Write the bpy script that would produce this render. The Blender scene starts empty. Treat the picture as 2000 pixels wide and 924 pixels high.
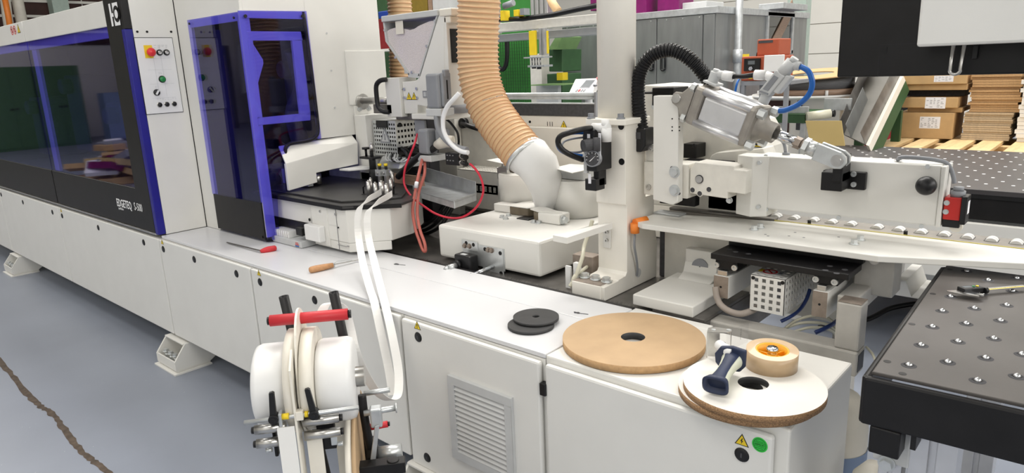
import bpy, bmesh, math, random
from mathutils import Vector, Matrix
random.seed(7)
SC = bpy.context.scene
COL = SC.collection

# ------------------------------------------------------------- camera
cam_data = bpy.data.cameras.new('camera')
cam = bpy.data.objects.new('camera', cam_data)
COL.objects.link(cam)
cam_data.sensor_fit = 'HORIZONTAL'
cam_data.sensor_width = 36.0
cam_data.lens = 1352.705 / 2000 * 36.0
cam_data.clip_start = 0.05
cam_data.clip_end = 200
CR, CU, CF = (0.747742, 0.662745, -0.040621), (-0.129515, 0.205580, 0.970032), (-0.651235, 0.720073, -0.239556)
m = Matrix.Identity(4)
for i in range(3):
    m[i][0] = CR[i]; m[i][1] = CU[i]; m[i][2] = -CF[i]
m[0][3], m[1][3], m[2][3] = 0.0, 0.0, 1.62
cam.matrix_world = m
SC.camera = cam

# ------------------------------------------------------------- world, lights, exposure
W = bpy.data.worlds.new('hall_ambient')
SC.world = W
W.use_nodes = True
W.node_tree.nodes['Background'].inputs[0].default_value = (0.86, 0.92, 1.0, 1)
W.node_tree.nodes['Background'].inputs[1].default_value = 0.9
SC.view_settings.view_transform = 'Standard'
SC.view_settings.look = 'None'
SC.view_settings.gamma = 1.0
SC.view_settings.use_curve_mapping = False
SC.view_settings.exposure = -0.5

def area(name, loc, sx, sy, power, rot=(0, 0, 0), col=(1, 1, 1)):
    d = bpy.data.lights.new(name, 'AREA')
    d.shape = 'RECTANGLE'; d.size = sx; d.size_y = sy; d.energy = power; d.color = col
    o = bpy.data.objects.new(name, d)
    o.location = loc; o.rotation_euler = rot
    COL.objects.link(o)
    return o
# roof lights of the hall (long skylight strips) and high daylight windows behind the photographer
for k, (lx, ly) in enumerate([(-1.0, -1.6), (-7.5, -1.6), (-4.5, 3.6), (-1.5, 6.5), (-8.0, 6.5), (-2.5, 12.5), (-15, 1.0), (-3.0, -5.5), (-10.0, -5.0)]):
    area('skylight_lamp', (lx, ly, 7.6), 4.6, 1.6, 170 if ly < 0 else 470, col=(1.0, 0.965, 0.915))
area('window_daylight', (1.5, -7.6, 4.6), 9.0, 3.0, 110, rot=(math.radians(68), 0, 0), col=(0.93, 0.96, 1.0))

area('window_daylight', (6.6, 2.5, 4.4), 4.0, 12.0, 900, rot=(0, math.radians(72), 0), col=(1.0, 0.985, 0.96))

# ------------------------------------------------------------- materials
MATS = {}
def mat(name, col, rough=0.5, metal=0.0, var=0.05, scale=14.0, bump=0.0, bscale=None, spec=0.5, coat=0.0, stretch=None):
    """procedural principled material: colour broken up by noise, optional fine relief"""
    mm = bpy.data.materials.new(name); mm.use_nodes = True
    nt = mm.node_tree; N = nt.nodes; L = nt.links
    b = N['Principled BSDF']
    b.inputs['Roughness'].default_value = rough
    b.inputs['Metallic'].default_value = metal
    b.inputs['Specular IOR Level'].default_value = spec
    b.inputs['Coat Weight'].default_value = coat
    tc = N.new('ShaderNodeTexCoord')
    src = tc.outputs['Object']
    if stretch:
        mp = N.new('ShaderNodeMapping'); mp.inputs['Scale'].default_value = stretch
        L.new(src, mp.inputs['Vector']); src = mp.outputs['Vector']
    nz = N.new('ShaderNodeTexNoise'); nz.inputs['Scale'].default_value = scale; nz.inputs['Detail'].default_value = 4
    L.new(src, nz.inputs['Vector'])
    rp = N.new('ShaderNodeValToRGB')
    c0 = [max(0, c * (1 - var)) for c in col]; c1 = [min(1, c * (1 + var)) for c in col]
    rp.color_ramp.elements[0].position = 0.3; rp.color_ramp.elements[0].color = (*c0, 1)
    rp.color_ramp.elements[1].position = 0.7; rp.color_ramp.elements[1].color = (*c1, 1)
    L.new(nz.outputs['Fac'], rp.inputs['Fac'])
    L.new(rp.outputs['Color'], b.inputs['Base Color'])
    if bump:
        n2 = N.new('ShaderNodeTexNoise'); n2.inputs['Scale'].default_value = bscale or scale * 8
        L.new(src, n2.inputs['Vector'])
        bp = N.new('ShaderNodeBump'); bp.inputs['Strength'].default_value = bump; bp.inputs['Distance'].default_value = 0.002
        L.new(n2.outputs['Fac'], bp.inputs['Height']); L.new(bp.outputs['Normal'], b.inputs['Normal'])
    MATS[name] = mm
    return mm

white = mat('painted_white_metal', (0.76, 0.75, 0.71), 0.42, var=0.025, scale=5)
white_tex = mat('powder_coated_white', (0.76, 0.755, 0.725), 0.45, var=0.02, scale=6, bump=0.08, bscale=700)
worktop_m = mat('white_worktop_metal', (0.68, 0.685, 0.70), 0.28, var=0.02, scale=4)
post_white = mat('bright_post_paint', (0.86, 0.83, 0.76), 0.45, var=0.03, scale=8)
dusty_grey = mat('dusty_grey_frame_paint', (0.50, 0.48, 0.44), 0.55, var=0.1, scale=14)
cream = mat('cream_paint', (0.78, 0.74, 0.65), 0.45, var=0.03)
offwhite = mat('off_white_cast_paint', (0.74, 0.72, 0.66), 0.5, var=0.05, scale=22, bump=0.1, bscale=300)
black = mat('black_paint', (0.010, 0.0095, 0.010), 0.40, var=0.2, spec=0.3)
black_plastic = mat('black_plastic', (0.011, 0.011, 0.012), 0.36, var=0.2, spec=0.35)
charcoal = mat('charcoal_band', (0.013, 0.012, 0.012), 0.42, var=0.15, spec=0.25)
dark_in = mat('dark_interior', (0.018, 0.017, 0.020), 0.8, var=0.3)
dark_grey = mat('dark_grey_brush', (0.06, 0.06, 0.065), 0.8, var=0.2, scale=60)
blue_trim = mat('blue_trim_paint', (0.006, 0.004, 0.22), 0.35, var=0.1)
steel = mat('brushed_steel', (0.55, 0.54, 0.52), 0.28, 1.0, var=0.1, scale=30)
zinc = mat('zinc_plated_steel', (0.62, 0.64, 0.64), 0.32, 0.7, var=0.08, scale=30)
galv = mat('galvanised_sheet', (0.50, 0.52, 0.53), 0.42, 0.55, var=0.14, scale=18)
booth_steel = mat('weathered_galvanised_panel', (0.27, 0.28, 0.28), 0.40, 0.6, var=0.12, scale=3, stretch=(3, 3, 0.6))
alu = mat('anodised_aluminium', (0.70, 0.70, 0.71), 0.35, 0.85, var=0.05, scale=20)
alu_cast = mat('cast_aluminium', (0.36, 0.335, 0.30), 0.5, 0.6, var=0.12, scale=25)
brownsteel = mat('machined_raw_steel', (0.30, 0.25, 0.21), 0.5, 0.5, var=0.2, scale=30)
bed_steel = mat('oily_machine_bed_steel', (0.17, 0.16, 0.15), 0.35, 0.5, var=0.35, scale=9)
red = mat('red_sleeve', (0.58, 0.025, 0.035), 0.45, var=0.08)
red_box = mat('red_switch_body', (0.55, 0.02, 0.015), 0.4, var=0.06)
estop_red = mat('red_button', (0.75, 0.03, 0.04), 0.35, var=0.04)
green_btn = mat('green_button', (0.01, 0.22, 0.05), 0.35, var=0.05)
yellow = mat('warning_yellow', (0.85, 0.62, 0.02), 0.5, var=0.03)
orange = mat('orange_connector', (0.85, 0.24, 0.03), 0.45, var=0.05)
grey_pl = mat('grey_connector_plastic', (0.25, 0.26, 0.28), 0.5, var=0.06)
light_grey = mat('light_grey_plastic', (0.55, 0.56, 0.56), 0.45, var=0.04)
hose_beige = mat('beige_spiral_hose', (0.72, 0.49, 0.27), 0.42, var=0.06, scale=20, coat=0.2)
hose_wire = mat('copper_coloured_hose_wire', (0.60, 0.33, 0.17), 0.4, var=0.1)
mdf = mat('mdf_board', (0.49, 0.335, 0.19), 0.65, var=0.08, scale=9, bump=0.1, bscale=500)
pale_board = mat('pale_board_edge', (0.50, 0.39, 0.26), 0.8, var=0.12, scale=60)
mdf_edge = mat('mdf_edge', (0.50, 0.31, 0.15), 0.8, var=0.12, scale=80)
def chip_mat():
    mm = mat('chipboard_edge', (0.34, 0.20, 0.10), 0.85, var=0.5, scale=260, bump=0.5, bscale=300, stretch=(1, 1, 2.0))
    return mm
chip = chip_mat()
melamine = mat('white_melamine', (0.82, 0.80, 0.75), 0.4, var=0.02)
strip_brown = mat('brown_grey_strip', (0.24, 0.22, 0.195), 0.5, var=0.12, scale=20)
mustard = mat('dark_mustard_panel', (0.22, 0.15, 0.015), 0.5, var=0.1)
rubber = mat('black_rubber_disc', (0.030, 0.030, 0.031), 0.55, var=0.2, scale=20)
white_pl = mat('milky_white_plastic', (0.80, 0.80, 0.79), 0.35, var=0.02)
band_white = mat('white_edge_banding', (0.86, 0.85, 0.82), 0.4, var=0.01)
band_cream = mat('cream_edge_banding', (0.80, 0.76, 0.67), 0.45, var=0.02)
wood_handle = mat('beech_wood', (0.52, 0.27, 0.12), 0.5, var=0.12, scale=12, stretch=(1, 6, 6))
navy = mat('navy_rubber_grip', (0.015, 0.025, 0.065), 0.5, var=0.1)
palegreen = mat('pale_green_grip', (0.66, 0.68, 0.55), 0.5, var=0.04)
tape_tan = mat('tan_packing_tape', (0.56, 0.40, 0.24), 0.38, var=0.05, scale=30, coat=0.2)
core_yellow = mat('yellow_plastic_core', (0.88, 0.42, 0.02), 0.4, var=0.04)
chrome = mat('chrome', (0.62, 0.63, 0.65), 0.10, 1.0, var=0.04)
phenol = mat('dark_phenolic_top', (0.070, 0.063, 0.058), 0.42, var=0.16, scale=6, bump=0.05, bscale=400)
feed_black = mat('dark_feed_plate', (0.035, 0.034, 0.034), 0.38, var=0.2, scale=8)
airtop = mat('air_table_black_top', (0.050, 0.046, 0.048), 0.40, var=0.15, scale=5)
blue_tube_m = mat('blue_air_tube', (0.01, 0.12, 0.45), 0.35, var=0.05)
navy_tube = mat('dark_blue_tube', (0.01, 0.03, 0.14), 0.4, var=0.05)
red_tube_m = mat('red_cable', (0.62, 0.02, 0.05), 0.4, var=0.05)
pink_tube = mat('salmon_red_hose', (0.50, 0.13, 0.10), 0.5, var=0.08)
white_tube = mat('white_hose', (0.80, 0.81, 0.83), 0.4, var=0.02)
clear_tube = mat('yellowed_clear_tube', (0.62, 0.60, 0.48), 0.3, var=0.05)
brown_hose = mat('grey_brown_conduit', (0.36, 0.31, 0.27), 0.6, var=0.12)
paper = mat('white_paper', (0.82, 0.82, 0.86), 0.7, var=0.02)
ink = mat('black_ink', (0.012, 0.012, 0.012), 0.6, var=0.1)
white_ink = mat('white_print', (0.85, 0.85, 0.85), 0.6, var=0.01)
grey_ink = mat('grey_print', (0.25, 0.25, 0.26), 0.6, var=0.05)
red_ink = mat('red_print', (0.62, 0.02, 0.02), 0.6, var=0.05)
green_ink = mat('green_sticker', (0.02, 0.55, 0.05), 0.5, var=0.04)
green_mach = mat('bright_green_paint', (0.035, 0.21, 0.035), 0.5, var=0.06)
dgreen = mat('dark_green_paint', (0.030, 0.085, 0.030), 0.5, var=0.08)
pgreen = mat('pale_green_paint', (0.20, 0.34, 0.13), 0.5, var=0.06)
locker_green = mat('locker_green_paint', (0.045, 0.12, 0.045), 0.5, var=0.06)
post_green = mat('pale_grey_green_steel', (0.42, 0.52, 0.46), 0.5, var=0.05)
cardboard = mat('corrugated_cardboard', (0.52, 0.34, 0.16), 0.75, var=0.08, scale=10, bump=0.25, bscale=160)
cardtan = mat('tan_cardboard', (0.56, 0.42, 0.17), 0.7, var=0.04, scale=5)
pine = mat('pine_board', (0.66, 0.47, 0.24), 0.65, var=0.15, scale=5, stretch=(9, 1, 9))
device_red = mat('rust_red_device_paint', (0.42, 0.085, 0.035), 0.5, var=0.06)
dark_red = mat('dark_red_paint', (0.25, 0.015, 0.018), 0.5, var=0.1)
magenta = mat('magenta_film', (0.17, 0.006, 0.10), 0.4, var=0.15)
maroon = mat('dark_maroon_panel', (0.055, 0.022, 0.018), 0.7, var=0.3, scale=3)
blue_pl = mat('blue_plastic_bin', (0.01, 0.05, 0.32), 0.4, var=0.06)
screen = mat('grey_screen', (0.12, 0.135, 0.145), 0.6, var=0.1)
hall_white = mat('hall_wall_panel', (0.80, 0.78, 0.72), 0.6, var=0.02, scale=2)
pellet_m = mat('white_glue_pellets', (0.86, 0.80, 0.78), 0.6, var=0.16, scale=230, bump=0.3, bscale=300)
amber = mat('smoked_clear_plastic', (0.15, 0.12, 0.08), 0.25, var=0.2)
spool_grey = mat('grey_edge_band_roll', (0.16, 0.165, 0.175), 0.5, var=0.25, scale=60, stretch=(0.2, 0.2, 6))
spool_brown = mat('brown_edge_band_roll', (0.30, 0.20, 0.14), 0.5, var=0.3, scale=60, stretch=(0.2, 0.2, 6))
blue_box = mat('grey_blue_paint', (0.22, 0.30, 0.46), 0.5, var=0.06)

def glass_tint(name, tint, gloss=1.0, rough=0.03, ior=1.5):
    mm = bpy.data.materials.new(name); mm.use_nodes = True
    nt = mm.node_tree; N = nt.nodes; L = nt.links
    out = N['Material Output']; N.remove(N['Principled BSDF'])
    tr = N.new('ShaderNodeBsdfTransparent')
    tc = N.new('ShaderNodeTexCoord'); nz = N.new('ShaderNodeTexNoise'); nz.inputs['Scale'].default_value = 2.0
    L.new(tc.outputs['Object'], nz.inputs['Vector'])
    ge = N.new('ShaderNodeNewGeometry'); im = N.new('ShaderNodeMix'); im.inputs['A'].default_value = ior; im.inputs['B'].default_value = 1 / ior
    L.new(ge.outputs['Backfacing'], im.inputs['Factor'])      # same index seen from both faces of the thin sheet
    rp = N.new('ShaderNodeValToRGB')
    rp.color_ramp.elements[0].color = (*[c * 0.96 for c in tint], 1); rp.color_ramp.elements[1].color = (*[min(1, c * 1.04) for c in tint], 1)
    L.new(nz.outputs['Fac'], rp.inputs['Fac']); L.new(rp.outputs['Color'], tr.inputs['Color'])
    gl = N.new('ShaderNodeBsdfGlossy'); gl.inputs['Roughness'].default_value = rough
    fr = N.new('ShaderNodeFresnel'); L.new(im.outputs['Result'], fr.inputs['IOR'])
    mx = N.new('ShaderNodeMixShader')
    mu = N.new('ShaderNodeMath'); mu.operation = 'MULTIPLY'; mu.inputs[1].default_value = gloss; mu.use_clamp = True
    L.new(fr.outputs['Fac'], mu.inputs[0])
    L.new(mu.outputs[0], mx.inputs['Fac']); L.new(tr.outputs[0], mx.inputs[1]); L.new(gl.outputs[0], mx.inputs[2])
    L.new(mx.outputs[0], out.inputs['Surface'])
    return mm
violet_glass = glass_tint('violet_tinted_acrylic', (0.60, 0.585, 0.985), 0.95)
clear_glass = glass_tint('clear_acrylic', (0.97, 0.965, 0.97), 0.6)
booth_glass = glass_tint('dark_booth_glass', (0.30, 0.32, 0.32), 1.6)

def floor_material():
    mm = mat('grey_painted_floor', (0.25, 0.275, 0.33), 0.38, var=0.07, scale=1.3, bump=0.05, bscale=120)
    nt = mm.node_tree; N = nt.nodes; L = nt.links
    b = N['Principled BSDF']; old = b.inputs['Base Color'].links[0].from_socket
    tc = N.new('ShaderNodeTexCoord')
    vo = N.new('ShaderNodeTexVoronoi'); vo.inputs['Scale'].default_value = 22
    L.new(tc.outputs['Object'], vo.inputs['Vector'])
    lt = N.new('ShaderNodeMath'); lt.operation = 'LESS_THAN'; lt.inputs[1].default_value = 0.045
    L.new(vo.outputs['Distance'], lt.inputs[0])
    n2 = N.new('ShaderNodeTexNoise'); n2.inputs['Scale'].default_value = 2.2
    L.new(tc.outputs['Object'], n2.inputs['Vector'])
    gt = N.new('ShaderNodeMath'); gt.operation = 'GREATER_THAN'; gt.inputs[1].default_value = 0.52
    L.new(n2.outputs['Fac'], gt.inputs[0])
    mu = N.new('ShaderNodeMath'); mu.operation = 'MULTIPLY'
    L.new(lt.outputs[0], mu.inputs[0]); L.new(gt.outputs[0], mu.inputs[1])
    mx = N.new('ShaderNodeMixRGB'); mx.inputs['Color2'].default_value = (0.48, 0.5, 0.5, 1)
    L.new(mu.outputs[0], mx.inputs['Fac']); L.new(old, mx.inputs['Color1'])
    L.new(mx.outputs['Color'], b.inputs['Base Color'])
    return mm
floor_m = floor_material()
joint_m = mat('brown_floor_joint', (0.085, 0.062, 0.045), 0.85, var=0.4, scale=30, bump=0.4)

# ------------------------------------------------------------- mesh builder
class G:
    def __init__(s):
        s.v = []; s.f = []; s.sm = []; s.mi = []; s.M = None; s.m = 0
    def add(s, vs, fs, smooth=False):
        o = len(s.v)
        for p in vs:
            p = Vector(p)
            s.v.append(s.M @ p if s.M is not None else p)
        for f in fs:
            s.f.append([i + o for i in f]); s.sm.append(smooth); s.mi.append(s.m)
        return s
    def box(s, x0, x1, y0, y1, z0, z1):
        vs = [(x0, y0, z0), (x1, y0, z0), (x1, y1, z0), (x0, y1, z0), (x0, y0, z1), (x1, y0, z1), (x1, y1, z1), (x0, y1, z1)]
        return s.add(vs, [(0, 3, 2, 1), (4, 5, 6, 7), (0, 1, 5, 4), (1, 2, 6, 5), (2, 3, 7, 6), (3, 0, 4, 7)])
    def hexa(s, bottom, top):
        n = len(bottom); vs = list(bottom) + list(top)
        fs = [tuple(range(n))[::-1], tuple(range(n, 2 * n))] + [(i, (i + 1) % n, n + (i + 1) % n, n + i) for i in range(n)]
        return s.add(vs, fs)
    def prism(s, pts, axis, a, b):
        """polygon given in the two other axes (in x,y,z order), extruded along axis from a to b"""
        def P(p, t):
            return {'x': (t, p[0], p[1]), 'y': (p[0], t, p[1]), 'z': (p[0], p[1], t)}[axis]
        return s.hexa([P(p, a) for p in pts], [P(p, b) for p in pts])
    def cyl(s, p0, p1, r, r2=None, n=20, cap=True, smooth=True):
        p0 = Vector(p0); p1 = Vector(p1); r2 = r if r2 is None else r2
        d = (p1 - p0).normalized()
        u = d.orthogonal().normalized(); w = d.cross(u)
        ang = [2 * math.pi * i / n for i in range(n)]
        A = [p0 + (u * math.cos(t) + w * math.sin(t)) * r for t in ang]
        B = [p1 + (u * math.cos(t) + w * math.sin(t)) * r2 for t in ang]
        s.add(A + B, [(i, (i + 1) % n, n + (i + 1) % n, n + i) for i in range(n)], smooth)
        if cap:
            s.add(A, [tuple(range(n))[::-1]]); s.add(B, [tuple(range(n))])
        return s
    def lathe(s, prof, p0, d=(0, 0, 1), n=32, smooth=True, closed=False, ref=None):
        """prof: (radius, height along d) pairs"""
        p0 = Vector(p0); d = Vector(d).normalized()
        u = (Vector(ref) if ref else d.orthogonal()).normalized(); w = d.cross(u)
        vs = []
        for r, h in prof:
            for i in range(n):
                t = 2 * math.pi * i / n
                vs.append(p0 + d * h + (u * math.cos(t) + w * math.sin(t)) * r)
        k = len(prof); fs = []
        for j in range(k if closed else k - 1):
            j2 = (j + 1) % k
            for i in range(n):
                fs.append((j * n + i, j * n + (i + 1) % n, j2 * n + (i + 1) % n, j2 * n + i))
        return s.add(vs, fs, smooth)
    def ring(s, p0, d, ri, ro, h, n=40):
        p0 = Vector(p0)
        s.lathe([(ro, 0), (ro, h)], p0, d, n, True)
        s.lathe([(ri, h), (ri, 0)], p0, d, n, True)
        s.lathe([(ro, h), (ri, h)], p0, d, n, False)
        s.lathe([(ri, 0), (ro, 0)], p0, d, n, False)
        return s
    def tube(s, path, r, n=10, cap=True, smooth=True):
        P = [Vector(p) for p in path]; k = len(P)
        rr = r if isinstance(r, (list, tuple)) else [r] * k
        T = []
        for i in range(k):
            T.append((P[min(i + 1, k - 1)] - P[max(i - 1, 0)]).normalized())
        u = T[0].orthogonal().normalized(); vs = []
        for i in range(k):
            u = (u - T[i] * u.dot(T[i]))
            u = u.normalized() if u.length > 1e-6 else T[i].orthogonal().normalized()
            w = T[i].cross(u)
            for j in range(n):
                t = 2 * math.pi * j / n
                vs.append(P[i] + (u * math.cos(t) + w * math.sin(t)) * rr[i])
        fs = [(i * n + j, i * n + (j + 1) % n, (i + 1) * n + (j + 1) % n, (i + 1) * n + j) for i in range(k - 1) for j in range(n)]
        s.add(vs, fs, smooth)
        if cap:
            s.add(vs[:n], [tuple(range(n))[::-1]]); s.add(vs[-n:], [tuple(range(n))])
        return s
    def sphere(s, c, r, n=16, k=10, sq=(1, 1, 1)):
        c = Vector(c)
        prof = [(r * math.sin(math.pi * i / k), -r * math.cos(math.pi * i / k)) for i in range(k + 1)]
        vs = []
        for a, h in prof:
            for i in range(n):
                t = 2 * math.pi * i / n
                vs.append(c + Vector((a * math.cos(t) * sq[0], a * math.sin(t) * sq[1], h * sq[2])))
        return s.add(vs, [(j * n + i, j * n + (i + 1) % n, (j + 1) * n + (i + 1) % n, (j + 1) * n + i) for j in range(k) for i in range(n)], True)
    def ribbon(s, path, widths, th=0.001):
        """flat strip: path points are the centre line, widths the half-width vectors"""
        P = [Vector(p) for p in path]; Wd = [Vector(w) for w in widths]; k = len(P)
        vs = []
        for i in range(k):
            t = (P[min(i + 1, k - 1)] - P[max(i - 1, 0)]).normalized()
            nn = t.cross(Wd[i]).normalized() * (th / 2)
            vs += [P[i] - Wd[i] - nn, P[i] + Wd[i] - nn, P[i] + Wd[i] + nn, P[i] - Wd[i] + nn]
        fs = []
        for i in range(k - 1):
            a = i * 4; b = a + 4
            for j in range(4):
                fs.append((a + j, a + (j + 1) % 4, b + (j + 1) % 4, b + j))
        s.add(vs, fs, False)
        s.add(vs[:4], [(3, 2, 1, 0)]); s.add(vs[-4:], [(0, 1, 2, 3)])
        return s
    def hexbolt(s, p, d, r, h, washer=True):
        p = Vector(p); d = Vector(d).normalized()
        if washer:
            s.cyl(p, p + d * h * 0.25, r * 1.35, n=18)
        s.cyl(p + d * h * 0.25, p + d * h, r, n=6, smooth=False)
        return s
    def socket(s, p, d, r, h):
        """socket-head screw with a recessed hexagon"""
        p = Vector(p); d = Vector(d).normalized()
        s.lathe([(r, 0), (r, h), (r * 0.55, h), (r * 0.5, h * 0.4), (0.0001, h * 0.4)], p, d, 14, False)
        return s

def smooth_path(pts, sub=6):
    """Catmull-Rom through the points"""
    P = [Vector(p) for p in pts]; out = []
    for i in range(len(P) - 1):
        p0 = P[max(i - 1, 0)]; p1 = P[i]; p2 = P[i + 1]; p3 = P[min(i + 2, len(P) - 1)]
        for k in range(sub):
            t = k / sub
            out.append(0.5 * ((2 * p1) + (p2 - p0) * t + (2 * p0 - 5 * p1 + 4 * p2 - p3) * t * t + (3 * p1 - p0 - 3 * p2 + p3) * t ** 3))
    out.append(P[-1])
    return out

def frame(o, right, up):
    r = Vector(right).normalized(); u = Vector(up).normalized(); n = r.cross(u).normalized(); u = n.cross(r)
    mm = Matrix.Identity(4)
    for i in range(3):
        mm[i][0] = r[i]; mm[i][1] = u[i]; mm[i][2] = n[i]; mm[i][3] = o[i]
    return mm
def front(o): return frame(o, (1, 0, 0), (0, 0, 1))     # faces -Y
def side(o): return frame(o, (0, 1, 0), (0, 0, 1))      # faces +X

def gloc(o):
    p = Vector((0, 0, 0))
    while o is not None:
        p += o.location; o = o.parent
    return p
def build(name, g, mats, parent=None, bevel=0.0, label=None, kind=None):
    me = bpy.data.meshes.new(name)
    n = len(g.v)
    c = Vector((0, 0, 0))
    if n:
        lo = Vector([min(p[i] for p in g.v) for i in range(3)]); hi = Vector([max(p[i] for p in g.v) for i in range(3)])
        c = (lo + hi) / 2
    me.from_pydata([p - c for p in g.v], [], g.f)
    for p, s, k in zip(me.polygons, g.sm, g.mi):
        p.use_smooth = s; p.material_index = k
    for mm in (mats if isinstance(mats, (list, tuple)) else [mats]):
        me.materials.append(mm)
    bm = bmesh.new(); bm.from_mesh(me)
    bmesh.ops.remove_doubles(bm, verts=bm.verts, dist=1e-6)
    bmesh.ops.recalc_face_normals(bm, faces=bm.faces)
    bm.to_mesh(me); bm.free()
    o = bpy.data.objects.new(name, me); COL.objects.link(o)
    if parent is not None:
        o.parent = parent; o.location = c - gloc(parent)
    else:
        o.location = c
    if bevel:
        b = o.modifiers.new('edge_bevel', 'BEVEL'); b.width = bevel; b.segments = 2; b.limit_method = 'ANGLE'; b.angle_limit = math.radians(40)
    if label: o['label'] = label
    if kind: o['kind'] = kind
    return o
def tag(o, label, cat, group=None):
    o['label'] = label; o['category'] = cat
    if group: o['group'] = group
    return o
def thing(name, label, cat, loc, group=None):
    o = bpy.data.objects.new(name, None); o.empty_display_size = 0.05; COL.objects.link(o); o.location = loc
    return tag(o, label, cat, group)
def solo(name, g, mats, label, cat, group=None, bevel=0.0):
    return tag(build(name, g, mats, None, bevel), label, cat, group)
def copy_tree(o, parent=None):
    c = o.copy(); COL.objects.link(c); c.parent = parent
    for ch in list(o.children): copy_tree(ch, c)
    return c

def text(body, M, size, mm, parent, name='lettering', align='LEFT', bold=0.0):
    cu = bpy.data.curves.new(name, 'FONT'); cu.body = body; cu.size = size; cu.align_x = align; cu.extrude = 0.0004; cu.offset = bold
    cu.resolution_u = 2
    t = bpy.data.objects.new(name, cu); COL.objects.link(t)
    dg = bpy.context.evaluated_depsgraph_get()
    me = bpy.data.meshes.new_from_object(t.evaluated_get(dg))
    bpy.data.objects.remove(t); bpy.data.curves.remove(cu)
    me.transform(M)
    c = Vector((0, 0, 0))
    if len(me.vertices):
        lo = Vector([min(v.co[i] for v in me.vertices) for i in range(3)]); hi = Vector([max(v.co[i] for v in me.vertices) for i in range(3)])
        c = (lo + hi) / 2
        me.transform(Matrix.Translation(-c))
    me.materials.clear(); me.materials.append(mm); me.name = name
    o = bpy.data.objects.new(name, me); COL.objects.link(o); o.parent = parent; o.location = c - gloc(parent)
    return o

def warn(parent, M, s, sign='!'):
    """triangular warning sticker, side length s, drawn in the local plane of M"""
    g = G(); g.M = M; h = s * 0.866
    tri = lambda k, w0, w1: g.prism([(-s / 2 * k, -h / 3 * k), (s / 2 * k, -h / 3 * k), (0, h * 2 / 3 * k)], 'z', w0, w1)
    g.m = 0; tri(1.0, 0.0, 0.0006)
    g.m = 1; tri(0.80, 0.0006, 0.0010)
    g.m = 0
    if sign == '!':
        g.prism([(-s * .045, -.02 * s), (s * .045, -.02 * s), (s * .06, .26 * s), (-s * .06, .26 * s)], 'z', 0.0010, 0.0014)
        g.box(-s * .05, s * .05, -s * .17, -s * .08, 0.0010, 0.0014)
    elif sign == 'hand':
        g.prism([(-.18 * s, -.15 * s), (.16 * s, -.17 * s), (.2 * s, -.08 * s), (0, .02 * s), (-.1 * s, .08 * s)], 'z', 0.0010, 0.0014)
        g.box(-.08 * s, 0, .02 * s, .2 * s, 0.0010, 0.0014)
    else:
        g.prism([(.02 * s, .26 * s), (-.1 * s, .02 * s), (-.01 * s, .02 * s), (-.05 * s, -.2 * s), (.1 * s, .07 * s), (.01 * s, .07 * s), (.07 * s, .26 * s)], 'z', 0.0010, 0.0014)
    return build('warning_sticker', g, [ink, yellow], parent)
def lines(g, M, w, h, rows, cols, seed, fill=0.8):
    """rows of small printed dashes standing for fine print"""
    rnd = random.Random(seed); g.M = M
    for r in range(rows):
        y = h - (r + 0.5) * h / rows
        for c in range(cols):
            if rnd.random() < fill:
                x = c * w / cols; ww = w / cols * rnd.uniform(0.35, 0.8)
                g.box(x, x + ww, y - h / rows * 0.16, y + h / rows * 0.16, 0.0, 0.0004)
    return g

def bolt(parent, p, d, r, h, mm=None, kind='hex', name='bolt'):
    g = G()
    (g.hexbolt if kind == 'hex' else g.socket)(p, d, r, h)
    return build(name, g, mm or zinc, parent)

# ============================================================= SETTING
def struct(name, g, mm, bevel=0.0):
    o = build(name, g, mm, None, bevel); o['kind'] = 'structure'; return o
g = G(); g.box(-24.2, 7, -9, 17.2, -0.1, 0.0); floor = struct('floor', g, floor_m)
# cracked joint in the floor paint
jp = [(-5.8938, 0.839, 0), (-4.9744, 0.8134, 0), (-4.2073, 0.7841, 0), (-3.8783, 0.7978, 0), (-3.4091, 0.7677, 0), (-3.0884, 0.7795, 0), (-2.5465, 0.7527, 0)]
g = G(); rnd = random.Random(3); J = smooth_path(jp, 14)
L_, R_ = [], []
for i, p in enumerate(J):
    t = (J[min(i + 1, len(J) - 1)] - J[max(0, i - 1)]).normalized(); nn = Vector((-t.y, t.x, 0))
    L_.append(p + nn * (0.011 + rnd.uniform(-.003, .008)) + Vector((0, 0, 0.0008)))
    R_.append(p - nn * (0.011 + rnd.uniform(-.003, .008)) + Vector((0, 0, 0.0008)))
n_ = len(J)
g.add(L_ + R_, [(i, i + 1, n_ + i + 1, n_ + i) for i in range(n_ - 1)])
build('expansion_joint', g, joint_m, floor)
g = G(); g.box(-24.2, 7, -9, 17.2, 8.0, 8.15); struct('ceiling', g, hall_white)
g = G(); g.box(-24.2, 7, 17, 17.2, 0, 8); wb = struct('wall_back', g, hall_white)
# sandwich panels of the back wall, with recessed joints between them
pz = [-0.0, 0.27, 0.93, 1.595, 2.255, 2.92, 3.58, 4.25]
for k in range(len(pz) - 1):
    g = G(); g.box(-9.5, 1.0, 16.95, 17.0, pz[k] + 0.008, pz[k + 1] - 0.008); build('wall_panel', g, hall_white, wb, 0.004)
g = G(); g.box(-24.2, 7, -9.2, -9.0, 0, 8); struct('wall_front', g, hall_white)
g = G(); g.box(7, 7.2, -9, 17, 0, 8); struct('wall_right', g, hall_white)
g = G(); g.box(-24.4, -24.2, -9, 17, 0, 8); struct('wall_left', g, hall_white)
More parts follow.
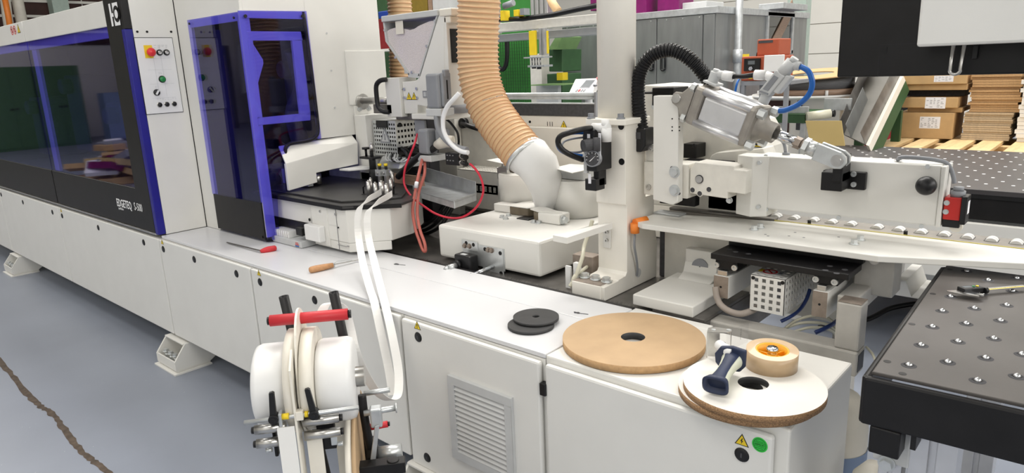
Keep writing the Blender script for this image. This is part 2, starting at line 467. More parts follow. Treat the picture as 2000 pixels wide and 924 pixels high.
# far end wall: long dark window bays with pale bars
win = thing('window_1', '', '', (-24.1, 2.0, 3.0)); del win['label']; del win['category']; win['kind'] = 'structure'
for k in range(5):
    z0 = 2.75 + k * 0.42
    for j in range(12):
        g = G(); g.box(-24.19, -24.15, -7.6 + j * 1.55, -7.6 + j * 1.55 + 1.5, z0, z0 + 0.35); build('pane', g, maroon, win)
    g = G(); g.box(-24.19, -24.08, -7.8, 11.2, z0 + 0.35, z0 + 0.42); build('glazing_bar', g, hall_white, win)
def post(y, w, name, mm, lab, x=-23.8):
    g = G(); g.box(x - w / 2, x + w / 2, y - w / 2, y + w / 2, 0, 8); return solo(name, g, mm, lab, 'column')
post(7.1287, 0.42, 'steel_column', post_green, 'pale green steel column in front of the dark bars, tallest above the white canopy')
g = G(); g.cyl((-23.4, 6.0332, 0), (-23.4, 6.0332, 8), 0.14)
solo('wall_pipe', g, cream, 'cream vertical pipe before the dark barred wall left of the green column', 'pipe')
g = G(); g.tube([(-23.2, 5.7231, 4.1505), (-23.2, 5.6732, 3.4916), (-23.2, 5.6463, 2.8239)], 0.12)
solo('wall_pipe', g, cream, 'slanting cream pipe at the far left beside the orange pipe', 'pipe')
g = G(); g.tube([(-22.4, 5.5032, 4.0622), (-22.4, 5.5002, 3.4276), (-22.4, 5.4744, 2.7824)], 0.07)
solo('orange_pipe', g, orange, 'thin orange pipe rising at the far left above the canopy', 'pipe')

# ============================================================= MACHINE BASE: cabinet units
YF = 1.5
def lock(parent, x, z, yo=0.018):
    g = G(); g.M = front((x, YF - yo, z))
    g.lathe([(0.0001, 0.004), (0.010, 0.004), (0.0165, 0.003), (0.019, 0.0)], (0, 0, 0), (0, 0, 1), 20)
    g.m = 1; g.box(-0.002, 0.002, -0.006, 0.006, 0.004, 0.0046)
    return build('door_lock', g, [black_plastic, dark_grey], parent)
units = [
 (-9.6, -7.40, 'white base cabinet unit cut off by the left edge of the frame', [], []),
 (-7.40, -5.79, 'white base cabinet unit under the far left black window with three locks', [(-7.39 + .03, .703), (-6.70, .70), (-5.936, .70)], []),
 (-5.79, -4.02, 'white base cabinet unit below the black panel with the white lettering', [(-5.716, .697), (-4.985, .70), (-4.243, .704)], [(-5.716, .735, '!')]),
 (-4.02, -2.995, 'white base cabinet unit below the violet hood, left of the reel stand', [(-3.97, .703), (-3.585, .704), (-3.133, .703)], [(-3.97, .742, '!')]),
 (-2.995, -1.905, 'white base cabinet unit right behind the white reel stand', [(-2.912, .701), (-2.465, .703), (-1.97, .70)], [(-2.912, .742, '!')]),
]
UNITS = []
for x0, x1, lab, locks, st in units:
    t = thing('base_cabinet', lab, 'cabinet', ((x0 + x1) / 2, 1.75, 0.18), 'cabinet units of the machine base')
    UNITS.append(t)
    g = G(); g.box(x0 + 0.002, x1 - 0.002, YF, 1.985, 0.178, 0.752); build('body', g, white, t)
    g = G(); g.box(x0 + 0.006, x1 - 0.006, YF - 0.018, YF - 0.001, 0.182, 0.752); d = build('door', g, white_tex, t, 0.006)
    for x, z in locks: lock(d, x, z)
    for x, z, s in st: warn(d, front((x, YF - 0.0181, z)), 0.034, s)
# unit with the louvred vent
t = thing('base_cabinet', 'white base cabinet unit with the louvred grey vent grille', 'cabinet', (-1.57, 1.75, 0.18), 'cabinet units of the machine base')
x0, x1 = -1.905, -1.24
UNITS.append(t)
g = G(); g.box(x0 + 0.002, x1 - 0.002, YF, 1.985, 0.178, 0.752); build('body', g, white, t)
g = G(); g.box(x0 + 0.008, x1 - 0.010, YF - 0.022, YF - 0.001, 0.165, 0.748); d = build('door', g, white_tex, t, 0.008)
lock(d, -1.806, .697, .022); lock(d, -1.808, .217, .022); warn(d, front((-1.806, YF - 0.0221, .737)), 0.036, '!')
vx0, vx1, vz0, vz1 = -1.652, -1.360, 0.285, 0.600
g = G()
for a, b, c, e in ((vx0, vx1, vz0, vz0 + .03), (vx0, vx1, vz1 - .03, vz1), (vx0, vx0 + .03, vz0 + .03, vz1 - .03), (vx1 - .03, vx1, vz0 + .03, vz1 - .03)):
    g.box(a, b, YF - 0.036, YF - 0.022, c, e)
g.m = 1; g.box(vx0 + .03, vx1 - .03, YF - .0235, YF - .0222, vz0 + .03, vz1 - .03)  # dark backing sheet, its colour stands in for shade between the slats
gr = build('vent_grille', g, [light_grey, dark_grey], t, 0.003)
nl = 14; pz_ = (vz1 - vz0 - .06) / nl
for k in range(nl):
    z = vz0 + .03 + (k + .5) * pz_
    g = G(); g.prism([(YF - .036, z - .008), (YF - .034, z - .008), (YF - .0245, z + .006), (YF - .0265, z + .006)], 'x', vx0 + .03, vx1 - .03)
    build('slat', g, light_grey, gr)
# right end unit
t = thing('base_cabinet', 'white base cabinet at the right end with the green round sticker', 'cabinet', (-.87, 1.75, 0.18), 'cabinet units of the machine base')
x0, x1 = -1.24, -.507
g = G(); g.box(x0, x1, YF, 1.97, 0.18, 0.768); b = build('body', g, white, t, 0.006)
g = G(); g.box(x0 + 0.012, x1 - 0.032, YF - 0.022, YF - 0.001, 0.165, 0.748); d = build('door', g, white_tex, t, 0.008)
lock(d, -.612, .676, .022); warn(d, front((-.613, YF - 0.0221, .712)), 0.036, 'bolt')
g = G(); g.M = front((-.569, YF - 0.022, .719)); g.cyl((0, 0, 0), (0, 0, .0006), .019, n=32)
g.m = 1; g.ring((0, 0, .0006), (0, 0, 1), .0145, .0155, .0003, 28); g.box(-.0125, .0125, .0045, .0052, .0006, .001); g.box(-.0125, .0125, -.0052, -.0045, .0006, .001)
for k in range(6): g.box(-.009 + k * .003, -.0075 + k * .003, .0075, .009, .0006, .001); g.box(-.009 + k * .003, -.0072 + k * .003, -.010, -.0085, .0006, .001)
build('inspection_sticker', g, [green_ink, ink], d)
text('GEPRÜFT', front((-.569, YF - 0.0227, .7167)), .0062, ink, d, align='CENTER')
g = G(); g.box(-1.246, -1.224, YF - .028, YF - .005, .645, .685); build('hinge_cap', g, black_plastic, t, .002)

# levelling feet: parts of the cabinet unit they carry
def foot(x, parent):
    w = .12
    g = G(); g.box(x - w - .02, x + w + .02, 1.385, 1.60, 0.0, .010)
    for s in (-1, 1):
        g.prism([(1.40, .022), (1.40, .075), (1.47, .164), (1.80, .164), (1.80, .14), (1.60, .02)], 'x', x + s * w - .006, x + s * w + .006)
    g.hexa([(x - w, 1.402, .02), (x + w, 1.402, .02), (x + w, 1.41, .02), (x - w, 1.41, .02)], [(x - w, 1.402, .075), (x + w, 1.402, .075), (x + w, 1.41, .075), (x - w, 1.41, .075)])
    g.box(x - w, x + w, 1.41, 1.60, .010, .034); g.box(x - w, x + w, 1.46, 1.80, .158, .166); g.box(x - w, x + w, 1.58, 1.60, .03, .16); g.box(x - w, x + w, 1.70, 1.80, .16, .178)
    f = build('levelling_foot', g, white, parent, .001)
    for k in (-.062, .0, .062):
        g = G(); g.cyl((x + k, 1.432, .034), (x + k, 1.432, .088), .009); g.hexbolt((x + k, 1.432, .088), (0, 0, 1), .014, .014); g.cyl((x + k, 1.432, .034), (x + k, 1.432, .05), .015, n=6, smooth=False)
        build('levelling_bolt', g, zinc, f)
foot(-3.985, UNITS[3]); foot(-7.30, UNITS[1]); foot(-1.79, UNITS[5])

# worktop sheets
def sheet(x0, x1, y0, y1, lab):
    g = G(); g.box(x0 + .0015, x1 - .0015, y0 + .001, y1 - .001, .754, .770)
    solo('worktop_sheet', g, worktop_m, lab, 'worktop', 'white cover sheets of the worktop', .003)
sheet(-4.02, -1.24, 1.5, 1.805, 'long front white worktop sheet carrying the red file and the wooden handled tool')
sheet(-4.02, -1.24, 1.805, 1.99, 'narrow rear white worktop sheet beside the black brush slot')
# brush slot
t = thing('brush_strip', 'black bristle brush seal along the rear edge of the worktop', 'brush', (-2, 2.05, .7))
g = G(); g.box(-3.2, -1.245, 1.992, 2.012, .70, .768); g.box(-3.2, -1.245, 2.012, 2.019, .70, .745); build('holder', g, black, t, .002)
g = G(); rnd = random.Random(5)
for k in range(900):
    x = rnd.uniform(-3.0, -1.25); y = rnd.uniform(2.012, 2.035); dy = rnd.uniform(.01, .035)
    g.add([(x - .001, y, .745), (x + .001, y, .745), (x + rnd.uniform(-.004, .004), y + dy, .752 + rnd.uniform(0, .012))], [(0, 1, 2)])
build('bristles', g, black, t, kind='stuff')
# oily bed behind the slot
g = G(); g.box(-9.6, -1.0, 2.02, 3.2, .60, .748); solo('machine_bed', g, bed_steel, 'grey oily steel machine bed under the post and white angle block', 'machine bed', bevel=.004)
g = G(); g.box(-1.245, -.95, 1.975, 2.018, .70, .764); solo('bed_edge_bar', g, white, 'white edge bar behind the large tan disc', 'bar', bevel=.003)

# ============================================================= SAFETY CANOPY (left)
t = thing('safety_canopy', 'long white and black machine canopy with two tinted violet windows', 'canopy', (-6.8, 2.0, .77))
for x0, x1 in ((-9.6, -5.80), (-5.785, -4.255)):
    g = G(); g.box(x0, x1, 1.492, 1.53, 1.915, 2.05); p_ = build('top_panel', g, white, t, .004)
    g = G(); g.box(x0, x1, 1.497, 1.504, 1.022, 1.915); build('window_pane', g, violet_glass, t)
    g = G(); g.box(x0, x1, 1.492, 1.53, .782, 1.022); lp = build('lower_panel', g, charcoal, t, .003)
g = G(); g.box(-9.6, -4.05, 1.484, 1.53, .770, .781); build('bottom_rail', g, steel, t, .002)
g = G(); g.box(-4.255, -4.06, 1.488, 1.55, .782, 2.6); cc = build('corner_column', g, charcoal, t, .004)
g = G(); g.box(-4.06, -4.02, 1.488, 1.53, .775, 1.888); build('edge_trim', g, blue_trim, t, .004)
g = G(); g.box(-4.06, -4.02, 1.490, 1.53, 1.888, 2.6); build('edge_trim', g, black, t, .004, label='black upper part of the edge trim')
g = G(); g.box(-4.055, -4.02, 1.531, 1.762, .771, 2.6); ep = build('end_panel', g, white, t, .003)
g = G(); g.box(-9.6, -4.06, 1.53, 2.9, 2.03, 2.05); g.box(-9.6, -4.06, 2.88, 2.9, .78, 2.03); g.box(-9.6, -4.06, 1.6, 2.88, .772, .78); g.box(-4.09, -4.06, 1.56, 2.9, .78, 2.03); g.box(-9.62, -9.6, 1.49, 2.9, .77, 2.05)
build('inner_shell', g, dark_in, t)
g = G(); g.box(-9.6, -5.80, 1.508, 1.53, 1.862, 1.914); g.box(-5.785, -4.26, 1.508, 1.53, 1.858, 1.914); g.box(-5.77, -5.67, 1.512, 1.53, 1.023, 1.857); build('inner_frame', g, offwhite, t)
# machine heads dimly seen behind the tinted windows
for k, (x, w, z0, z1) in enumerate([(-8.6, .5, .9, 1.5), (-7.4, .4, 1.0, 1.7), (-6.4, .5, .9, 1.45), (-5.2, .45, .9, 1.6), (-4.6, .3, 1.0, 1.4)]):
    g = G(); g.box(x - w / 2, x + w / 2, 2.2, 2.6, z0, z1); g.cyl((x, 2.1, z1 - .1), (x, 2.2, z1 - .1), .07); build('processing_head', g, dark_grey, t, .02)
for x, z in ((1.5513, 1.8745), (1.6008, 1.8748), (1.7277, 1.8757)):
    g = G(); g.cyl((-4.021, x, z), (-4.017, x, z), .006); build('screw', g, black, ep)
# lettering on the black band, logo on the column
M = front((-4.5968, 1.4915, 0.8842)); text('EDGETEQ', M @ Matrix.Diagonal((.78, 1, 1, 1)), .068, white_ink, lp, bold=.0010)
text('S-500', front((-4.3114, 1.4872, 0.8898)) @ Matrix.Diagonal((.80, 1, 1, 1)), .066, white_ink, lp)
text('profiLine', front((-4.5809, 1.4915, 0.8651)), .022, white_ink, lp)
g = G(); g.M = front((-4.115, 1.4875, 1.968)); g.m = 0
w_, h_ = .120, .115
U = lambda u: -w_ / 2 + u * w_
g.box(U(0), U(.2), -h_ / 2, h_ / 2, 0, .001); g.box(U(.2), U(.4), -.010, .008, 0, .001); g.box(U(.4), U(1), -h_ / 2, h_ / 2, 0, .001)
g.m = 1; g.cyl((U(.76), 0, .001), (U(.76), 0, .0016), .042, n=28); g.box(U(.88), U(1.01), -.026, .026, .001, .0016)
g.m = 0; g.cyl((U(.74), 0, .0016), (U(.74), 0, .0022), .022, n=24)
build('emblem', g, [white_ink, charcoal], cc)
for k, px in enumerate(range(2)):
    g = G(); g.M = front((-6.06 + k * .07, 1.4915, 2.005)); g.ring((0, 0, 0), (0, 0, 1), .024, .030, .0008, 24); g.m = 1; g.box(-.006, .006, -.014, .014, 0, .0008)
    g.m = 0; g.prism([(-.022, .014), (-.017, .020), (.022, -.014), (.017, -.020)], 'z', .0008, .0012)
    build('prohibition_sign', g, [red_ink, ink], t)
warn(t, front((-5.895, 1.4915, 2.0)), .07, '!')

# control panel on the canopy end wall
canopy = t
X = -4.02
yz = lambda y, z: (X, y, z)
y0, y1, z0, z1 = 1.526, 1.728, 1.441, 1.845
g = G(); g.box(X, X + .004, y0, y1, z0, z1); g.m = 1; g.box(X + .002, X + .006, y0 + .003, y1 - .003, z0 + .003, z1 - .003)
t = fp = build('control_panel', g, [black, white_pl], canopy, label='white push-button panel with a red mushroom button')
g = G()
for zz in (1.735, 1.675, 1.60, 1.525): g.box(X + .006, X + .0064, y0 + .045, y1 - .03, zz, zz + .001)
for yy in (1.61, 1.65): g.box(X + .006, X + .0064, yy, yy + .001, 1.53, 1.80)
lines(g, side((X + .006, 1.622, 1.788)), .08, .02, 3, 4, 5); lines(g, side((X + .006, 1.625, 1.652)), .02, .012, 2, 2, 6, 1)
lines(g, side((X + .006, 1.595, 1.577)), .026, .014, 3, 2, 8); lines(g, side((X + .006, 1.595, 1.513)), .11, .012, 3, 8, 9, .5); lines(g, side((X + .006, 1.545, 1.449)), .014, .004, 1, 3, 2, 1)
g.M = None; build('printed_grid', g, light_grey, fp)
g = G(); g.box(X + .006, X + .0068, 1.569, 1.612, 1.738, 1.805); build('yellow_plate', g, yellow, t)
def button(y, z, r, mm, h, name):
    g = G(); g.lathe([(r * 1.25, 0), (r * 1.25, h * .35), (r * 1.02, h * .4), (r * 1.02, h * .5)], (X + .006, y, z), (1, 0, 0), 24); g.m = 1
    g.lathe([(r, h * .3), (r, h * .85), (r * .8, h), (0.0001, h)], (X + .006, y, z), (1, 0, 0), 24); return build(name, g, [black_plastic if mm is not black_plastic else steel, mm], t)
g = G(); g.lathe([(.012, 0), (.012, .014), (.021, .018), (.023, .028), (.016, .036), (0.0001, .038)], (X + .006, 1.5945, 1.768), (1, 0, 0), 28); build('emergency_button', g, estop_red, t)
for px in (308, 321):
    g = G(); g.lathe([(.016, 0), (.016, .008), (.012, .010)], (X + .006, {308: 1.645, 321: 1.682}[px], 1.766), (1, 0, 0), 20); g.m = 1; g.lathe([(.010, .006), (.010, .014), (.004, .014), (.003, .009), (.0001, .009)], (X + .006, {308: 1.645, 321: 1.682}[px], 1.766), (1, 0, 0), 16)
    build('key_switch', g, [black_plastic, steel], t)
button(1.638, 1.625, .015, green_btn, .014, 'green_button')
g = G(); g.lathe([(.017, 0), (.017, .007), (.014, .009), (.0001, .009)], (X + .006, 1.598, 1.556), (1, 0, 0), 20); g.m = 1
g.M = Matrix.Translation((X + .015, 1.598, 1.556)) @ Matrix.Rotation(-.6, 4, 'X'); g.box(0, .009, -.004, .004, -.013, .013); g.M = None
build('rotary_switch', g, [black_plastic, white_pl], t)
for y in (1.603, 1.642, 1.682): button(y, 1.489, .0115, black_plastic, .010, 'black_button')

# ============================================================= TALL WHITE COVER with violet hood
t = thing('machine_cover', 'tall white sheet metal cover rising behind the violet acrylic hood', 'cover', (-3.7, 2.2, .77))
XC = -3.31
g = G(); g.box(-4.018, -3.85, 1.765, 1.78, .772, 2.7); g.box(-3.85, XC, 1.765, 1.78, 1.925, 2.7); build('front_sheet', g, white, t)
g = G()
g.box(XC - .012, XC, 1.78, 2.125, 1.935, 2.7); g.box(XC - .012, XC, 2.125, 2.60, 1.275, 2.7)
build('side_sheet', g, white, t, .002)
g = G(); g.box(XC, XC + .006, 2.346, 2.62, 1.44, 1.735); build('cover_plate', g, white, t, .002)
g = G(); g.box(XC, XC + .008, 2.372, 2.60, 1.385, 1.435); bp_ = build('mounting_strip', g, white, t, .002)
for y in (2.405, 2.47): bolt(bp_, (XC + .008, y, 1.415), (1, 0, 0), .011, .014)
for px, py in ((638, 65), (647, 138), (654, 210), (724, 60)):
    p = {638: (-3.31, 2.2444, 1.8284), 647: (-3.31, 2.2498, 1.6328), 654: (-3.31, 2.2491, 1.4349), 724: (-3.31, 2.2222, 1.1837)}[px]
    g = G(); g.cyl((XC - .001, p[1], p[2]), (XC + .003, p[1], p[2]), .005); build('screw', g, light_grey, t)
g = G(); g.box(-4.0, XC - .02, 2.58, 2.6, .78, 2.6); g.box(-4.0, -3.98, 1.80, 2.58, .78, 2.6); g.box(-4.0, XC - .02, 1.80, 2.58, 2.0, 2.02); g.box(-4.0, XC - .02, 1.80, 2.0, .775, .785)
build('inner_shell', g, dark_in, t)
# dark cast heads behind the acrylic
for k, (x, y, z, w, h) in enumerate([(-3.70, 2.25, 1.35, .22, .5), (-3.48, 2.35, 1.15, .18, .4), (-3.75, 2.1, .90, .3, .2)]):
    g = G(); g.box(x - w / 2, x + w / 2, y, y + .2, z, z + h); g.cyl((x, y, z + h * .6), (x, y - .08, z + h * .6), .05); build('inner_head', g, dark_grey, t, .015)
g = G(); g.tube(smooth_path([(-3.42, 2.1, 1.75), (-3.45, 2.15, 1.55), (-3.52, 2.12, 1.40), (-3.6, 2.2, 1.2)]), .05, 12); build('inner_hose', g, dark_grey, t)
# lower white housing below the hood notch
t = thing('guide_housing', 'white housing with sloping top between the violet hood and the black feed plate', 'housing', (-3.4, 2.13, 1.03))
XH = -3.27
g = G()
zt = 1.205
g.prism([(1.890, 1.030), (2.064, 1.048), (2.064, 1.10), (2.340, 1.112), (2.350, 1.232), (1.890, 1.172)], 'x', XH - .02, XH)
build('front_plate', g, white, t, .003)
g = G(); g.hexa([(XH, 1.89, 1.172), (XH, 2.35, 1.232), (XH - .05, 2.35, 1.275), (XH - .05, 1.89, 1.262)], [(XH - .004, 1.89, 1.165), (XH - .004, 2.35, 1.225), (XH - .055, 2.35, 1.268), (XH - .055, 1.89, 1.255)]); build('sloping_lid', g, white, t, .001)
g = G(); g.box(-3.60, XH - .021, 2.36, 2.37, 1.02, 1.22); build('inner_sheet', g, galv, t)
g = G(); g.box(-3.55, XH - .021, 2.02, 2.05, 1.03, 1.11); build('inner_plate', g, galv, t)
g = G(); g.cyl((XH - .05, 2.1, 1.03), (XH - .05, 2.1, 1.09), .02); build('inner_roller', g, steel, t)
g = G(); g.box(-3.305, -3.20, 2.365, 2.60, 1.06, 1.385); build('end_block', g, white, t, .003)
g = G(); g.prism([(-3.27, 2.21), (-3.20, 2.22), (-3.12, 2.35), (-3.27, 2.36)], 'z', 1.092, 1.102); build('guide_tongue', g, white_pl, t, .002)
# violet hood
t = thing('acrylic_hood', 'violet tinted acrylic hood with black foot panel standing on the worktop', 'hood', (-3.55, 1.8, .77))
YG = 1.752
g = G(); g.box(-3.850, XC - .004, YG - .004, YG + .004, .985, 1.925); build('front_pane', g, violet_glass, t)
g = G(); g.box(-3.845, XC - .012, YG - .003, YG + .008, .785, .985); build('foot_panel', g, charcoal, t, .002)
XS = XC + .010
sp = [(1.750, .785), (1.818, .785), (1.835, 1.02), (1.902, 1.02), (1.905, 1.15), (1.915, 1.235), (1.945, 1.262), (2.134, 1.272), (2.126, 1.938), (1.750, 1.930)]
g = G(); g.prism(sp, 'x', XS - .004, XS + .004); build('side_pane', g, violet_glass, t)
# white frame behind the acrylic
g = G()
g.box(XC - .030, XC - .004, YG + .010, YG + .060, .80, 1.925)
g.box(XC - .006, XC + .004, 1.756, 2.105, 1.898, 1.935)
g.box(-3.85, XC - .006, YG + .006, YG + .012, 1.885, 1.925)
g.box(XC - .008, XC + .002, 1.756, 1.785, .80, 1.90)
build('corner_frame', g, white, t)
g = G(); XF = XC - .010
g.box(XF - .01, XF + .01, 1.785, 2.090, 1.795, 1.836); g.box(XF - .01, XF + .01, 1.785, 2.090, 1.378, 1.415)
g.box(XF - .01, XF + .01, 2.032, 2.090, 1.415, 1.795); g.box(XF - .01, XF + .01, 1.785, 1.815, 1.415, 1.795)
g.prism([(1.815, 1.78), (1.86, 1.70), (1.86, 1.68), (1.815, 1.58)], 'x', XF - .004, XF + .004)
build('door_frame', g, white, t, .003)
g = G()
rim = [(-3.305, 1.9053, 1.0264), (-3.305, 1.9089, 1.1676), (-3.305, 1.9129, 1.2209), (-3.305, 1.9369, 1.2664), (-3.305, 2.0512, 1.2731), (-3.305, 2.1004, 1.2872), (-3.305, 2.1255, 1.3343), (-3.305, 2.1241, 1.5515), (-3.305, 2.1128, 1.9246)]
g.tube(smooth_path(rim, 5), .010, 8); build('rubber_edge', g, black, t)
for y, z in ((1.782, 1.905), (2.098, 1.912)):
    g = G(); g.cyl((XS + .004, y, z), (XS + .010, y, z), .008); build('screw', g, black, t)
for x, z in ((-3.825, 1.905), (-3.34, 1.90), (-3.345, .80)):
    g = G(); g.cyl((x, YG - .004, z), (x, YG - .009, z), .006); build('screw', g, black, t)
for x, y in ((-3.34, 1.79), (-3.29, 1.83)):
    g = G(); g.cyl((x, y, .770), (x, y, .778), .022); g.cyl((x, y, .778), (x, y, .80), .010); build('rubber_foot', g, black_plastic, t)

# ============================================================= EDGE FEED UNIT (hexagonal white box with black top)
t = thing('feed_unit', 'white angular feed unit with black top plate and steel guide rollers', 'machine unit', (-2.9, 2.1, .785))
bp = [(-3.02, 1.85), (-2.72, 1.85), (-2.585, 2.005), (-2.61, 2.16), (-2.75, 2.35), (-3.02, 2.35)]
tp = bp
g = G()
low = [(-3.02, 1.856), (-2.72, 1.856), (-2.60, 1.99), (-2.61, 2.16), (-2.75, 2.33), (-3.02, 2.33)]
g.prism([(-3.02, 1.856), (-2.72, 1.852), (-2.588, 2.003), (-2.70, 2.05), (-3.02, 2.2)], 'z', .785, .83)
g.prism([(p[0], p[1]) for p in bp], 'z', .83, .998)
g.box(-3.45, -3.02, 1.857, 2.35, .885, .998)
build('housing', g, white, t, .004)
g = G(); g.box(-2.975, -2.875, 1.847, 1.857, .795, .995); g.box(-2.865, -2.80, 1.8475, 1.857, .905, .985); build('front_plate', g, white, t, .002)
g = G(); g.box(-3.035, -2.905, 1.81, 1.848, .815, .895); build('white_knob_cover', g, white_pl, t, .006)
g = G(); g.box(-2.735, -2.72, 1.846, 1.86, .815, .817); g.box(-2.80, -2.7995, 1.8465, 1.85, .79, .99); g.box(-2.81, -2.74, 1.8465, 1.85, .812, .8135); build('panel_joint', g, grey_ink, t)
for x, z in ((-2.93, .965), (-2.80, .965)):
    g = G(); g.cyl((x, 1.847, z), (x, 1.843, z), .006); build('screw', g, steel, t)
for x, z in ((-3.035, .91), (-3.035, .86), (-2.79, .90)):
    g = G(); g.cyl((x, 1.849, z), (x, 1.8455, z), .008 if x < -3 else .004); build('hole', g, black, t)
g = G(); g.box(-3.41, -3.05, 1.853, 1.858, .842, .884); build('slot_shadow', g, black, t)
# black top plate: lower tier and raised tier
tp = [(-3.56, 1.845), (-2.725, 1.838), (-2.535, 2.03), (-2.575, 2.15), (-2.70, 2.25), (-2.88, 2.40), (-3.56, 2.40)]
g = G(); g.prism(tp, 'z', .999, 1.012); build('lower_top_plate', g, feed_black, t, .002)
g = G(); g.prism([(-3.56, 1.885), (-2.80, 1.885), (-2.66, 2.03), (-2.63, 2.12), (-2.72, 2.22), (-2.90, 2.38), (-3.56, 2.38)], 'z', 1.0125, 1.022); build('upper_top_plate', g, feed_black, t, .002)
g = G(); g.box(-3.56, -2.73, 1.835, 1.842, .992, 1.012); g.prism([(-2.73, 1.835), (-2.527, 2.03), (-2.532, 2.035), (-2.735, 1.842)], 'z', .992, 1.012); build('edge_lip', g, black, t)
rol = [(722,387,.0085), (731,386,.0085), (735,392,.009), (747,386,.012), (757,394,.010), (763,384,.008)]
for p, r in (((-2.7717, 2.0325, 1.022), .011), ((-2.6957, 2.0147, 1.022), .010), ((-2.7016, 2.0565, 1.022), .014), ((-2.6129, 2.0175, 1.022), .011), ((-2.7163, 2.1256, 1.022), .009), ((-2.8337, 2.0922, 1.022), .008)):
    g = G(); g.cyl(p, (p[0], p[1], 1.098), r); g.cyl((p[0], p[1], 1.098), (p[0], p[1], 1.104), r * .5); build('guide_roller', g, steel, t)
for p in ((-2.8507, 2.0607, 1.023), (-2.7091, 2.1393, 1.023)):
    g = G(); g.cyl(p, (p[0], p[1], 1.0235), .016); build('hole', g, black, t)
    g = G(); g.tube([(p[0] - .02, p[1] + .01, 1.023), (p[0] - .02, p[1] + .01, 1.055), (p[0] - .005, p[1] + .01, 1.062)], .004, 8); build('wire_hook', g, black, t)
# black adjuster head and two small yellow tipped valves behind the rollers
A = (-3.1013, 2.3135, 1.022)
g = G(); g.cyl(A, (A[0], A[1], 1.10), .028, .022); g.cyl((A[0], A[1], 1.10), (A[0], A[1], 1.16), .019); g.box(A[0] - .075, A[0] + .04, A[1] - .03, A[1] + .03, 1.155, 1.167); g.cyl((A[0], A[1], 1.167), (A[0], A[1], 1.20), .010)
hd = build('adjuster_head', g, black_plastic, t, .002)
g = G(); g.cyl((A[0] - .05, A[1], 1.167), (A[0] - .05, A[1], 1.205), .007); g.cyl((A[0] - .05, A[1], 1.205), (A[0] - .05, A[1], 1.216), .021); build('knob', g, black_plastic, hd)
g = G(); g.cyl((A[0] + .005, A[1], 1.195), (A[0] + .005, A[1], 1.235), .012); g.cyl((A[0] + .005, A[1], 1.235), (A[0] + .005, A[1], 1.245), .006); build('steel_stud', g, steel, hd)
for p in ((-2.939, 2.2361, 1.022), (-2.9083, 2.2527, 1.022)):
    g = G(); g.box(p[0] - .010, p[0] + .010, p[1] - .010, p[1] + .010, 1.022, 1.085); g.m = 1; g.box(p[0] - .019, p[0] + .019, p[1] - .018, p[1] + .012, 1.085, 1.118); g.m = 2; g.cyl((p[0], p[1], 1.118), (p[0], p[1], 1.136), .008); g.m = 3; g.cyl((p[0], p[1], 1.136), (p[0], p[1], 1.148), .010)
    g.m = 0; g.cyl((p[0], p[1] - .019, 1.10), (p[0], p[1] - .024, 1.10), .008)
    build('small_valve', g, [steel, zinc, black_plastic, yellow], t)
g = G(); p = (-2.8545, 2.2471, 1.022); g.tube([(p[0], p[1], 1.022), (p[0], p[1], 1.10), (p[0] - .02, p[1], 1.115)], .010, 10); build('bent_pin', g, steel, t)
g = G(); g.box(-3.0, -2.75, 2.36, 2.375, 1.024, 1.075); build('brown_back_strip', g, spool_brown, t)

# clip tray beside the feed unit
t = thing('clip_tray', 'pale grey tray with a row of white clips under the feed unit', 'tray', (-3.18, 1.84, .772))
g = G(); g.box(-3.33, -3.045, 1.79, 1.90, .772, .805); g.box(-3.33, -3.045, 1.86, 1.90, .805, .855); build('tray_body', g, light_grey, t, .003)
for k in range(8):
    x = -3.335 + k * .021
    g = G(); g.box(x, x + .014, 1.802, 1.86, .805, .838); g.cyl((x + .007, 1.802, .826), (x + .007, 1.800, .826), .006); build('clip', g, white_pl, t, .002)
g = G(); g.box(-3.115, -3.06, 1.81, 1.85, .828, .868); build('black_block', g, black_plastic, t, .003)
g = G(); g.M = front((-3.10, 1.7895, .776)); g.box(0, .035, .0, .006, 0, .0006); g.m = 1; g.box(0, .035, .008, .011, 0, .0006); g.box(.004, .033, .014, .017, 0, .0006); g.box(.004, .030, .02, .022, 0, .0006)
build('sticker', g, [blue_tube_m, red_ink], t)

# edge banding strips coming down over the front
UX = Vector((.643, .766, 0)); UZ = Vector((0, 0, 1))
def strip(pts, ws, lab, half=.019):
    P = smooth_path(pts, 6); n = len(pts)
    Wv = []
    for i in range(len(P)):
        f = i / 6; a = min(int(f), n - 1); b = min(a + 1, n - 1); k = f - a
        v = UX * (ws[a] * (1 - k) + ws[b] * k) + UZ * ((1 - ws[a]) * (1 - k) + (1 - ws[b]) * k)
        Wv.append(v.normalized() * half)
    g = G(); g.ribbon(P, Wv, .0012)
    return solo('edge_band', g, band_white, lab, 'edge band', 'loose edge bands')
strip([(-2.6562, 2.0188, 1.06), (-2.6318, 1.9719, 1.055), (-2.4715, 1.8, 1.0751), (-2.4797, 1.765, 1.0507), (-2.4924, 1.755, 1.0009), (-2.48, 1.74, 0.9247), (-2.3261, 1.64, 0.8566), (-2.1608, 1.545, 0.797), (-2.0425, 1.475, 0.7817), (-1.9725, 1.44, 0.6969), (-1.9203, 1.42, 0.5862), (-1.883, 1.4, 0.5238), (-1.8628, 1.385, 0.4917)],
      [0, .05, .25, .7, .97] + [1] * 8, 'left one of two white edge bands hanging in a loop from the feed rollers', .015)
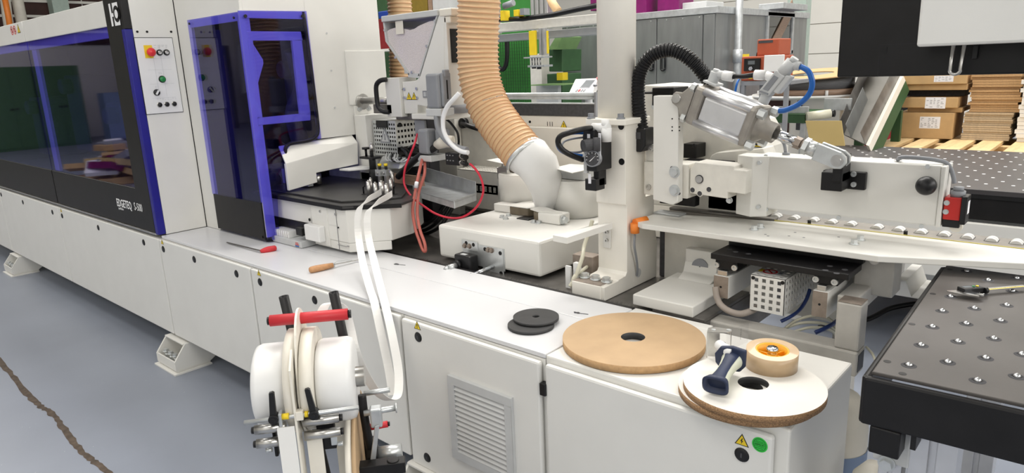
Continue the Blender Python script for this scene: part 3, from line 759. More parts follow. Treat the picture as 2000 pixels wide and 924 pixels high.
strip([(-2.5633, 2.0093, 1.06), (-2.5411, 1.9638, 1.055), (-2.4399, 1.83, 1.0617), (-2.4422, 1.785, 1.0397), (-2.4476, 1.77, 0.9917), (-2.4278, 1.755, 0.917), (-2.2413, 1.64, 0.8483), (-2.0688, 1.535, 0.7901), (-1.9738, 1.475, 0.7717), (-1.9049, 1.44, 0.6928), (-1.8483, 1.41, 0.5994), (-1.8132, 1.38, 0.5422), (-1.7937, 1.35, 0.5172), (-1.7735, 1.3, 0.5362), (-1.7516, 1.24, 0.5972), (-1.7294, 1.18, 0.704), (-1.7027, 1.14, 0.7977), (-1.7241, 1.1453, 0.8581), (-1.736, 1.1398, 0.9156), (-1.7502, 1.121, 0.9397), (-1.7548, 1.0897, 0.9413), (-1.7567, 1.061, 0.9022)],
      [0, .05, .25, .7, .97] + [1] * 17, 'right one of two white edge bands, running on from its loop up to the reel', .015)

# ============================================================= GLUE GRANULATE UNIT
YH = 2.40
def quad_pts(pl): return [(p[0], p[2]) for p in pl]
t = thing('granulate_hopper', 'white glue hopper with clear front full of white pellets', 'hopper', (-2.75, 2.5, 1.4))
left = [(-3.0153, 2.4, 1.8661), (-3.0069, 2.4, 1.7698), (-2.8448, 2.4, 1.5953), (-2.7574, 2.4, 1.5883), (-2.5914, 2.4, 1.8702)]
g = G(); g.prism(quad_pts(left), 'y', YH, YH + .005); build('clear_front', g, clear_glass, t)
lv = [(-3.0088, 2.4, 1.8192), (-3.0069, 2.4, 1.7698), (-2.8445, 2.4, 1.5979), (-2.7607, 2.4, 1.5935), (-2.6119, 2.4, 1.8479), (-2.6602, 2.4, 1.8489), (-2.7067, 2.4, 1.84), (-2.7502, 2.4, 1.8307), (-2.7788, 2.4, 1.8202), (-2.819, 2.4, 1.8152), (-2.8702, 2.4, 1.8259), (-2.9308, 2.4, 1.8349), (-2.9734, 2.4, 1.8299)]
g = G(); g.prism(quad_pts(lv), 'y', YH + .007, YH + .11); build('pellets', g, pellet_m, t, kind='stuff')
g = G(); g.prism([(left[0][0], left[0][2]), (left[1][0], left[1][2]), (left[2][0], left[2][2]), (left[2][0] + .012, left[2][2]), (left[1][0] + .012, left[1][2]), (left[0][0] + .012, left[0][2])], 'y', YH - .004, YH + .12)
g.prism([(left[3][0], left[3][2]), (left[4][0], left[4][2]), (left[4][0] - .010, left[4][2]), (left[3][0] - .010, left[3][2])], 'y', YH - .004, YH + .12)
g.prism([(left[2][0], left[2][2] - .012), (left[3][0], left[3][2] - .012), (left[3][0], left[3][2] + .01), (left[2][0], left[2][2] + .01)], 'y', YH - .004, YH + .12)
g.box(left[0][0], left[4][0], YH + .115, YH + .12, 1.6, 1.88); build('side_frame', g, light_grey, t)
a, b = (-3.0183, 2.395, 1.8919), (-2.5837, 2.395, 1.8931)
g = G(); g.box(a[0], b[0], YH - .012, YH + .14, 1.868, 1.897); build('rim', g, light_grey, t, .004)
g = G(); g.box(a[0] + .1, a[0] + .16, YH - .001, YH, 1.80, 1.865); build('tape_patch', g, cream, t)
for p in ((-3.0035, 2.4, 1.8266), (-2.933, 2.4, 1.686), (-2.811, 2.4, 1.6074), (-2.6839, 2.4, 1.7309), (-2.6121, 2.4, 1.8455)):
    g = G(); g.cyl((p[0], YH - .004, p[2]), (p[0], YH - .009, p[2]), .007, n=12); build('screw', g, zinc, t)
# body with white plates
bx0, bx1 = -2.5547, -2.5547 + .015
bd = [(-2.5877, 2.4, 1.8699), (-2.5481, 2.4, 1.867), (-2.5841, 2.4, 1.4427), (-2.6765, 2.4, 1.4294), (-2.7895, 2.4, 1.4416), (-2.7945, 2.4, 1.397), (-2.8975, 2.4, 1.3956), (-2.8985, 2.4, 1.5599), (-2.7919, 2.4, 1.5634), (-2.7537, 2.4, 1.5857)]
g = G(); g.prism(quad_pts(bd), 'y', YH - .002, YH + .06); g.box(bx0 - .02, bx1, YH, YH + .20, 1.42, 1.86); build('body', g, white, t, .003)
g = G(); g.box(b[0] + .003, b[0] + .09, YH - .006, YH + .17, 1.862, 1.898); g.box(b[0] + .005, b[0] + .075, YH, YH + .15, 1.83, 1.862); build('lid', g, cream, t, .006)
p0, p1 = (-2.52, 2.3818, 1.8059), (-2.52, 2.426, 1.6457)
g = G(); g.box(bx1, bx1 + .004, YH + .02, YH + .115, 1.645, 1.805); build('black_window', g, black_plastic, t, .003)
g = G(); g.box(-3.0199, -2.9011, YH - .02, YH + .10, 1.3790, 1.5831); hb = build('handle_block', g, white, t, .003)
hx = -3.0216
g = G(); g.tube(smooth_path([(hx + .03, YH - .03, 1.575), (hx - .005, YH - .045, 1.57), (hx - .035, YH - .05, 1.545), (hx - .04, YH - .05, 1.49), (hx - .035, YH - .05, 1.435), (hx - .005, YH - .045, 1.41), (hx + .03, YH - .03, 1.405)], 4), .013, 10); build('handle', g, black_plastic, t)
for px, s in ((799, 'bolt'), (809, '!')): warn(t, front({799: (-2.8512, 2.3975, 1.4809), 809: (-2.8104, 2.3975, 1.4808)}[px]), .046, s)
for p in ((-2.9072, 2.4, 1.5232), (-2.8822, 2.4, 1.5229), (-2.7843, 2.4, 1.5246), (-2.9085, 2.4, 1.4782), (-2.8834, 2.4, 1.4781), (-2.7855, 2.4, 1.478)):
    g = G(); g.cyl((p[0], YH - .002, p[2]), (p[0], YH - .008, p[2]), .008, n=12); build('screw', g, zinc, t)
p = (-2.6989, 2.395, 1.4961)
g = G(); g.box(p[0] - .04, p[0] + .02, YH - .006, YH - .002, p[2] - .017, p[2] + .017); g.m = 1; g.box(p[0] - .033, p[0] - .015, YH - .0065, YH - .006, p[2] - .011, p[2] + .011); g.box(p[0] - .009, p[0] + .003, YH - .0065, YH - .006, p[2] - .011, p[2] + .011); build('type_label', g, [grey_pl, light_grey], t)
g = G(); p = (-2.8632, 2.35, 1.3893); g.box(-2.80, -2.55, YH - .04, YH + .25, 1.372, 1.400); build('support_plate', g, white, t, .004)
g = G(); g.box(-3.0, -2.80, YH + .02, YH + .2, 1.36, 1.42); g.box(-3.14, -2.98, YH - .02, YH + .1, 1.395, 1.445); build('carriage', g, bed_steel, t, .003)
g = G(); g.cyl((-2.62, YH + .06, 1.40), (-2.62, YH + .06, 1.44), .11, n=32); build('grey_flange', g, grey_pl, t)
g = G(); g.cyl((-3.3, YH + .03, 1.46), (-2.98, YH + .03, 1.46), .02); g.cyl((-3.305, YH + .03, 1.455), (-3.295, YH + .03, 1.455), .045); build('guide_rod', g, steel, t)
# grey heavy connector in front of the body
t = thing('cable_connector', 'upright grey rectangular plug connector on the hopper front with white hose', 'connector', (-2.6, 2.33, 1.4))
cx = -2.5527
g = G(); g.box(cx - .055, cx + .035, 2.30, 2.38, 1.43, 1.598); build('hood', g, grey_pl, t, .012)
g = G(); g.box(cx + .035, cx + .055, 2.315, 2.37, 1.44, 1.60); g.box(cx + .040, cx + .060, 2.325, 2.36, 1.58, 1.615); build('locking_lever', g, grey_pl, t, .006)
g = G(); g.box(cx + .055, cx + .057, 2.338, 2.345, 1.475, 1.565); build('lever_slot', g, black, t)
g = G(); g.box(cx - .06, cx + .05, 2.295, 2.385, 1.395, 1.432); build('socket_base', g, light_grey, t, .004)

# white hose loop and black hoses near the connector
def hose(name, pts, r, mm, lab, cat='hose', sub=6, n=10, group=None):
    g = G(); g.tube(smooth_path(pts, sub), r, n); return solo(name, g, mm, lab, cat, group)
hose('white_hose', [(-2.3427, 2.27, 1.5063), (-2.3685, 2.26, 1.4814), (-2.4165, 2.26, 1.4461), (-2.4491, 2.26, 1.3982), (-2.4545, 2.26, 1.3403), (-2.4305, 2.26, 1.2927), (-2.3847, 2.26, 1.2559), (-2.3378, 2.26, 1.2389), (-2.2973, 2.26, 1.2362)], .011, white_tube, 'white bent hose curving from the grey connector down to the black valve block')
hose('black_hose', [(-2.5501, 2.31, 1.3999), (-2.5366, 2.3, 1.3516), (-2.504, 2.29, 1.3115), (-2.4462, 2.28, 1.2754), (-2.3882, 2.28, 1.2535), (-2.3235, 2.28, 1.2445)], .015, grey_pl, 'grey corrugated hose running just left of the white bent hose')
hose('black_cable', [(-2.6083, 2.42, 1.3725), (-2.5725, 2.42, 1.3527), (-2.5283, 2.42, 1.3081), (-2.5209, 2.42, 1.265), (-2.5268, 2.42, 1.2391)], .006, black_plastic, 'thin black cable looping behind the white bent hose', 'cable')
hose('black_conduit', [(-2.5675, 2.33, 1.2549), (-2.6079, 2.32, 1.2313), (-2.6647, 2.31, 1.2065), (-2.7194, 2.3, 1.1761), (-2.7713, 2.3, 1.144), (-2.828, 2.31, 1.1122), (-2.908, 2.33, 1.0682)], .018, black_plastic, 'thick black conduit running from the cream taped joint down left', 'conduit')
g = G(); g.tube([(-2.5869, 2.33, 1.249), (-2.5288, 2.33, 1.2717), (-2.4881, 2.35, 1.2687)], [.022, .032, .03], 14); solo('taped_joint', g, cream, 'cream tape wrapped cable joint below the grey connectors', 'cable joint')
g = G(); p = (-2.6793, 2.4, 1.1685); g.box(-3.2163, -2.9963, 2.85, 2.90, .75, 1.37); solo('unit_column', g, offwhite, 'white slim column carrying the hopper unit behind the black valve block', 'column', bevel=.004)
# lower grey connectors
t = thing('cable_connector', 'pair of grey square plug connectors above the black conduit', 'connector', (-2.73, 2.33, 1.25))
p = (-2.6446, 2.32, 1.2835)
g = G(); g.box(p[0] - .04, p[0] + .035, 2.29, 2.36, 1.205, 1.33); build('hood', g, grey_pl, t, .012)
g = G(); g.box(p[0] + .045, p[0] + .10, 2.33, 2.39, 1.23, 1.33); build('hood', g, grey_pl, t, .012)
g = G(); p = (-2.7647, 2.38, 1.3125); g.box(p[0] - .04, p[0] + .04, 2.38, 2.395, 1.28, 1.365); build('flap', g, grey_pl, t, .003)
g = G(); p = (-2.6514, 2.32, 1.2189); g.box(p[0] - .04, p[0] + .06, 2.29, 2.40, 1.17, 1.20); build('base', g, light_grey, t, .003)

# perforated grid: local plane with bars between holes
def perforated(name, M, w, h, nx, nz, hole, th, mm, parent, x0=None, margin=None, label=None):
    g = G(); g.M = M
    mx = (w - nx * hole) / (nx + 1) if margin is None else margin
    px = (w - 2 * mx - hole) / max(1, nx - 1)
    mz = (h - nz * hole) / (nz + 1) if margin is None else margin
    pz = (h - 2 * mz - hole) / max(1, nz - 1)
    xs = [0] + [v for i in range(nx) for v in (mx + i * px, mx + i * px + hole)] + [w]
    zs = [0] + [v for i in range(nz) for v in (mz + i * pz, mz + i * pz + hole)] + [h]
    for j in range(0, len(zs) - 1):
        if j % 2 == 0: g.box(0, w, zs[j], zs[j + 1], -th, 0)
        else:
            for i in range(0, len(xs) - 1, 2): g.box(xs[i], xs[i + 1], zs[j], zs[j + 1], -th, 0)
    return build(name, g, mm, parent, label=label)

# ============================================================= PERFORATED STEEL HOUSING (hot head)
t = thing('perforated_housing', 'grey perforated steel housing with triangle sign under the white hopper unit', 'housing', (-3.05, 2.45, 1.17))
x0, x1, z0, z1 = -3.185, -2.985, 1.162, 1.352
perforated('front_sheet', front((x0, 2.40, z0)), x1 - x0, z1 - z0, 10, 8, .0115, .002, zinc, t)
perforated('side_sheet', side((x1, 2.402, z0 + .05)), .15, z1 - z0 - .05, 6, 4, .014, .002, zinc, t)
g = G(); g.box(x0, x1, 2.402, 2.56, z1 - .001, z1 + .003); build('top_sheet', g, zinc, t)
g = G(); g.box(x0 + .01, x1 - .006, 2.415, 2.55, z0 + .005, z1 - .005); build('inner_core', g, black, t)
g = G(); g.M = front((x0 + .105, 2.399, z0 + .105)); g.prism([(-.045, -.034), (.045, -.034), (0, .052)], 'z', 0, .002); g.m = 1; g.prism([(-.031, -.026), (.031, -.026), (0, .034)], 'z', .002, .0025); g.m = 0; g.box(-.005, .005, -.018, .016, .0025, .003)
build('hot_surface_sign', g, [grey_pl, light_grey], t)
g = G(); g.box(x0 + .04, x0 + .135, 2.392, 2.40, z1 - .035, z1 + .004); build('black_cap', g, black_plastic, t, .002)
g = G(); g.cyl((x1, 2.43, z1 - .02), (x1 + .004, 2.43, z1 - .02), .012); build('side_hole', g, black, t)
g = G(); g.hexa([(-3.12, 2.40, 1.16), (-2.95, 2.40, 1.16), (-2.90, 2.5, 1.15), (-3.1, 2.5, 1.15)], [(-3.14, 2.37, 1.10), (-2.95, 2.37, 1.10), (-2.88, 2.5, 1.11), (-3.1, 2.5, 1.10)]); build('sloping_bottom', g, zinc, t, .004)
g = G(); g.tube(smooth_path([(-3.0116, 2.44, 1.207), (-2.9417, 2.42, 1.1902), (-2.9199, 2.42, 1.158), (-2.9279, 2.43, 1.1171)]), .013, 10); g.tube(smooth_path([(-2.9535, 2.46, 1.2018), (-2.8768, 2.44, 1.2214), (-2.8374, 2.44, 1.2012), (-2.8536, 2.45, 1.1579)]), .013, 10); build('cable_loop', g, black_plastic, t)
for k in range(5):
    g = G(); g.tube(smooth_path([(-3.08 + k * .025, 2.40, 1.175), (-3.06 + k * .025, 2.375, 1.15), (-3.03 + k * .03, 2.37, 1.14), (-3.0 + k * .03, 2.39, 1.16)]), .005, 8); build('wire', g, (light_grey, zinc, black_plastic)[k % 3], t)
# machinery mass behind (black drive parts)
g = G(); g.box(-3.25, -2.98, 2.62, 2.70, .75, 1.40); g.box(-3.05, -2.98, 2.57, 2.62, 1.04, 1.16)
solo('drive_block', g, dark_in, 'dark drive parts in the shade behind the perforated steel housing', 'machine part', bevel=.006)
# valve block
t = thing('valve_block', 'small black valve block with round plugs at the end of the white hose', 'valve', (-2.5, 2.3, 1.2))
p = (-2.4978, 2.3, 1.2213); q = (-2.4061, 2.3, 1.1618)
g = G(); g.box(p[0], q[0], 2.30, 2.36, q[2], p[2]); build('body', g, black_plastic, t, .003)
for k in range(3):
    g = G(); g.box(p[0] + .012 + k * .02, p[0] + .02 + k * .02, 2.298, 2.30, q[2] + .02, q[2] + .025); g.box(p[0] + .012 + k * .02, p[0] + .02 + k * .02, 2.298, 2.30, q[2] + .045, q[2] + .05); build('print', g, grey_ink, t)
for (px, py) in ((897, 305), (897, 318)):
    c = {305: (-2.3986, 2.3, 1.2091), 318: (-2.4013, 2.3, 1.177)}[py]
    g = G(); g.cyl((c[0] - .005, 2.315, c[2]), (c[0] + .018, 2.305, c[2]), .014); g.m = 1; g.cyl((c[0] + .018, 2.305, c[2]), (c[0] + .055, 2.295, c[2] - .003), .011); build('round_plug', g, [steel, black_plastic], t)
# red cables and salmon hoses
hose('red_cable', [(-2.7635, 2.36, 1.296), (-2.671, 2.26, 1.2633), (-2.6939, 2.24, 1.2005), (-2.7132, 2.22, 1.1374), (-2.7168, 2.21, 1.0736), (-2.6858, 2.2, 1.0334), (-2.6391, 2.2, 0.9961), (-2.5657, 2.2, 0.9646), (-2.4863, 2.2, 0.9373), (-2.4185, 2.22, 0.9208), (-2.3609, 2.25, 0.9217), (-2.3021, 2.27, 0.9545), (-2.2575, 2.28, 1.0018), (-2.2299, 2.28, 1.0605), (-2.2395, 2.28, 1.1128), (-2.2698, 2.28, 1.1539), (-2.3133, 2.285, 1.1794)], .0055, red_tube_m, 'bright red cable sweeping in a wide loop before the galvanised tray', 'cable', 8, 8)
hose('salmon_hose', [(-2.6677, 2.3, 1.1816), (-2.5864, 2.2, 1.1234), (-2.5758, 2.16, 1.0418), (-2.5693, 2.13, 0.9589), (-2.5242, 2.1, 0.8811), (-2.4772, 2.08, 0.8283), (-2.4442, 2.07, 0.7899), (-2.4263, 2.07, 0.7876), (-2.4411, 2.08, 0.8233), (-2.4911, 2.1, 0.8777), (-2.5482, 2.14, 0.9467), (-2.5727, 2.18, 1.0389), (-2.591, 2.24, 1.1174), (-2.6756, 2.32, 1.1735)], .008, pink_tube, 'salmon red hose doubled into a long hanging loop', 'hose', 8, 8)
g = G(); P_ = (-2.5694, 2.16, 1.0651); Q_ = (-2.559, 2.16, 1.0911); g.tube([P_, Q_], .0095, 10); solo('hose_marker', g, paper, 'small white marker sleeve on the salmon red hose', 'marker')
for k, pts in enumerate([[(-2.6907, 2.45, 0.9156), (-2.7146, 2.4, 0.8527), (-2.8019, 2.4, 0.8001), (-2.9055, 2.42, 0.7602)], [(-2.6484, 2.44, 0.9162), (-2.6922, 2.4, 0.8358), (-2.7875, 2.4, 0.7792), (-2.8987, 2.42, 0.7435)], [(-2.6391, 2.46, 0.9053), (-2.6702, 2.4, 0.8162), (-2.7728, 2.4, 0.7611), (-2.892, 2.42, 0.7269)]]):
    hose('black_cable', pts, .010, black_plastic, ['frontmost', 'middle', 'rearmost'][k] + ' black cable of the bundle of three under the galvanised tray', 'cable', 6, 8, 'cable bundle under the tray')

# galvanised tray
t = thing('galvanised_tray', 'galvanised sheet tray with upright back behind the red cable', 'tray', (-2.65, 2.45, .99))
A_, B_, C_ = Vector((-3.0301, 2.4013, 1)), Vector((-2.364, 2.2154, 1)), Vector((-2.4116, 2.413, 1))
D_ = A_ + C_ - B_
g = G(); g.hexa([A_, B_, C_, D_], [(p[0], p[1], p[2] + .003) for p in (A_, B_, C_, D_)]); build('floor_sheet', g, galv, t)
g = G(); g.hexa([(p[0], p[1], .972) for p in (A_, B_)] + [(p[0] + .002, p[1] + .003, .972) for p in (B_, A_)], [(p[0], p[1], 1.004) for p in (A_, B_)] + [(p[0] + .002, p[1] + .003, 1.004) for p in (B_, A_)])
g.hexa([(B_[0], B_[1], .972), (C_[0], C_[1], .972), (C_[0] - .003, C_[1], .972), (B_[0] - .003, B_[1], .972)], [(B_[0], B_[1], 1.012), (C_[0], C_[1], 1.012), (C_[0] - .003, C_[1], 1.012), (B_[0] - .003, B_[1], 1.012)]); build('front_lip', g, galv, t)
g = G(); g.hexa([D_, C_, (C_[0], C_[1] + .003, 1.0), (D_[0], D_[1] + .003, 1.0)], [(D_[0], D_[1], 1.085), (C_[0], C_[1], 1.068), (C_[0], C_[1] + .003, 1.068), (D_[0], D_[1] + .003, 1.085)]); build('back_sheet', g, galv, t)

# white perforated cover box behind the tray
t = thing('perforated_cover', 'white sheet cover box with square holes behind the red cable loop', 'cover', (-2.6, 2.9, .86))
x0, x1, y0, z0, z1 = -2.8907, -2.5659, 2.75, .84, 1.0537
g = G(); g.box(x0, x1 - .20, y0, y0 + .003, z0, z1); g.box(x1 - .012, x1, y0, y0 + .003, z0, z1); g.box(x1 - .20, x1 - .012, y0, y0 + .003, z0, z0 + .10); g.box(x1 - .2, x1 - .012, y0, y0 + .003, z1 - .085, z1); build('front_sheet', g, offwhite, t)
perforated('hole_field', front((x1 - .20, y0, z0 + .10)), .188, z1 - z0 - .185, 5, 5, .020, .003, offwhite, t)
perforated('top_sheet', frame((x0, y0, z1), (1, 0, 0), (0, 1, 0)), x1 - x0, .25, 16, 6, .012, .003, offwhite, t)
g = G(); g.box(x1 - .003, x1, y0, y0 + .25, z0, z1); g.box(x0 + .02, x1 - .02, y0 + .05, y0 + .24, z0, z1 - .02); g.m = 1; g.box(x1 - .19, x1 - .02, y0 + .02, y0 + .05, z0, z1 - .02); build('end_sheet', g, [offwhite, black], t)
g = G(); g.box(x1 + .002, x1 + .03, y0 + .03, y0 + .12, z0, z1 + .02); g.cyl((x1 + .05, y0, z1 - .02), (x1 + .05, y0, z1 + .06), .018); g.box(x1 + .02, x1 + .08, y0 - .01, y0 + .06, z1 - .12, z1 - .06); build('bracket', g, steel, t, .004)

# ============================================================= MOTOR BLOCK with suction nozzle
t = thing('milling_unit', 'big white rounded motor block with two upright white cylinders on top', 'machine unit', (-2.05, 2.4, .77))
g = G(); g.box(-2.362, -1.752, 2.10, 2.80, .765, .918); build('block', g, white, t, .012)
for x, y in ((-1.94, 2.62), (-2.30, 2.64)):
    g = G(); g.cyl((x, y, .914), (x, y, 1.085), .122, n=40); g.lathe([(.122, 1.085), (.118, 1.092), (.0001, 1.092)], (x, y, 0), (0, 0, 1), 40, False); g.cyl((x, y, .912), (x, y, .918), .124, n=40); build('motor_cover', g, white, t)
for q in ([(-1.9707, 2.4898, 1.15), (-1.8139, 2.4171, 1.15), (-1.8091, 2.5177, 1.15), (-1.9876, 2.6257, 1.15)], [(-2.5216, 2.6127, 1.14), (-2.2995, 2.5344, 1.14), (-2.3175, 2.6245, 1.14), (-2.5165, 2.768, 1.14)]):
    g = G(); g.hexa(q, [(p[0], p[1], p[2] + .004) for p in q]); build('upper_plate', g, white, t, .001)
p = (-1.9269, 2.5558, 1.12); g = G(); g.box(p[0] - .09, p[0] + .07, p[1], p[1] + .12, 1.094, 1.147); build('plate_support', g, light_grey, t, .004)
g = G(); g.box(-2.40, -2.33, 2.56, 2.62, 1.06, 1.12); g.cyl((-2.36, 2.55, 1.0), (-2.36, 2.55, 1.06), .012); build('steel_bracket', g, steel, t, .003)
# low guide blocks on top
g = G(); g.box(-2.335, -2.215, 2.455, 2.52, .919, .958); build('guide_block', g, white, t, .005)
g = G(); g.prism([(-2.215, 2.44), (-2.10, 2.44), (-2.04, 2.52), (-2.06, 2.60), (-2.215, 2.56)], 'z', .919, .958); build('smoked_guard', g, amber, t, .004)
g = G(); g.prism([(-2.22, 2.438), (-2.10, 2.438), (-2.02, 2.52), (-2.03, 2.62), (-2.22, 2.58)], 'z', .958, .963); build('guide_cover', g, white, t, .002)
g = G(); g.box(-1.985, -1.86, 2.375, 2.455, .919, .966); build('guide_block', g, white, t, .006)
g = G(); g.prism([(-2.03, 2.40), (-1.985, 2.38), (-1.985, 2.455), (-2.04, 2.47)], 'z', .921, .962); build('smoked_guard', g, amber, t, .003)
g = G(); g.prism([(-2.05, 2.40), (-1.985, 2.375), (-1.87, 2.41), (-1.985, 2.46), (-2.05, 2.48)], 'z', .966, .971); build('guide_cover', g, white, t, .001)
g = G(); g.hexbolt((-1.86, 2.40, .94), (1, 0, 0), .016, .02); build('bolt', g, zinc, t)
g = G(); g.box(-2.04, -1.95, 2.5, 2.6, .919, .95); g.box(-2.12, -2.045, 2.38, 2.47, .918, .923); build('dark_gap_plate', g, black, t, .002)
g = G(); p = (-2.1625, 2.5689, 0.92); g.cyl(p, (p[0], p[1], .935), .022); g.hexbolt((p[0], p[1], .935), (0, 0, 1), .016, .022); g.cyl((p[0], p[1], .955), (p[0], p[1], .985), .011); build('adjusting_bolt', g, zinc, t)
for p in ((-2.1983, 2.3671, 0.918), (-2.1958, 2.4084, 0.918), (-2.1605, 2.3508, 0.918), (-1.999, 2.3608, 0.918), (-1.9721, 2.365, 0.918), (-1.9814, 2.4211, 0.918)): bolt(t, p, (0, 0, 1), .011, .013)
# front switch bracket
g = G(); M = front((-2.20, 2.10, .745))
g.M = M; g.box(0, .255, .015, .115, 0, .004); g.box(.0, .10, .08, .125, .004, .008); g.box(.125, .25, -.01, .115, .004, .007)
pl = build('switch_plate', g, zinc, t, .002)
for a, b in ((.145, .10), (.235, .095), (.235, .005), (.03, .112), (.075, .11)):
    g = G(); g.M = M; g.cyl((a, b, .0071), (a, b, .0085), .009, n=14); build('hole', g, black, pl)
for a, b in ((.02, .098), (.05, .10), (.165, .10), (.185, .10)):
    g = G(); g.M = M; g.hexbolt((a, b, .007), (0, 0, 1), .009, .01); build('bolt', g, brownsteel, pl)
g = G(); g.M = M; g.box(.015, .115, -.01, .075, .02, .075); sb = build('switch_body', g, black_plastic, t, .008)
g = G(); g.M = M; g.cyl((.045, .03, .075), (.045, .03, .095), .022); g.m = 1; g.cyl((.045, .03, .095), (.045, .03, .135), .013); g.cyl((.035, .03, .132), (.035, .02, .150), .011); build('plunger', g, [black_plastic, zinc], t)
g = G(); g.M = M; g.cyl((.19, .03, .0), (.17, .01, .13), .0105); g.lathe([(.0001, .0), (.014, .002), (.016, .01), (.0105, .02)], (.17, .01, .135), (0, 0, -1), 14); build('handle_pin', g, chrome, t)
g = G(); g.M = M; g.box(.05, .08, .0755, .078, .05, .068); build('sticker', g, light_grey, sb)
hose('black_cable', [(-2.10, 2.07, .745), (-2.06, 2.06, .735), (-1.98, 2.07, .730), (-1.88, 2.10, .725), (-1.78, 2.16, .725), (-1.72, 2.24, .735)], .007, black_plastic, 'black cable under the front edge of the big white motor block', 'cable')
# nozzle
nz = [((-2.1091, 2.42, 1.2268), .096, .096), ((-2.0585, 2.425, 1.2052), .100, .098), ((-2.0238, 2.44, 1.1627), .096, .088), ((-2.0201, 2.47, 1.1015), .086, .074), ((-2.0314, 2.5, 1.0353), .072, .062), ((-2.0467, 2.52, 0.9737), .060, .055)]
g = G(); ring = []
n_ = 24
for i, (p, a, b) in enumerate(nz):
    q0 = Vector(nz[max(0, i - 1)][0]); q1 = Vector(nz[min(len(nz) - 1, i + 1)][0]); d = (q1 - q0).normalized()
    ax = Vector((.75, .66, 0)); ax = (ax - d * ax.dot(d)).normalized(); bx = d.cross(ax)
    ring += [Vector(p) + ax * math.cos(2 * math.pi * k / n_) * a + bx * math.sin(2 * math.pi * k / n_) * b for k in range(n_)]
g.add(ring, [(i * n_ + k, i * n_ + (k + 1) % n_, (i + 1) * n_ + (k + 1) % n_, (i + 1) * n_ + k) for i in range(len(nz) - 1) for k in range(n_)], True)
build('suction_nozzle', g, white_pl, t)
# big beige spiral hose: body and raised wire
def spiral(name, pts, r, pitch, lab, sub=40):
    t = thing(name, lab, 'hose', pts[-1], 'beige spiral suction hoses')
    P = smooth_path(pts, sub)
    L = [0]
    for i in range(1, len(P)): L.append(L[-1] + (P[i] - P[i - 1]).length)
    tot = L[-1]; N = int(tot / pitch * 8); Q = []; j = 0
    for i in range(N + 1):
        s = tot * i / N
        while j < len(L) - 2 and L[j + 1] < s: j += 1
        Q.append(P[j].lerp(P[j + 1], (s - L[j]) / max(1e-9, L[j + 1] - L[j])))
    rr = [r * (1 - .045 * (0.5 + 0.5 * math.cos(2 * math.pi * (i / 8))) ) for i in range(N + 1)]
    g = G(); g.tube(Q, rr, 32, cap=False); build('hose_wall', g, hose_beige, t)
    g = G()
    T = [(Q[min(i + 1, N)] - Q[max(0, i - 1)]).normalized() for i in range(N + 1)]
    u = T[0].orthogonal().normalized()
    for i in range(N + 1):
        u = (u - T[i] * u.dot(T[i])).normalized()
        if i % 8 == 4:
            w = T[i].cross(u)
            g.tube([Q[i] + (u * math.cos(a) + w * math.sin(a)) * r * 1.005 for a in [2 * math.pi * k / 28 for k in range(29)]], .0028, 5, cap=False)
    build('spiral_wire', g, hose_wire, t)
    return t, Q, T
hp = [(-2.0849, 2.42, 1.2114), (-2.145, 2.42, 1.2655), (-2.2123, 2.42, 1.3275), (-2.2799, 2.42, 1.4025), (-2.3309, 2.42, 1.4908), (-2.3546, 2.42, 1.5861), (-2.357, 2.42, 1.6919), (-2.3452, 2.42, 1.8067), (-2.3305, 2.42, 1.9187), (-2.3177, 2.42, 2.0503), (-2.2991, 2.42, 2.2629)]
t, Q, T = spiral('suction_hose', hp, .099, .0225, 'thick beige ribbed suction hose curving down to the white nozzle')
d = (Vector(hp[0]) - Vector(hp[1])).normalized()
g = G(); g.lathe([(.101, -.010), (.104, -.008), (.104, .008), (.101, .010)], hp[0], d, 36); build('hose_clamp', g, zinc, t)
g = G(); lines(g, frame((-2.0019, 2.0733, 1.4805), (.72, .66, .22), (-.15, -.2, .97)), .085, .012, 1, 14, 9, .9); g.M = None; build('hose_print', g, grey_ink, t)
hp = [(-3.4478, 2.9, 2.3858), (-3.4705, 2.9, 2.1269), (-3.4743, 2.9, 1.9782), (-3.4869, 2.9, 1.7965), (-3.5047, 2.9, 1.6105), (-3.5241, 2.9, 1.4518)]
spiral('suction_hose', hp, .075, .0225, 'thinner beige ribbed hose standing behind the pellet hopper')

# ============================================================= REAR TOP-PRESSURE BEAM
t = thing('pressure_beam', 'long white rear machine beam with the number 111 and dark brush band', 'beam', (-2.8, 3.2, 1.0))
g = G(); g.box(-4.5, -1.60, 3.0, 3.3, .75, 1.345); build('beam_body', g, post_white, t, .004)
g = G(); g.box(-4.5, -2.085, 2.995, 3.03, 1.346, 1.405); build('brush_band', g, dark_grey, t)
g = G(); g.box(-4.5, -2.085, 2.998, 3.035, 1.406, 1.414); build('top_rail', g, galv, t, .002)
for z, r in ((1.457, .013), (1.440, .008)):
    g = G(); g.cyl((-4.5, 3.0, z), (-2.085, 3.0, z), r, n=12); build('rod', g, galv, t)
g = G(); g.box(-2.088, -2.078, 2.98, 3.02, 1.34, 1.47); build('rod_bracket', g, grey_pl, t)
text('111', front((-2.4232, 2.999, 1.2892)), .034, ink, t)
g = G(); g.box(-3.0, -1.95, 2.96, 2.999, 1.05, 1.285); build('lower_sheet', g, post_white, t, .003)
warn(t, front((-2.3022, 2.9985, 1.295)), .045, '!')
for p in ((-2.6128, 2.999, 1.3075), (-2.5404, 2.999, 1.309)):
    g = G(); g.cyl((p[0], 3.0, p[2]), (p[0], 2.996, p[2]), .007); build('hole', g, black, t)
g = G(); g.box(-3.7, -2.6, 2.91, 2.94, .80, 1.36); solo('rear_plate', g, offwhite, 'beige back plate between the white bent hose and the big suction hose', 'plate', bevel=.003)
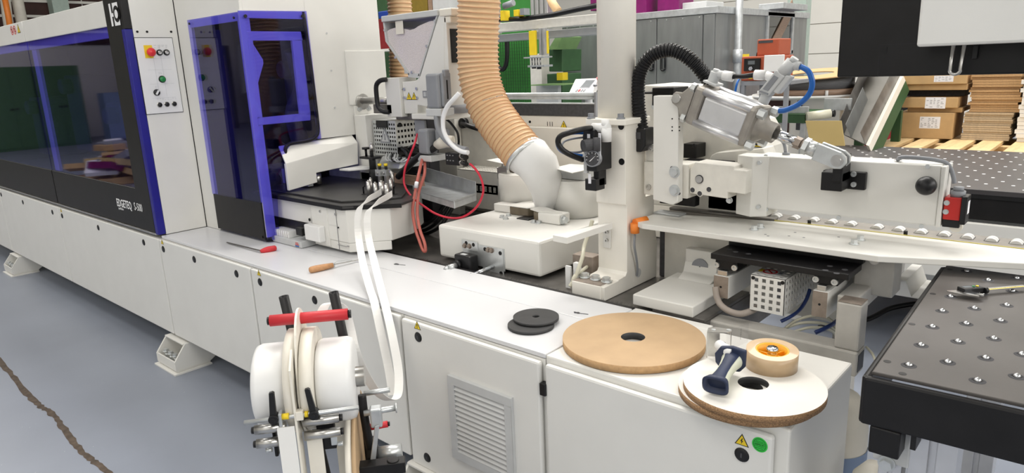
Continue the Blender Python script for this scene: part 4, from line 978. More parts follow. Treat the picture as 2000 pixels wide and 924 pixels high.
g = G(); p = (-2.9654, 2.88, 1.3011); g.cyl(p, (p[0], 2.909, p[2]), .03); g.tube([p, (-2.8884, 2.87, 1.286), (-2.8089, 2.86, 1.2744)], .014); solo('clamp_lever', g, black_plastic, 'black clamp lever left of the big suction hose, under the hopper', 'lever')

# ============================================================= WHITE POST with round pipe
t = thing('machine_post', 'white square machine post carrying the thick round white pipe', 'post', (-1.46, 2.3, .75))
PX0, PX1 = -1.530, -1.397
g = G(); g.prism([(2.045, .75), (2.425, .75), (2.425, .9), (2.40, 1.0), (2.40, 1.10), (2.335, 1.10), (2.335, 1.39), (2.19, 1.39), (2.19, 1.092), (2.20, 1.085), (2.20, .825), (2.19, .812), (2.14, .808), (2.14, .805), (2.045, .803)], 'x', PX0, PX1); build('post_body', g, post_white, t, .004)
g = G(); g.box(PX0 - .035, PX1 + .01, 2.175, 2.35, 1.39, 1.412); build('top_flange', g, post_white, t, .003)
g = G(); g.box(-1.545, -1.412, 2.040, 2.13, .7505, .806); build('foot_block', g, post_white, t, .003)
g = G(); g.box(-1.543, -1.414, 2.043, 2.128, .8062, .8072); build('foot_top', g, brownsteel, t)
for x in (-1.525, -1.475, -1.425): bolt(t, (x, 2.10, .807), (0, 0, 1), .016, .018)
for p in ((-1.4151, 2.189, 1.3856), (-1.4133, 2.189, 1.2549)):
    g = G(); g.cyl((p[0], 2.1885, p[2]), (p[0], 2.191, p[2]), .0125); build('hole', g, black, t)
g = G(); g.cyl((-1.50, 2.29, 1.412), (-1.50, 2.29, 2.6), .073, n=48); build('round_pipe', g, post_white, t)
for x, y in ((-1.55, 2.19), (-1.42, 2.195), (-1.41, 2.335)): bolt(t, (x, y, 1.412), (0, 0, 1), .012, .02, grey_pl)
# small L shelf bracket on the post front
t = thing('shelf_bracket', 'small white angle shelf screwed to the front of the machine post', 'bracket', (-1.52, 2.15, .95))
a, b, c, d = (-1.5829, 1.98, 0.991), (-1.5202, 1.98, 0.9896), (-1.4522, 2.18, 1.0148), (-1.5237, 2.18, 0.9979)
g = G(); g.hexa([a, b, c, d], [(p[0], p[1], p[2] + .003) for p in (a, b, c, d)]); g.hexa([b, c, (c[0] + .003, c[1], c[2]), (b[0] + .003, b[1], b[2])], [(b[0], b[1], b[2] + .003), (c[0], c[1], c[2] + .003), (c[0] + .003, c[1], c[2] + .003), (b[0] + .003, b[1], b[2] + .003)])
g.hexa([(a[0], a[1], a[2] - .02), (b[0], b[1], b[2] - .02), (b[0], b[1] + .003, b[2] - .02), (a[0], a[1] + .003, a[2] - .02)], [a, b, (b[0], b[1] + .003, b[2]), (a[0], a[1] + .003, a[2])])
g.hexa([(b[0], b[1], b[2] - .02), (c[0], c[1], c[2] - .02), (c[0] + .003, c[1], c[2] - .02), (b[0] + .003, b[1], b[2] - .02)], [b, c, (c[0] + .003, c[1], c[2]), (b[0] + .003, b[1], b[2])])
build('shelf', g, white, t)
g = G(); p = (-1.486, 2.198, 0.9537); g.box(p[0] - .018, p[0] + .018, 2.193, 2.20, p[2] - .045, p[2] + .055); build('back_plate', g, white, t, .004)
for q in ((-1.4824, 2.193, 0.9758), (-1.4827, 2.193, 0.9428)): bolt(t, q, (0, -1, 0), .007, .01, steel, 'socket')
# pneumatic regulator on the post
t = thing('air_regulator', 'black pneumatic regulator with round pressure gauge on the machine post', 'regulator', (-1.52, 2.17, 1.28))
p0, p1 = (-1.5234, 2.12, 1.3493), (-1.422, 2.12, 1.2273)
g = G(); g.box(p0[0] + .02, p1[0] - .035, 2.09, 2.19, p1[2], p0[2]); build('body', g, black_plastic, t, .004)
g = G(); g.box(p0[0] + .0, p0[0] + .05, 2.10, 2.19, p0[2] - .02, p0[2] + .03); g.box(p0[0] - .01, p0[0] + .025, 2.11, 2.18, p0[2] - .05, p0[2] + .01); build('valve', g, black_plastic, t, .003)
g = G(); g.box(p0[0] + .03, p0[0] + .055, 2.12, 2.17, p1[2] - .06, p1[2]); g.box(p0[0] + .005, p0[0] + .055, 2.10, 2.16, p1[2] - .075, p1[2] - .03); build('lower_valve', g, black_plastic, t, .003)
c = (-1.4644, 2.085, 1.3289)
g = G(); g.cyl((c[0] + .005, 2.092, c[2]), (c[0] - .02, 2.045, c[2] - .002), .022, n=16, smooth=False); g.cyl((c[0] + .02, 2.095, c[2]), (c[0], 2.08, c[2]), .026); build('regulator_knob', g, dark_grey, t)
c = (-1.465, 2.075, 1.2777)
g = G(); dd = Vector((.35, -.9, .1)).normalized(); C0 = Vector(c)
g.lathe([(.030, -.03), (.030, .006), (.026, .008), (.026, .003), (.0001, .003)], C0, dd, 28); g.m = 1; g.cyl(C0 + dd * .0032, C0 + dd * .0036, .0255, n=24); g.m = 2
fr_ = frame(C0 + dd * .004, dd.cross(Vector((0, 0, 1))) * -1, (0, 0, 1)); g.M = fr_; g.prism([(-.016, -.013), (-.013, -.016), (.016, .014)], 'z', 0, .0006)
for k in range(9):
    an = math.radians(225 - k * 33.75); g.prism([(.019 * math.cos(an - .05), .019 * math.sin(an - .05)), (.024 * math.cos(an - .05), .024 * math.sin(an - .05)), (.024 * math.cos(an + .05), .024 * math.sin(an + .05)), (.019 * math.cos(an + .05), .019 * math.sin(an + .05))], 'z', 0, .0004)
build('pressure_gauge', g, [grey_pl, dark_grey, white_ink], t)
g = G(); c = (-1.515, 2.1, 1.2775); g.cyl((c[0] - .02, c[1], c[2]), (c[0] + .03, c[1] - .01, c[2]), .014); g.cyl((c[0], c[1], c[2] + .025), (c[0] + .02, c[1], c[2] + .025), .012); g.box(c[0] - .005, c[0] + .01, c[1] - .005, c[1] + .01, c[2] - .06, c[2]); build('hose_fitting', g, light_grey, t, .002)
g = G(); c = (-1.4997, 2.13, 1.385); g.cyl(c, (c[0] + .07, c[1], c[2]), .017); g.cyl((c[0] + .055, c[1], c[2]), (c[0] + .055, c[1], c[2] + .03), .015); g.cyl((c[0] + .06, c[1], c[2] - .05), (c[0] + .06, c[1], c[2]), .02, n=8); build('elbow_fitting', g, white_pl, t)
for q in ((-1.4129, 2.088, 1.3253),):
    g = G(); g.box(q[0] - .034, q[0] - .024, 2.088, 2.09, q[2] - .05, q[2] + .045); g.m = 1; g.box(q[0] - .031, q[0] - .029, 2.0875, 2.088, q[2] - .045, q[2] + .04); build('rating_label', g, [paper, grey_ink], t)
for q in ((-1.4973, 2.09, 1.3458), (-1.4953, 2.09, 1.1976)):
    g = G(); g.box(q[0] - .006, q[0] + .006, 2.098, 2.10, q[2] - .018, q[2] + .018); build('white_label', g, paper, t)
hose('air_hose', [(-1.4997, 2.13, 1.3831), (-1.4911, 2.06, 1.3861), (-1.504, 2, 1.3804), (-1.5352, 1.98, 1.3668), (-1.5475, 1.98, 1.3443), (-1.5374, 1.99, 1.3177), (-1.5212, 2.02, 1.2945), (-1.5124, 2.08, 1.2706)], .0105, black_plastic, 'black air hose bowing left from the elbow of the regulator', 'hose')
hose('air_hose', [(-1.54, 2.16, 1.3581), (-1.5484, 2.1, 1.3675), (-1.5549, 2.03, 1.3666), (-1.5653, 2, 1.347), (-1.5591, 2, 1.3193), (-1.5474, 2.03, 1.2976), (-1.5194, 2.09, 1.2823)], .007, blue_tube_m, 'blue air tube bowing left beside the black one at the regulator', 'hose')
hose('air_hose', [(-1.5331, 2.15, 1.3459), (-1.556, 2.1, 1.3463), (-1.5632, 2.04, 1.341), (-1.5603, 2.02, 1.3226), (-1.5553, 2.05, 1.3005), (-1.5261, 2.09, 1.2991), (-1.5193, 2.12, 1.317)], .004, grey_pl, 'thin grey air tube inside the black loop at the regulator', 'hose')
# corrugated conduit from the post over to the cylinder
t = thing('corrugated_conduit', 'black corrugated conduit arching from its black clamp over to the cylinder', 'conduit', (-1.36, 2.3, 1.3))
cp = [(-1.3956, 2.3, 1.3703), (-1.407, 2.3, 1.4372), (-1.4117, 2.3, 1.5036), (-1.4031, 2.3, 1.569), (-1.3751, 2.3, 1.618), (-1.3342, 2.31, 1.6454), (-1.2878, 2.32, 1.6504), (-1.2419, 2.33, 1.6323), (-1.2003, 2.34, 1.5986), (-1.1738, 2.36, 1.5599), (-1.155, 2.38, 1.5247), (-1.1441, 2.4, 1.4965)]
P = smooth_path(cp, 30); Ln = [0]
for i in range(1, len(P)): Ln.append(Ln[-1] + (P[i] - P[i - 1]).length)
N_ = int(Ln[-1] / .0115 * 4); Qc = []; j = 0
for i in range(N_ + 1):
    s = Ln[-1] * i / N_
    while j < len(Ln) - 2 and Ln[j + 1] < s: j += 1
    Qc.append(P[j].lerp(P[j + 1], (s - Ln[j]) / max(1e-9, Ln[j + 1] - Ln[j])))
g = G(); g.tube(Qc, [.0265 if (i % 4) in (0, 1) else .0215 for i in range(N_ + 1)], 18, smooth=False); build('conduit_wall', g, black_plastic, t)
c = (-1.3976, 2.3, 1.3277)
g = G(); g.prism([(c[0] - .035, c[2] + .045), (c[0] - .035, c[2] - .02), (c[0] - .015, c[2] - .045), (c[0] + .02, c[2] - .045), (c[0] + .038, c[2] - .02), (c[0] + .038, c[2] + .045)], 'y', 2.265, 2.335); build('clamp_body', g, black_plastic, t, .006)
g = G(); g.box(c[0] - .015, c[0] + .02, 2.262, 2.265, c[2] + .005, c[2] + .03); g.box(c[0] - .012, c[0] + .017, 2.2615, 2.262, c[2] + .016, c[2] + .018); build('clamp_lid', g, dark_grey, t, .002)
bolt(t, (c[0] - .024, 2.265, c[2] + .02), (0, -1, 0), .008, .012, zinc)
# orange sensor plug and cable on the post side
t = thing('sensor_plug', 'orange angled sensor plug with grey cable on the side of the post', 'plug', (-1.36, 2.28, .98))
a, b = (-1.375, 2.221, 0.9798), (-1.375, 2.2209, 1.018)
g = G(); g.cyl(a, b, .017); g.cyl(b, (b[0] + .02, b[1] + .05, b[2] + .004), .017); build('plug_body', g, orange, t)
g = G(); g.tube(smooth_path([(-1.375, 2.221, 0.9738), (-1.375, 2.2175, 0.93), (-1.38, 2.2406, 0.8727), (-1.385, 2.2565, 0.8264), (-1.392, 2.2642, 0.7959)]), .0045, 8); build('cable', g, grey_pl, t)
g = G(); q = (-1.3965, 2.2829, 0.8009); g.cyl((q[0] - .001, q[1], q[2]), (q[0] + .001, q[1], q[2]), .018); build('cable_hole', g, light_grey, t)
g = G(); q = (-1.377, 2.261, 1.018); g.box(q[0] - .01, q[0] + .03, q[1], q[1] + .05, q[2] - .012, q[2] + .006); build('red_base', g, red, t)
# valve parts hanging behind the block, left of the post foot
t = thing('hose_cluster', 'yellowed hoses and small brass valves beside the foot of the post', 'hose', (-1.6, 2.15, .76))
g = G(); g.tube(smooth_path([(-1.5712, 2.22, 1.0073), (-1.5753, 2.2, 0.9582), (-1.5772, 2.17, 0.9117), (-1.5563, 2.13, 0.8819), (-1.5478, 2.09, 0.8408), (-1.5536, 2.07, 0.8032), (-1.5617, 2.05, 0.7757)]), .008, 8); build('clear_hose', g, clear_tube, t)
g = G(); g.tube(smooth_path([(-1.6175, 2.3, 0.8104), (-1.5828, 2.2, 0.8184), (-1.5577, 2.12, 0.8211), (-1.5534, 2.07, 0.8137), (-1.5591, 2.06, 0.784)]), .007, 8); build('clear_hose', g, clear_tube, t)
q = (-1.6028, 2.2, 0.8324); g = G(); g.box(q[0] - .05, q[0] + .05, 2.19, 2.25, q[2] - .04, q[2] + .03); build('brass_valve', g, brownsteel, t, .004)
q = (-1.6012, 2.1, 0.7976); g = G(); g.box(q[0] - .012, q[0] + .012, 2.09, 2.10, q[2] - .045, q[2] + .045); g.box(q[0] + .02, q[0] + .045, 2.10, 2.12, q[2] - .02, q[2] + .06); build('white_tab', g, white_pl, t)

# ============================================================= PRESSURE DEVICE: block, arm, cylinder, beam
t = thing('rear_casing', 'white rear casing block with black angle plates right of the machine post', 'casing', (-1.3, 2.7, 1.0))
g = G()
c0, c1, c2, c3, c4 = (-1.536, 2.55, 1.5198), (-1.3455, 2.55, 1.5094), (-1.0792, 2.55, 1.375), (-1.0221, 2.55, 1.2817), (-1.4312, 2.55, 1.1455)
g.prism([(c0[0], 1.02), (c0[0], c0[2]), (c1[0], c1[2]), (c2[0], c2[2]), (c3[0], c3[2]), (c3[0], 1.02)], 'y', 2.55, 2.80); build('casing_body', g, offwhite, t, .006)
e0, e1, e2 = (-1.2101, 2.46, 1.2283), (-1.1655, 2.46, 1.2698), (-0.9898, 2.46, 1.2934)
g = G(); g.prism([(e0[0], e0[2] - .03), (e0[0] + .005, e0[2]), (e1[0] - .02, e1[2] - .01), (e1[0], e1[2]), (e2[0], e2[2]), (e2[0] + .02, e2[2] - .05)], 'y', 2.46, 2.56); build('low_casing', g, offwhite, t, .003)
g = G(); g.prism([(-1.0639, 1.3797), (-1.0021, 1.2883), (-1.0441, 1.2826), (-1.1060, 1.3503)], 'y', 2.495, 2.56); build('corner_flap', g, white, t, .002)
w_ = frame((-1.0291, 2.494, 1.3065), (1, 0, 0), (0, 0, 1)); warn(t, w_, .05, 'hand')
g = G(); q0, q1 = (-1.4749, 2.5, 1.4931), (-1.3932, 2.5, 1.4247); g.box(q0[0], q1[0] + .0, 2.53, 2.549, q1[2], q0[2]); g.box(q0[0], q1[0], 2.43, 2.549, q0[2] - .004, q0[2] + .004); g.box(q1[0] - .035, q1[0] + .06, 2.43, 2.549, q1[2] + .02, q0[2] + .02); build('angle_plate', g, black, t, .003)
for p in ((-1.4731, 2.529, 1.4915), (-1.4725, 2.529, 1.4362)): bolt(t, (p[0], 2.53, p[2]), (0, -1, 0), .012, .012)
g = G(); q0, q1 = (-1.3145, 2.5, 1.2959), (-1.254, 2.5, 1.2405); g.box(q0[0], q1[0], 2.47, 2.549, q1[2], q0[2]); g.cyl((q0[0] + .05, 2.472, q1[2] + .05), (q0[0] + .05, 2.466, q1[2] + .05), .008); build('black_block', g, black, t, .006)
g = G(); q0, q1 = (-1.2754, 2.42, 1.2433), (-1.0913, 2.42, 1.2368); g.box(q0[0], q1[0], 2.40, 2.46, q1[2], q0[2]); build('black_bar', g, black, t, .003)

t = thing('pressure_arm', 'white bolted lever arm assembly holding the pneumatic cylinder', 'machine part', (-1.2, 2.33, 1.1))
g = G(); g.box(-1.386, -1.20, 2.302, 2.40, 1.115, 1.243); build('base_block', g, offwhite, t, .004)
g = G(); g.box(-1.386, -1.27, 2.315, 2.40, 1.243, 1.308); build('upper_block', g, offwhite, t, .004)
for p in ((-1.3574, 2.315, 1.2947), (-1.318, 2.315, 1.2966)): bolt(t, (p[0], 2.315, p[2]), (0, -1, 0), .012, .014, steel, 'socket')
for p in ((-1.3641, 2.302, 1.1466), (-1.3241, 2.302, 1.146)): bolt(t, (p[0], 2.302, p[2]), (0, -1, 0), .011, .006, steel, 'socket')
g = G(); g.prism([(-1.322, 1.107), (-1.24, 1.095), (-1.218, 1.108), (-1.222, 1.472), (-1.246, 1.492), (-1.324, 1.492)], 'y', 2.262, 2.300); arm = build('upright_plate', g, white, t, .003)
for p, r in (((-1.2321, 2.262, 1.2188), .016), ((-1.2309, 2.262, 1.1507), .016)): bolt(t, (p[0], 2.262, p[2]), (0, -1, 0), r, .014)
for p in ((-1.2443, 2.261, 1.2332), (-1.2136, 2.261, 1.141)):
    g = G(); g.cyl((p[0], 2.2625, p[2]), (p[0], 2.2605, p[2]), .006); build('pin_hole', g, dark_grey, arm)
for px in (1313, 1327):
    for py in (232, 248, 255):
        p = {(1313, 232): (-1.2457, 2.262, 1.4108), (1313, 248): (-1.2452, 2.262, 1.3816), (1313, 255): (-1.245, 2.262, 1.3687), (1327, 232): (-1.2172, 2.262, 1.4113), (1327, 248): (-1.2167, 2.262, 1.3823), (1327, 255): (-1.2164, 2.262, 1.3696)}[(px, py)]
        g = G(); g.cyl((p[0], 2.2625, p[2]), (p[0], 2.261, p[2]), .0028, n=8); build('pin_hole', g, black, arm)
g = G(); g.prism([(-1.198, 1.135), (-1.050, 1.128), (-1.050, 1.152), (-.985, 1.150), (-.985, 1.232), (-1.03, 1.234), (-1.03, 1.246), (-1.178, 1.252), (-1.198, 1.225)], 'y', 2.312, 2.40); jb = build('joint_block', g, offwhite, t, .003)
for p, r in (((-1.185, 2.312, 1.1486), .0115), ((-1.1562, 2.312, 1.1378), .0115), ((-1.1206, 2.312, 1.1561), .0115)):
    g = G(); g.lathe([(r, 0), (r, .002), (r * .8, .002)], (p[0], 2.312, p[2]), (0, -1, 0), 18); g.m = 1; g.cyl((p[0], 2.3125, p[2]), (p[0], 2.311, p[2]), r * .95); build('bore', g, [offwhite, dark_grey], jb)
p = (-1.1596, 2.312, 1.1905); g = G(); g.cyl((p[0], 2.312, p[2]), (p[0], 2.306, p[2]), .013); g.m = 1; g.ring((p[0], 2.312, p[2]), (0, -1, 0), .013, .016, .002, 24); build('pivot_pin', g, [steel, dark_grey], jb)
bolt(t, (-1.0588, 2.35, 1.116), (0, -1, 0), .009, .012)
g = G(); g.box(-1.385, -1.23, 2.42, 2.46, 1.06, 1.11); build('black_slide', g, black, t, .004)
g = G(); g.box(-1.24, -1.05, 2.55, 2.9, 1.03, 1.12); build('under_plate', g, offwhite, t, .003)

# pneumatic cylinder, built along its own axis
P0 = Vector((-1.2221, 2.31, 1.4838)); P1 = Vector((-0.6818, 2.31, 1.2894))
ax = (P1 - P0).normalized(); LEN = (P1 - P0).length
yy = Vector((0, 1, 0)); upv = yy.cross(ax) * -1
if upv.z < 0: upv = -upv
def cylM(): return frame(P0, ax, upv)
t = thing('pneumatic_cylinder', 'slanting aluminium pneumatic cylinder with steel clevis on the white beam', 'cylinder', P0)
Mx = cylM()
def cb(name, fn, mm, bev=0.0, par=None, label=None):
    g = G(); g.M = Mx; fn(g); return build(name, g, mm, par or t, bev, label)
hw = .061
def barrel(g):
    g.prism([(-hw * .62, -hw), (hw * .62, -hw), (hw, -hw * .62), (hw, hw * .62), (hw * .62, hw), (-hw * .62, hw), (-hw, hw * .62), (-hw, -hw * .62)], 'x', .10, .262)
cb('barrel', barrel, alu, .004)
for a, b in ((-1, -1), (-1, 1), (1, -1), (1, 1)):
    cb('tie_rod', lambda g: g.cyl((.09, a * hw * .90, b * hw * .90), (.27, a * hw * .90, b * hw * .90), .015, n=12), alu)
    for u0, u1 in ((.040, .056), (.294, .318)): cb('tie_nut', lambda g: g.cyl((u0, a * hw * .90, b * hw * .90), (u1, a * hw * .90, b * hw * .90), .017, n=6, smooth=False), zinc)
cb('rear_cap', lambda g: (g.box(.056, .098, -hw * 1.12, hw * 1.12, -hw * 1.12, hw * 1.12)), alu_cast, .012)
cb('front_cap', lambda g: (g.box(.258, .294, -hw * 1.12, hw * 1.12, -hw * 1.12, hw * 1.12)), alu_cast, .012)
cb('rod_housing', lambda g: g.lathe([(.056, .29), (.046, .305), (.034, .318), (.034, .352), (.029, .355), (.029, .346), (.0001, .346)], (0, 0, 0), (1, 0, 0), 28), alu_cast)
pb = [(-.020, -.012), (-.012, -.022), (.012, -.028), (.040, -.064), (.056, -.064), (.056, .064), (.040, .064), (.012, .026), (-.012, .020), (-.020, .010)]
for z in (.050, -.052): cb('pivot_bracket', lambda g: g.prism(pb, 'z', z, z + .012), alu_cast, .004)
cb('pivot_pin', lambda g: g.cyl((0, 0, -.055), (0, 0, .068), .016), steel)
cb('piston_rod', lambda g: g.cyl((.345, 0, 0), (.425, 0, 0), .018), chrome)
cb('rod_nut', lambda g: (g.cyl((.422, 0, 0), (.444, 0, 0), .020, n=6, smooth=False), g.cyl((.44, 0, 0), (.462, 0, 0), .013)), brownsteel)
cb('clevis_neck', lambda g: (g.cyl((.455, 0, 0), (.470, 0, 0), .028, n=6, smooth=False), g.cyl((.470, 0, 0), (.505, 0, 0), .025)), zinc)
for z in (-.030, .012):
    cb('clevis_cheek', lambda g: g.prism([(.50, -.028), (LEN, -.028), (LEN + .020, -.020), (LEN + .028, 0), (LEN + .020, .020), (LEN, .028), (.50, .028)], 'z', z, z + .014), zinc, .002)
cb('clevis_pin', lambda g: (g.cyl((LEN, 0, -.034), (LEN, 0, .032), .013), g.ring((LEN, 0, .026), (0, 0, 1), .013, .019, .002, 24)), steel)
# fittings on top of the cylinder
cb('elbow_fitting', lambda g: (g.box(.058, .11, .078, .086, -.03, .03), g.cyl((.080, .08, 0), (.080, .120, 0), .018), g.cyl((.075, .112, 0), (.125, .122, 0), .014), g.cyl((.080, .12, 0), (.080, .130, 0), .012)), light_grey, .002)
cb('elbow_fitting', lambda g: (g.cyl((.215, .155, 0), (.250, .165, 0), .017), g.cyl((.25, .165, 0), (.285, .165, 0), .015)), white_pl)
cb('elbow_fitting', lambda g: g.cyl((.110, .118, 0), (.145, .124, 0), .017), white_pl)
cb('air_tube', lambda g: g.tube([(.14, .123, 0), (.18, .138, 0), (.22, .157, 0)], .0085, 10), black_plastic)
cb('flow_valve', lambda g: (g.cyl((.275, .078, 0), (.278, .112, 0), .018), g.prism([(.252, .108), (.292, .108), (.318, .185), (.282, .195)], 'z', -.022, .022), g.prism([(.296, .125), (.318, .125), (.338, .19), (.318, .19)], 'z', -.018, .018)), light_grey, .004)
cb('flow_valve_slot', lambda g: (g.prism([(.266, .125), (.284, .125), (.300, .175), (.284, .178)], 'z', .0221, .024), g.prism([(.258, .113), (.288, .113), (.289, .118), (.259, .118)], 'z', .0221, .026)), grey_pl)
cb('valve_head', lambda g: (g.cyl((.300, .185, 0), (.316, .232, 0), .021), g.cyl((.312, .222, 0), (.345, .226, 0), .014), g.cyl((.316, .232, 0), (.320, .246, 0), .013)), light_grey)
cb('air_tube', lambda g: g.tube(smooth_path([(.345, .226, 0), (.375, .220, 0), (.400, .192, 0), (.404, .155, -.005), (.385, .115, -.01), (.352, .082, -.015), (.33, .07, -.015)], 6), .009, 10), blue_tube_m, label='blue air tube')
# beam
t = thing('white_beam', 'long white box beam with black ball knob and black bracket under the clevis', 'beam', (-.7, 2.45, 1.09))
zb0, zb1 = 1.088, 1.275
g = G(); g.box(-.965, -.418, 2.40, 2.50, zb0, zb1); bm_ = build('beam_body', g, white, t, .004)
g = G(); g.prism([(-1.050, 2.385), (-.985, 2.36), (-.94, 2.395), (-.94, 2.50), (-1.050, 2.50)], 'z', 1.060, 1.276); build('end_block', g, white, t, .003)
g = G(); g.box(-.418, -.405, 2.398, 2.502, zb0 - .002, zb1 - .002); build('end_cap', g, white, t, .003)
for p in ((-0.9531, 2.399, 1.2752), (-0.9421, 2.399, 1.0855), (-0.698, 2.399, 1.0835), (-0.4538, 2.399, 1.0838), (-0.454, 2.399, 1.2709)):
    g = G(); g.cyl((p[0], 2.400, p[2]), (p[0], 2.395, p[2]), .007, n=12); build('screw', g, zinc, bm_)
for p in ((-0.9666, 2.372, 1.2544), (-0.9632, 2.372, 1.0975)):
    g = G(); g.cyl((p[0] + .002, 2.38, p[2]), (p[0] + .002, 2.368, p[2]), .007, n=12); build('screw', g, zinc, t)
q0, q1 = (-0.7517, 2.385, 1.2486), (-0.6201, 2.385, 1.1911)
g = G(); g.box(q0[0], q1[0], 2.378, 2.399, q1[2] - .006, q0[2] - .006); g.box(q0[0] + .02, q0[0] + .085, 2.30, 2.378, q1[2] - .002, q0[2] + .0); g.box(q0[0] + .055, q0[0] + .085, 2.295, 2.378, q0[2] - .03, q0[2] + .055); br = build('clevis_bracket', g, black, t, .003)
for p in ((-0.7403, 2.378, 1.2333), (-0.7383, 2.378, 1.2027), (-0.6552, 2.378, 1.236), (-0.6527, 2.378, 1.2028)):
    bolt(br, (p[0], 2.378, p[2]), (0, -1, 0), .0085, .008, zinc, 'socket')
g = G(); p = (-0.4488, 2.385, 1.2152); g.sphere((p[0], 2.376, p[2]), .029, 24, 16); g.cyl((p[0], 2.376, p[2]), (p[0], 2.40, p[2]), .012); build('ball_knob', g, black_plastic, t)
g = G(); g.tube(smooth_path([(-0.5458, 2.44, 1.2808), (-0.5361, 2.42, 1.2903), (-0.512, 2.42, 1.2932), (-0.4768, 2.42, 1.292), (-0.437, 2.43, 1.2867), (-0.4138, 2.44, 1.279), (-0.4016, 2.45, 1.2596), (-0.3927, 2.45, 1.2366), (-0.388, 2.45, 1.2165)]), .0065, 8); g.cyl((-0.5458, 2.44, 1.2808), (-0.5458, 2.44, 1.28), .012); build('cable', g, grey_pl, t)
g = G(); g.tube(smooth_path([(-0.9059, 2.46, 1.2684), (-0.9088, 2.46, 1.2882), (-0.9156, 2.46, 1.3149), (-0.9327, 2.47, 1.3276)]), .006, 8); g.cyl((-0.9059, 2.46, 1.274), (-0.9059, 2.46, 1.283), .013); build('cable', g, grey_pl, t)
# red limit switch at the end of the beam
t = thing('limit_switch', 'red limit switch with small cream roller at the right end of the white beam', 'switch', (-.39, 2.44, 1.12))
a, b = (-0.4039, 2.43, 1.1802), (-0.3676, 2.43, 1.1106)
g = G(); g.box(-.402, -.402 + .045, 2.405, 2.455, b[2], a[2]); build('switch_body', g, red_box, t, .003)
g = G(); g.box(-.357, -.342, 2.40, 2.458, b[2] - .01, a[2] + .006); g.box(-.402, -.357, 2.41, 2.45, b[2] - .024, b[2]); build('switch_lid', g, black_plastic, t, .002)
g = G(); g.box(-.3415, -.341, 2.415, 2.445, b[2] + .02, a[2] - .01); build('label', g, paper, t)
g = G(); c = (-0.3828, 2.43, 1.1979); g.cyl((-.372, 2.43, a[2]), (-.372, 2.43, a[2] + .018), .020, n=12); g.cyl((-.372, 2.43, a[2] + .018), (-.372, 2.43, a[2] + .03), .014); build('cable_gland', g, grey_pl, t)
g = G(); c = (-0.3668, 2.43, 1.0883); g.cyl((c[0], 2.42, c[2]), (c[0], 2.435, c[2]), .017, n=24); g.m = 1; g.cyl((c[0], 2.418, c[2]), (c[0], 2.437, c[2]), .004); build('roller', g, [cream, steel], t)
for z in (.35, .75):
    g = G(); zz = b[2] + (a[2] - b[2]) * z; g.hexbolt((-.395, 2.405, zz), (0, -1, 0), .006, .006); build('screw', g, zinc, t)

# ============================================================= OUTFEED RAIL
ZR = 1.025
t = thing('outfeed_rail', 'long white tapered guide rail with black under bars and six bolts', 'rail', (-.8, 2.35, 1.0))
poly = [(-1.385, 2.262), (-1.375, 2.225), (-1.33, 2.200), (-.521, 2.198), (-.18, 2.330), (.06, 2.42), (.06, 2.497), (-.90, 2.497), (-1.385, 2.40)]
g = G(); g.prism(poly, 'z', ZR - .020, ZR); build('rail_plate', g, white, t, .003)
g = G(); g.box(-1.385, -1.27, 2.37, 2.43, ZR + .0005, ZR + .008); build('rail_end_plate', g, galv, t, .002)
for p in ((-0.9518, 2.3217, 1.025), (-0.9463, 2.3617, 1.025), (-0.6174, 2.2999, 1.025), (-0.6167, 2.3625, 1.025)): bolt(t, p, (0, 0, 1), .0115, .016)
for p in ((-0.8788, 2.2623, 1.025), (-0.8228, 2.3575, 1.025), (-0.8217, 2.2982, 1.025), (-0.7745, 2.303, 1.025), (-0.8941, 2.2783, 1.025), (-0.6845, 2.368, 1.025)):
    g = G(); g.cyl((p[0], p[1], ZR), (p[0], p[1], ZR + .0004), .0045, n=10); build('hole', g, grey_ink, t)
# roller conveyor strip
mustard_line = mat('yellowish_plastic', (0.55, 0.47, 0.12), 0.5, var=0.1)
t = thing('roller_strip', 'brown-grey conveyor strip with a row of small white skate rollers', 'conveyor', (-.6, 2.57, 1.0))
g = G(); g.box(-1.385, .06, 2.500, 2.645, ZR - .03, ZR - .006); build('strip_plate', g, strip_brown, t, .002)
g = G(); g.box(-.95, .06, 2.4985, 2.503, ZR - .008, ZR + .0015); build('yellow_edge', g, mustard_line, t, label='yellowish plastic edge line')
xs = [-1.0864, -1.0322, -0.9777, -0.9106, -0.8403, -0.7768, -0.7109, -0.6246, -0.5569, -0.4897, -0.4225, -0.3565, -0.2915, -0.2269]
for x in xs:
    for dy in (.0, .022):
        g = G(); g.cyl((x, 2.571 + dy, ZR - .014), (x, 2.591 + dy, ZR - .014), .019, n=24); build('skate_roller', g, white_pl, t)
    g = G(); g.box(x - .019, x + .019, 2.5705, 2.6135, ZR - .0055, ZR - .0052); build('roller_slot', g, black, t)
for x in (-.83, -.52):
    g = G(); g.cyl((x, 2.515, ZR - .006), (x, 2.515, ZR + .012), .006); build('pin', g, black, t)
g = G(); g.box(-1.385, -.95, 2.50, 2.535, ZR - .005, ZR + .004); g.box(-1.385, -1.0, 2.56, 2.60, ZR - .005, ZR + .006); build('chain_guide', g, bed_steel, t, .002)

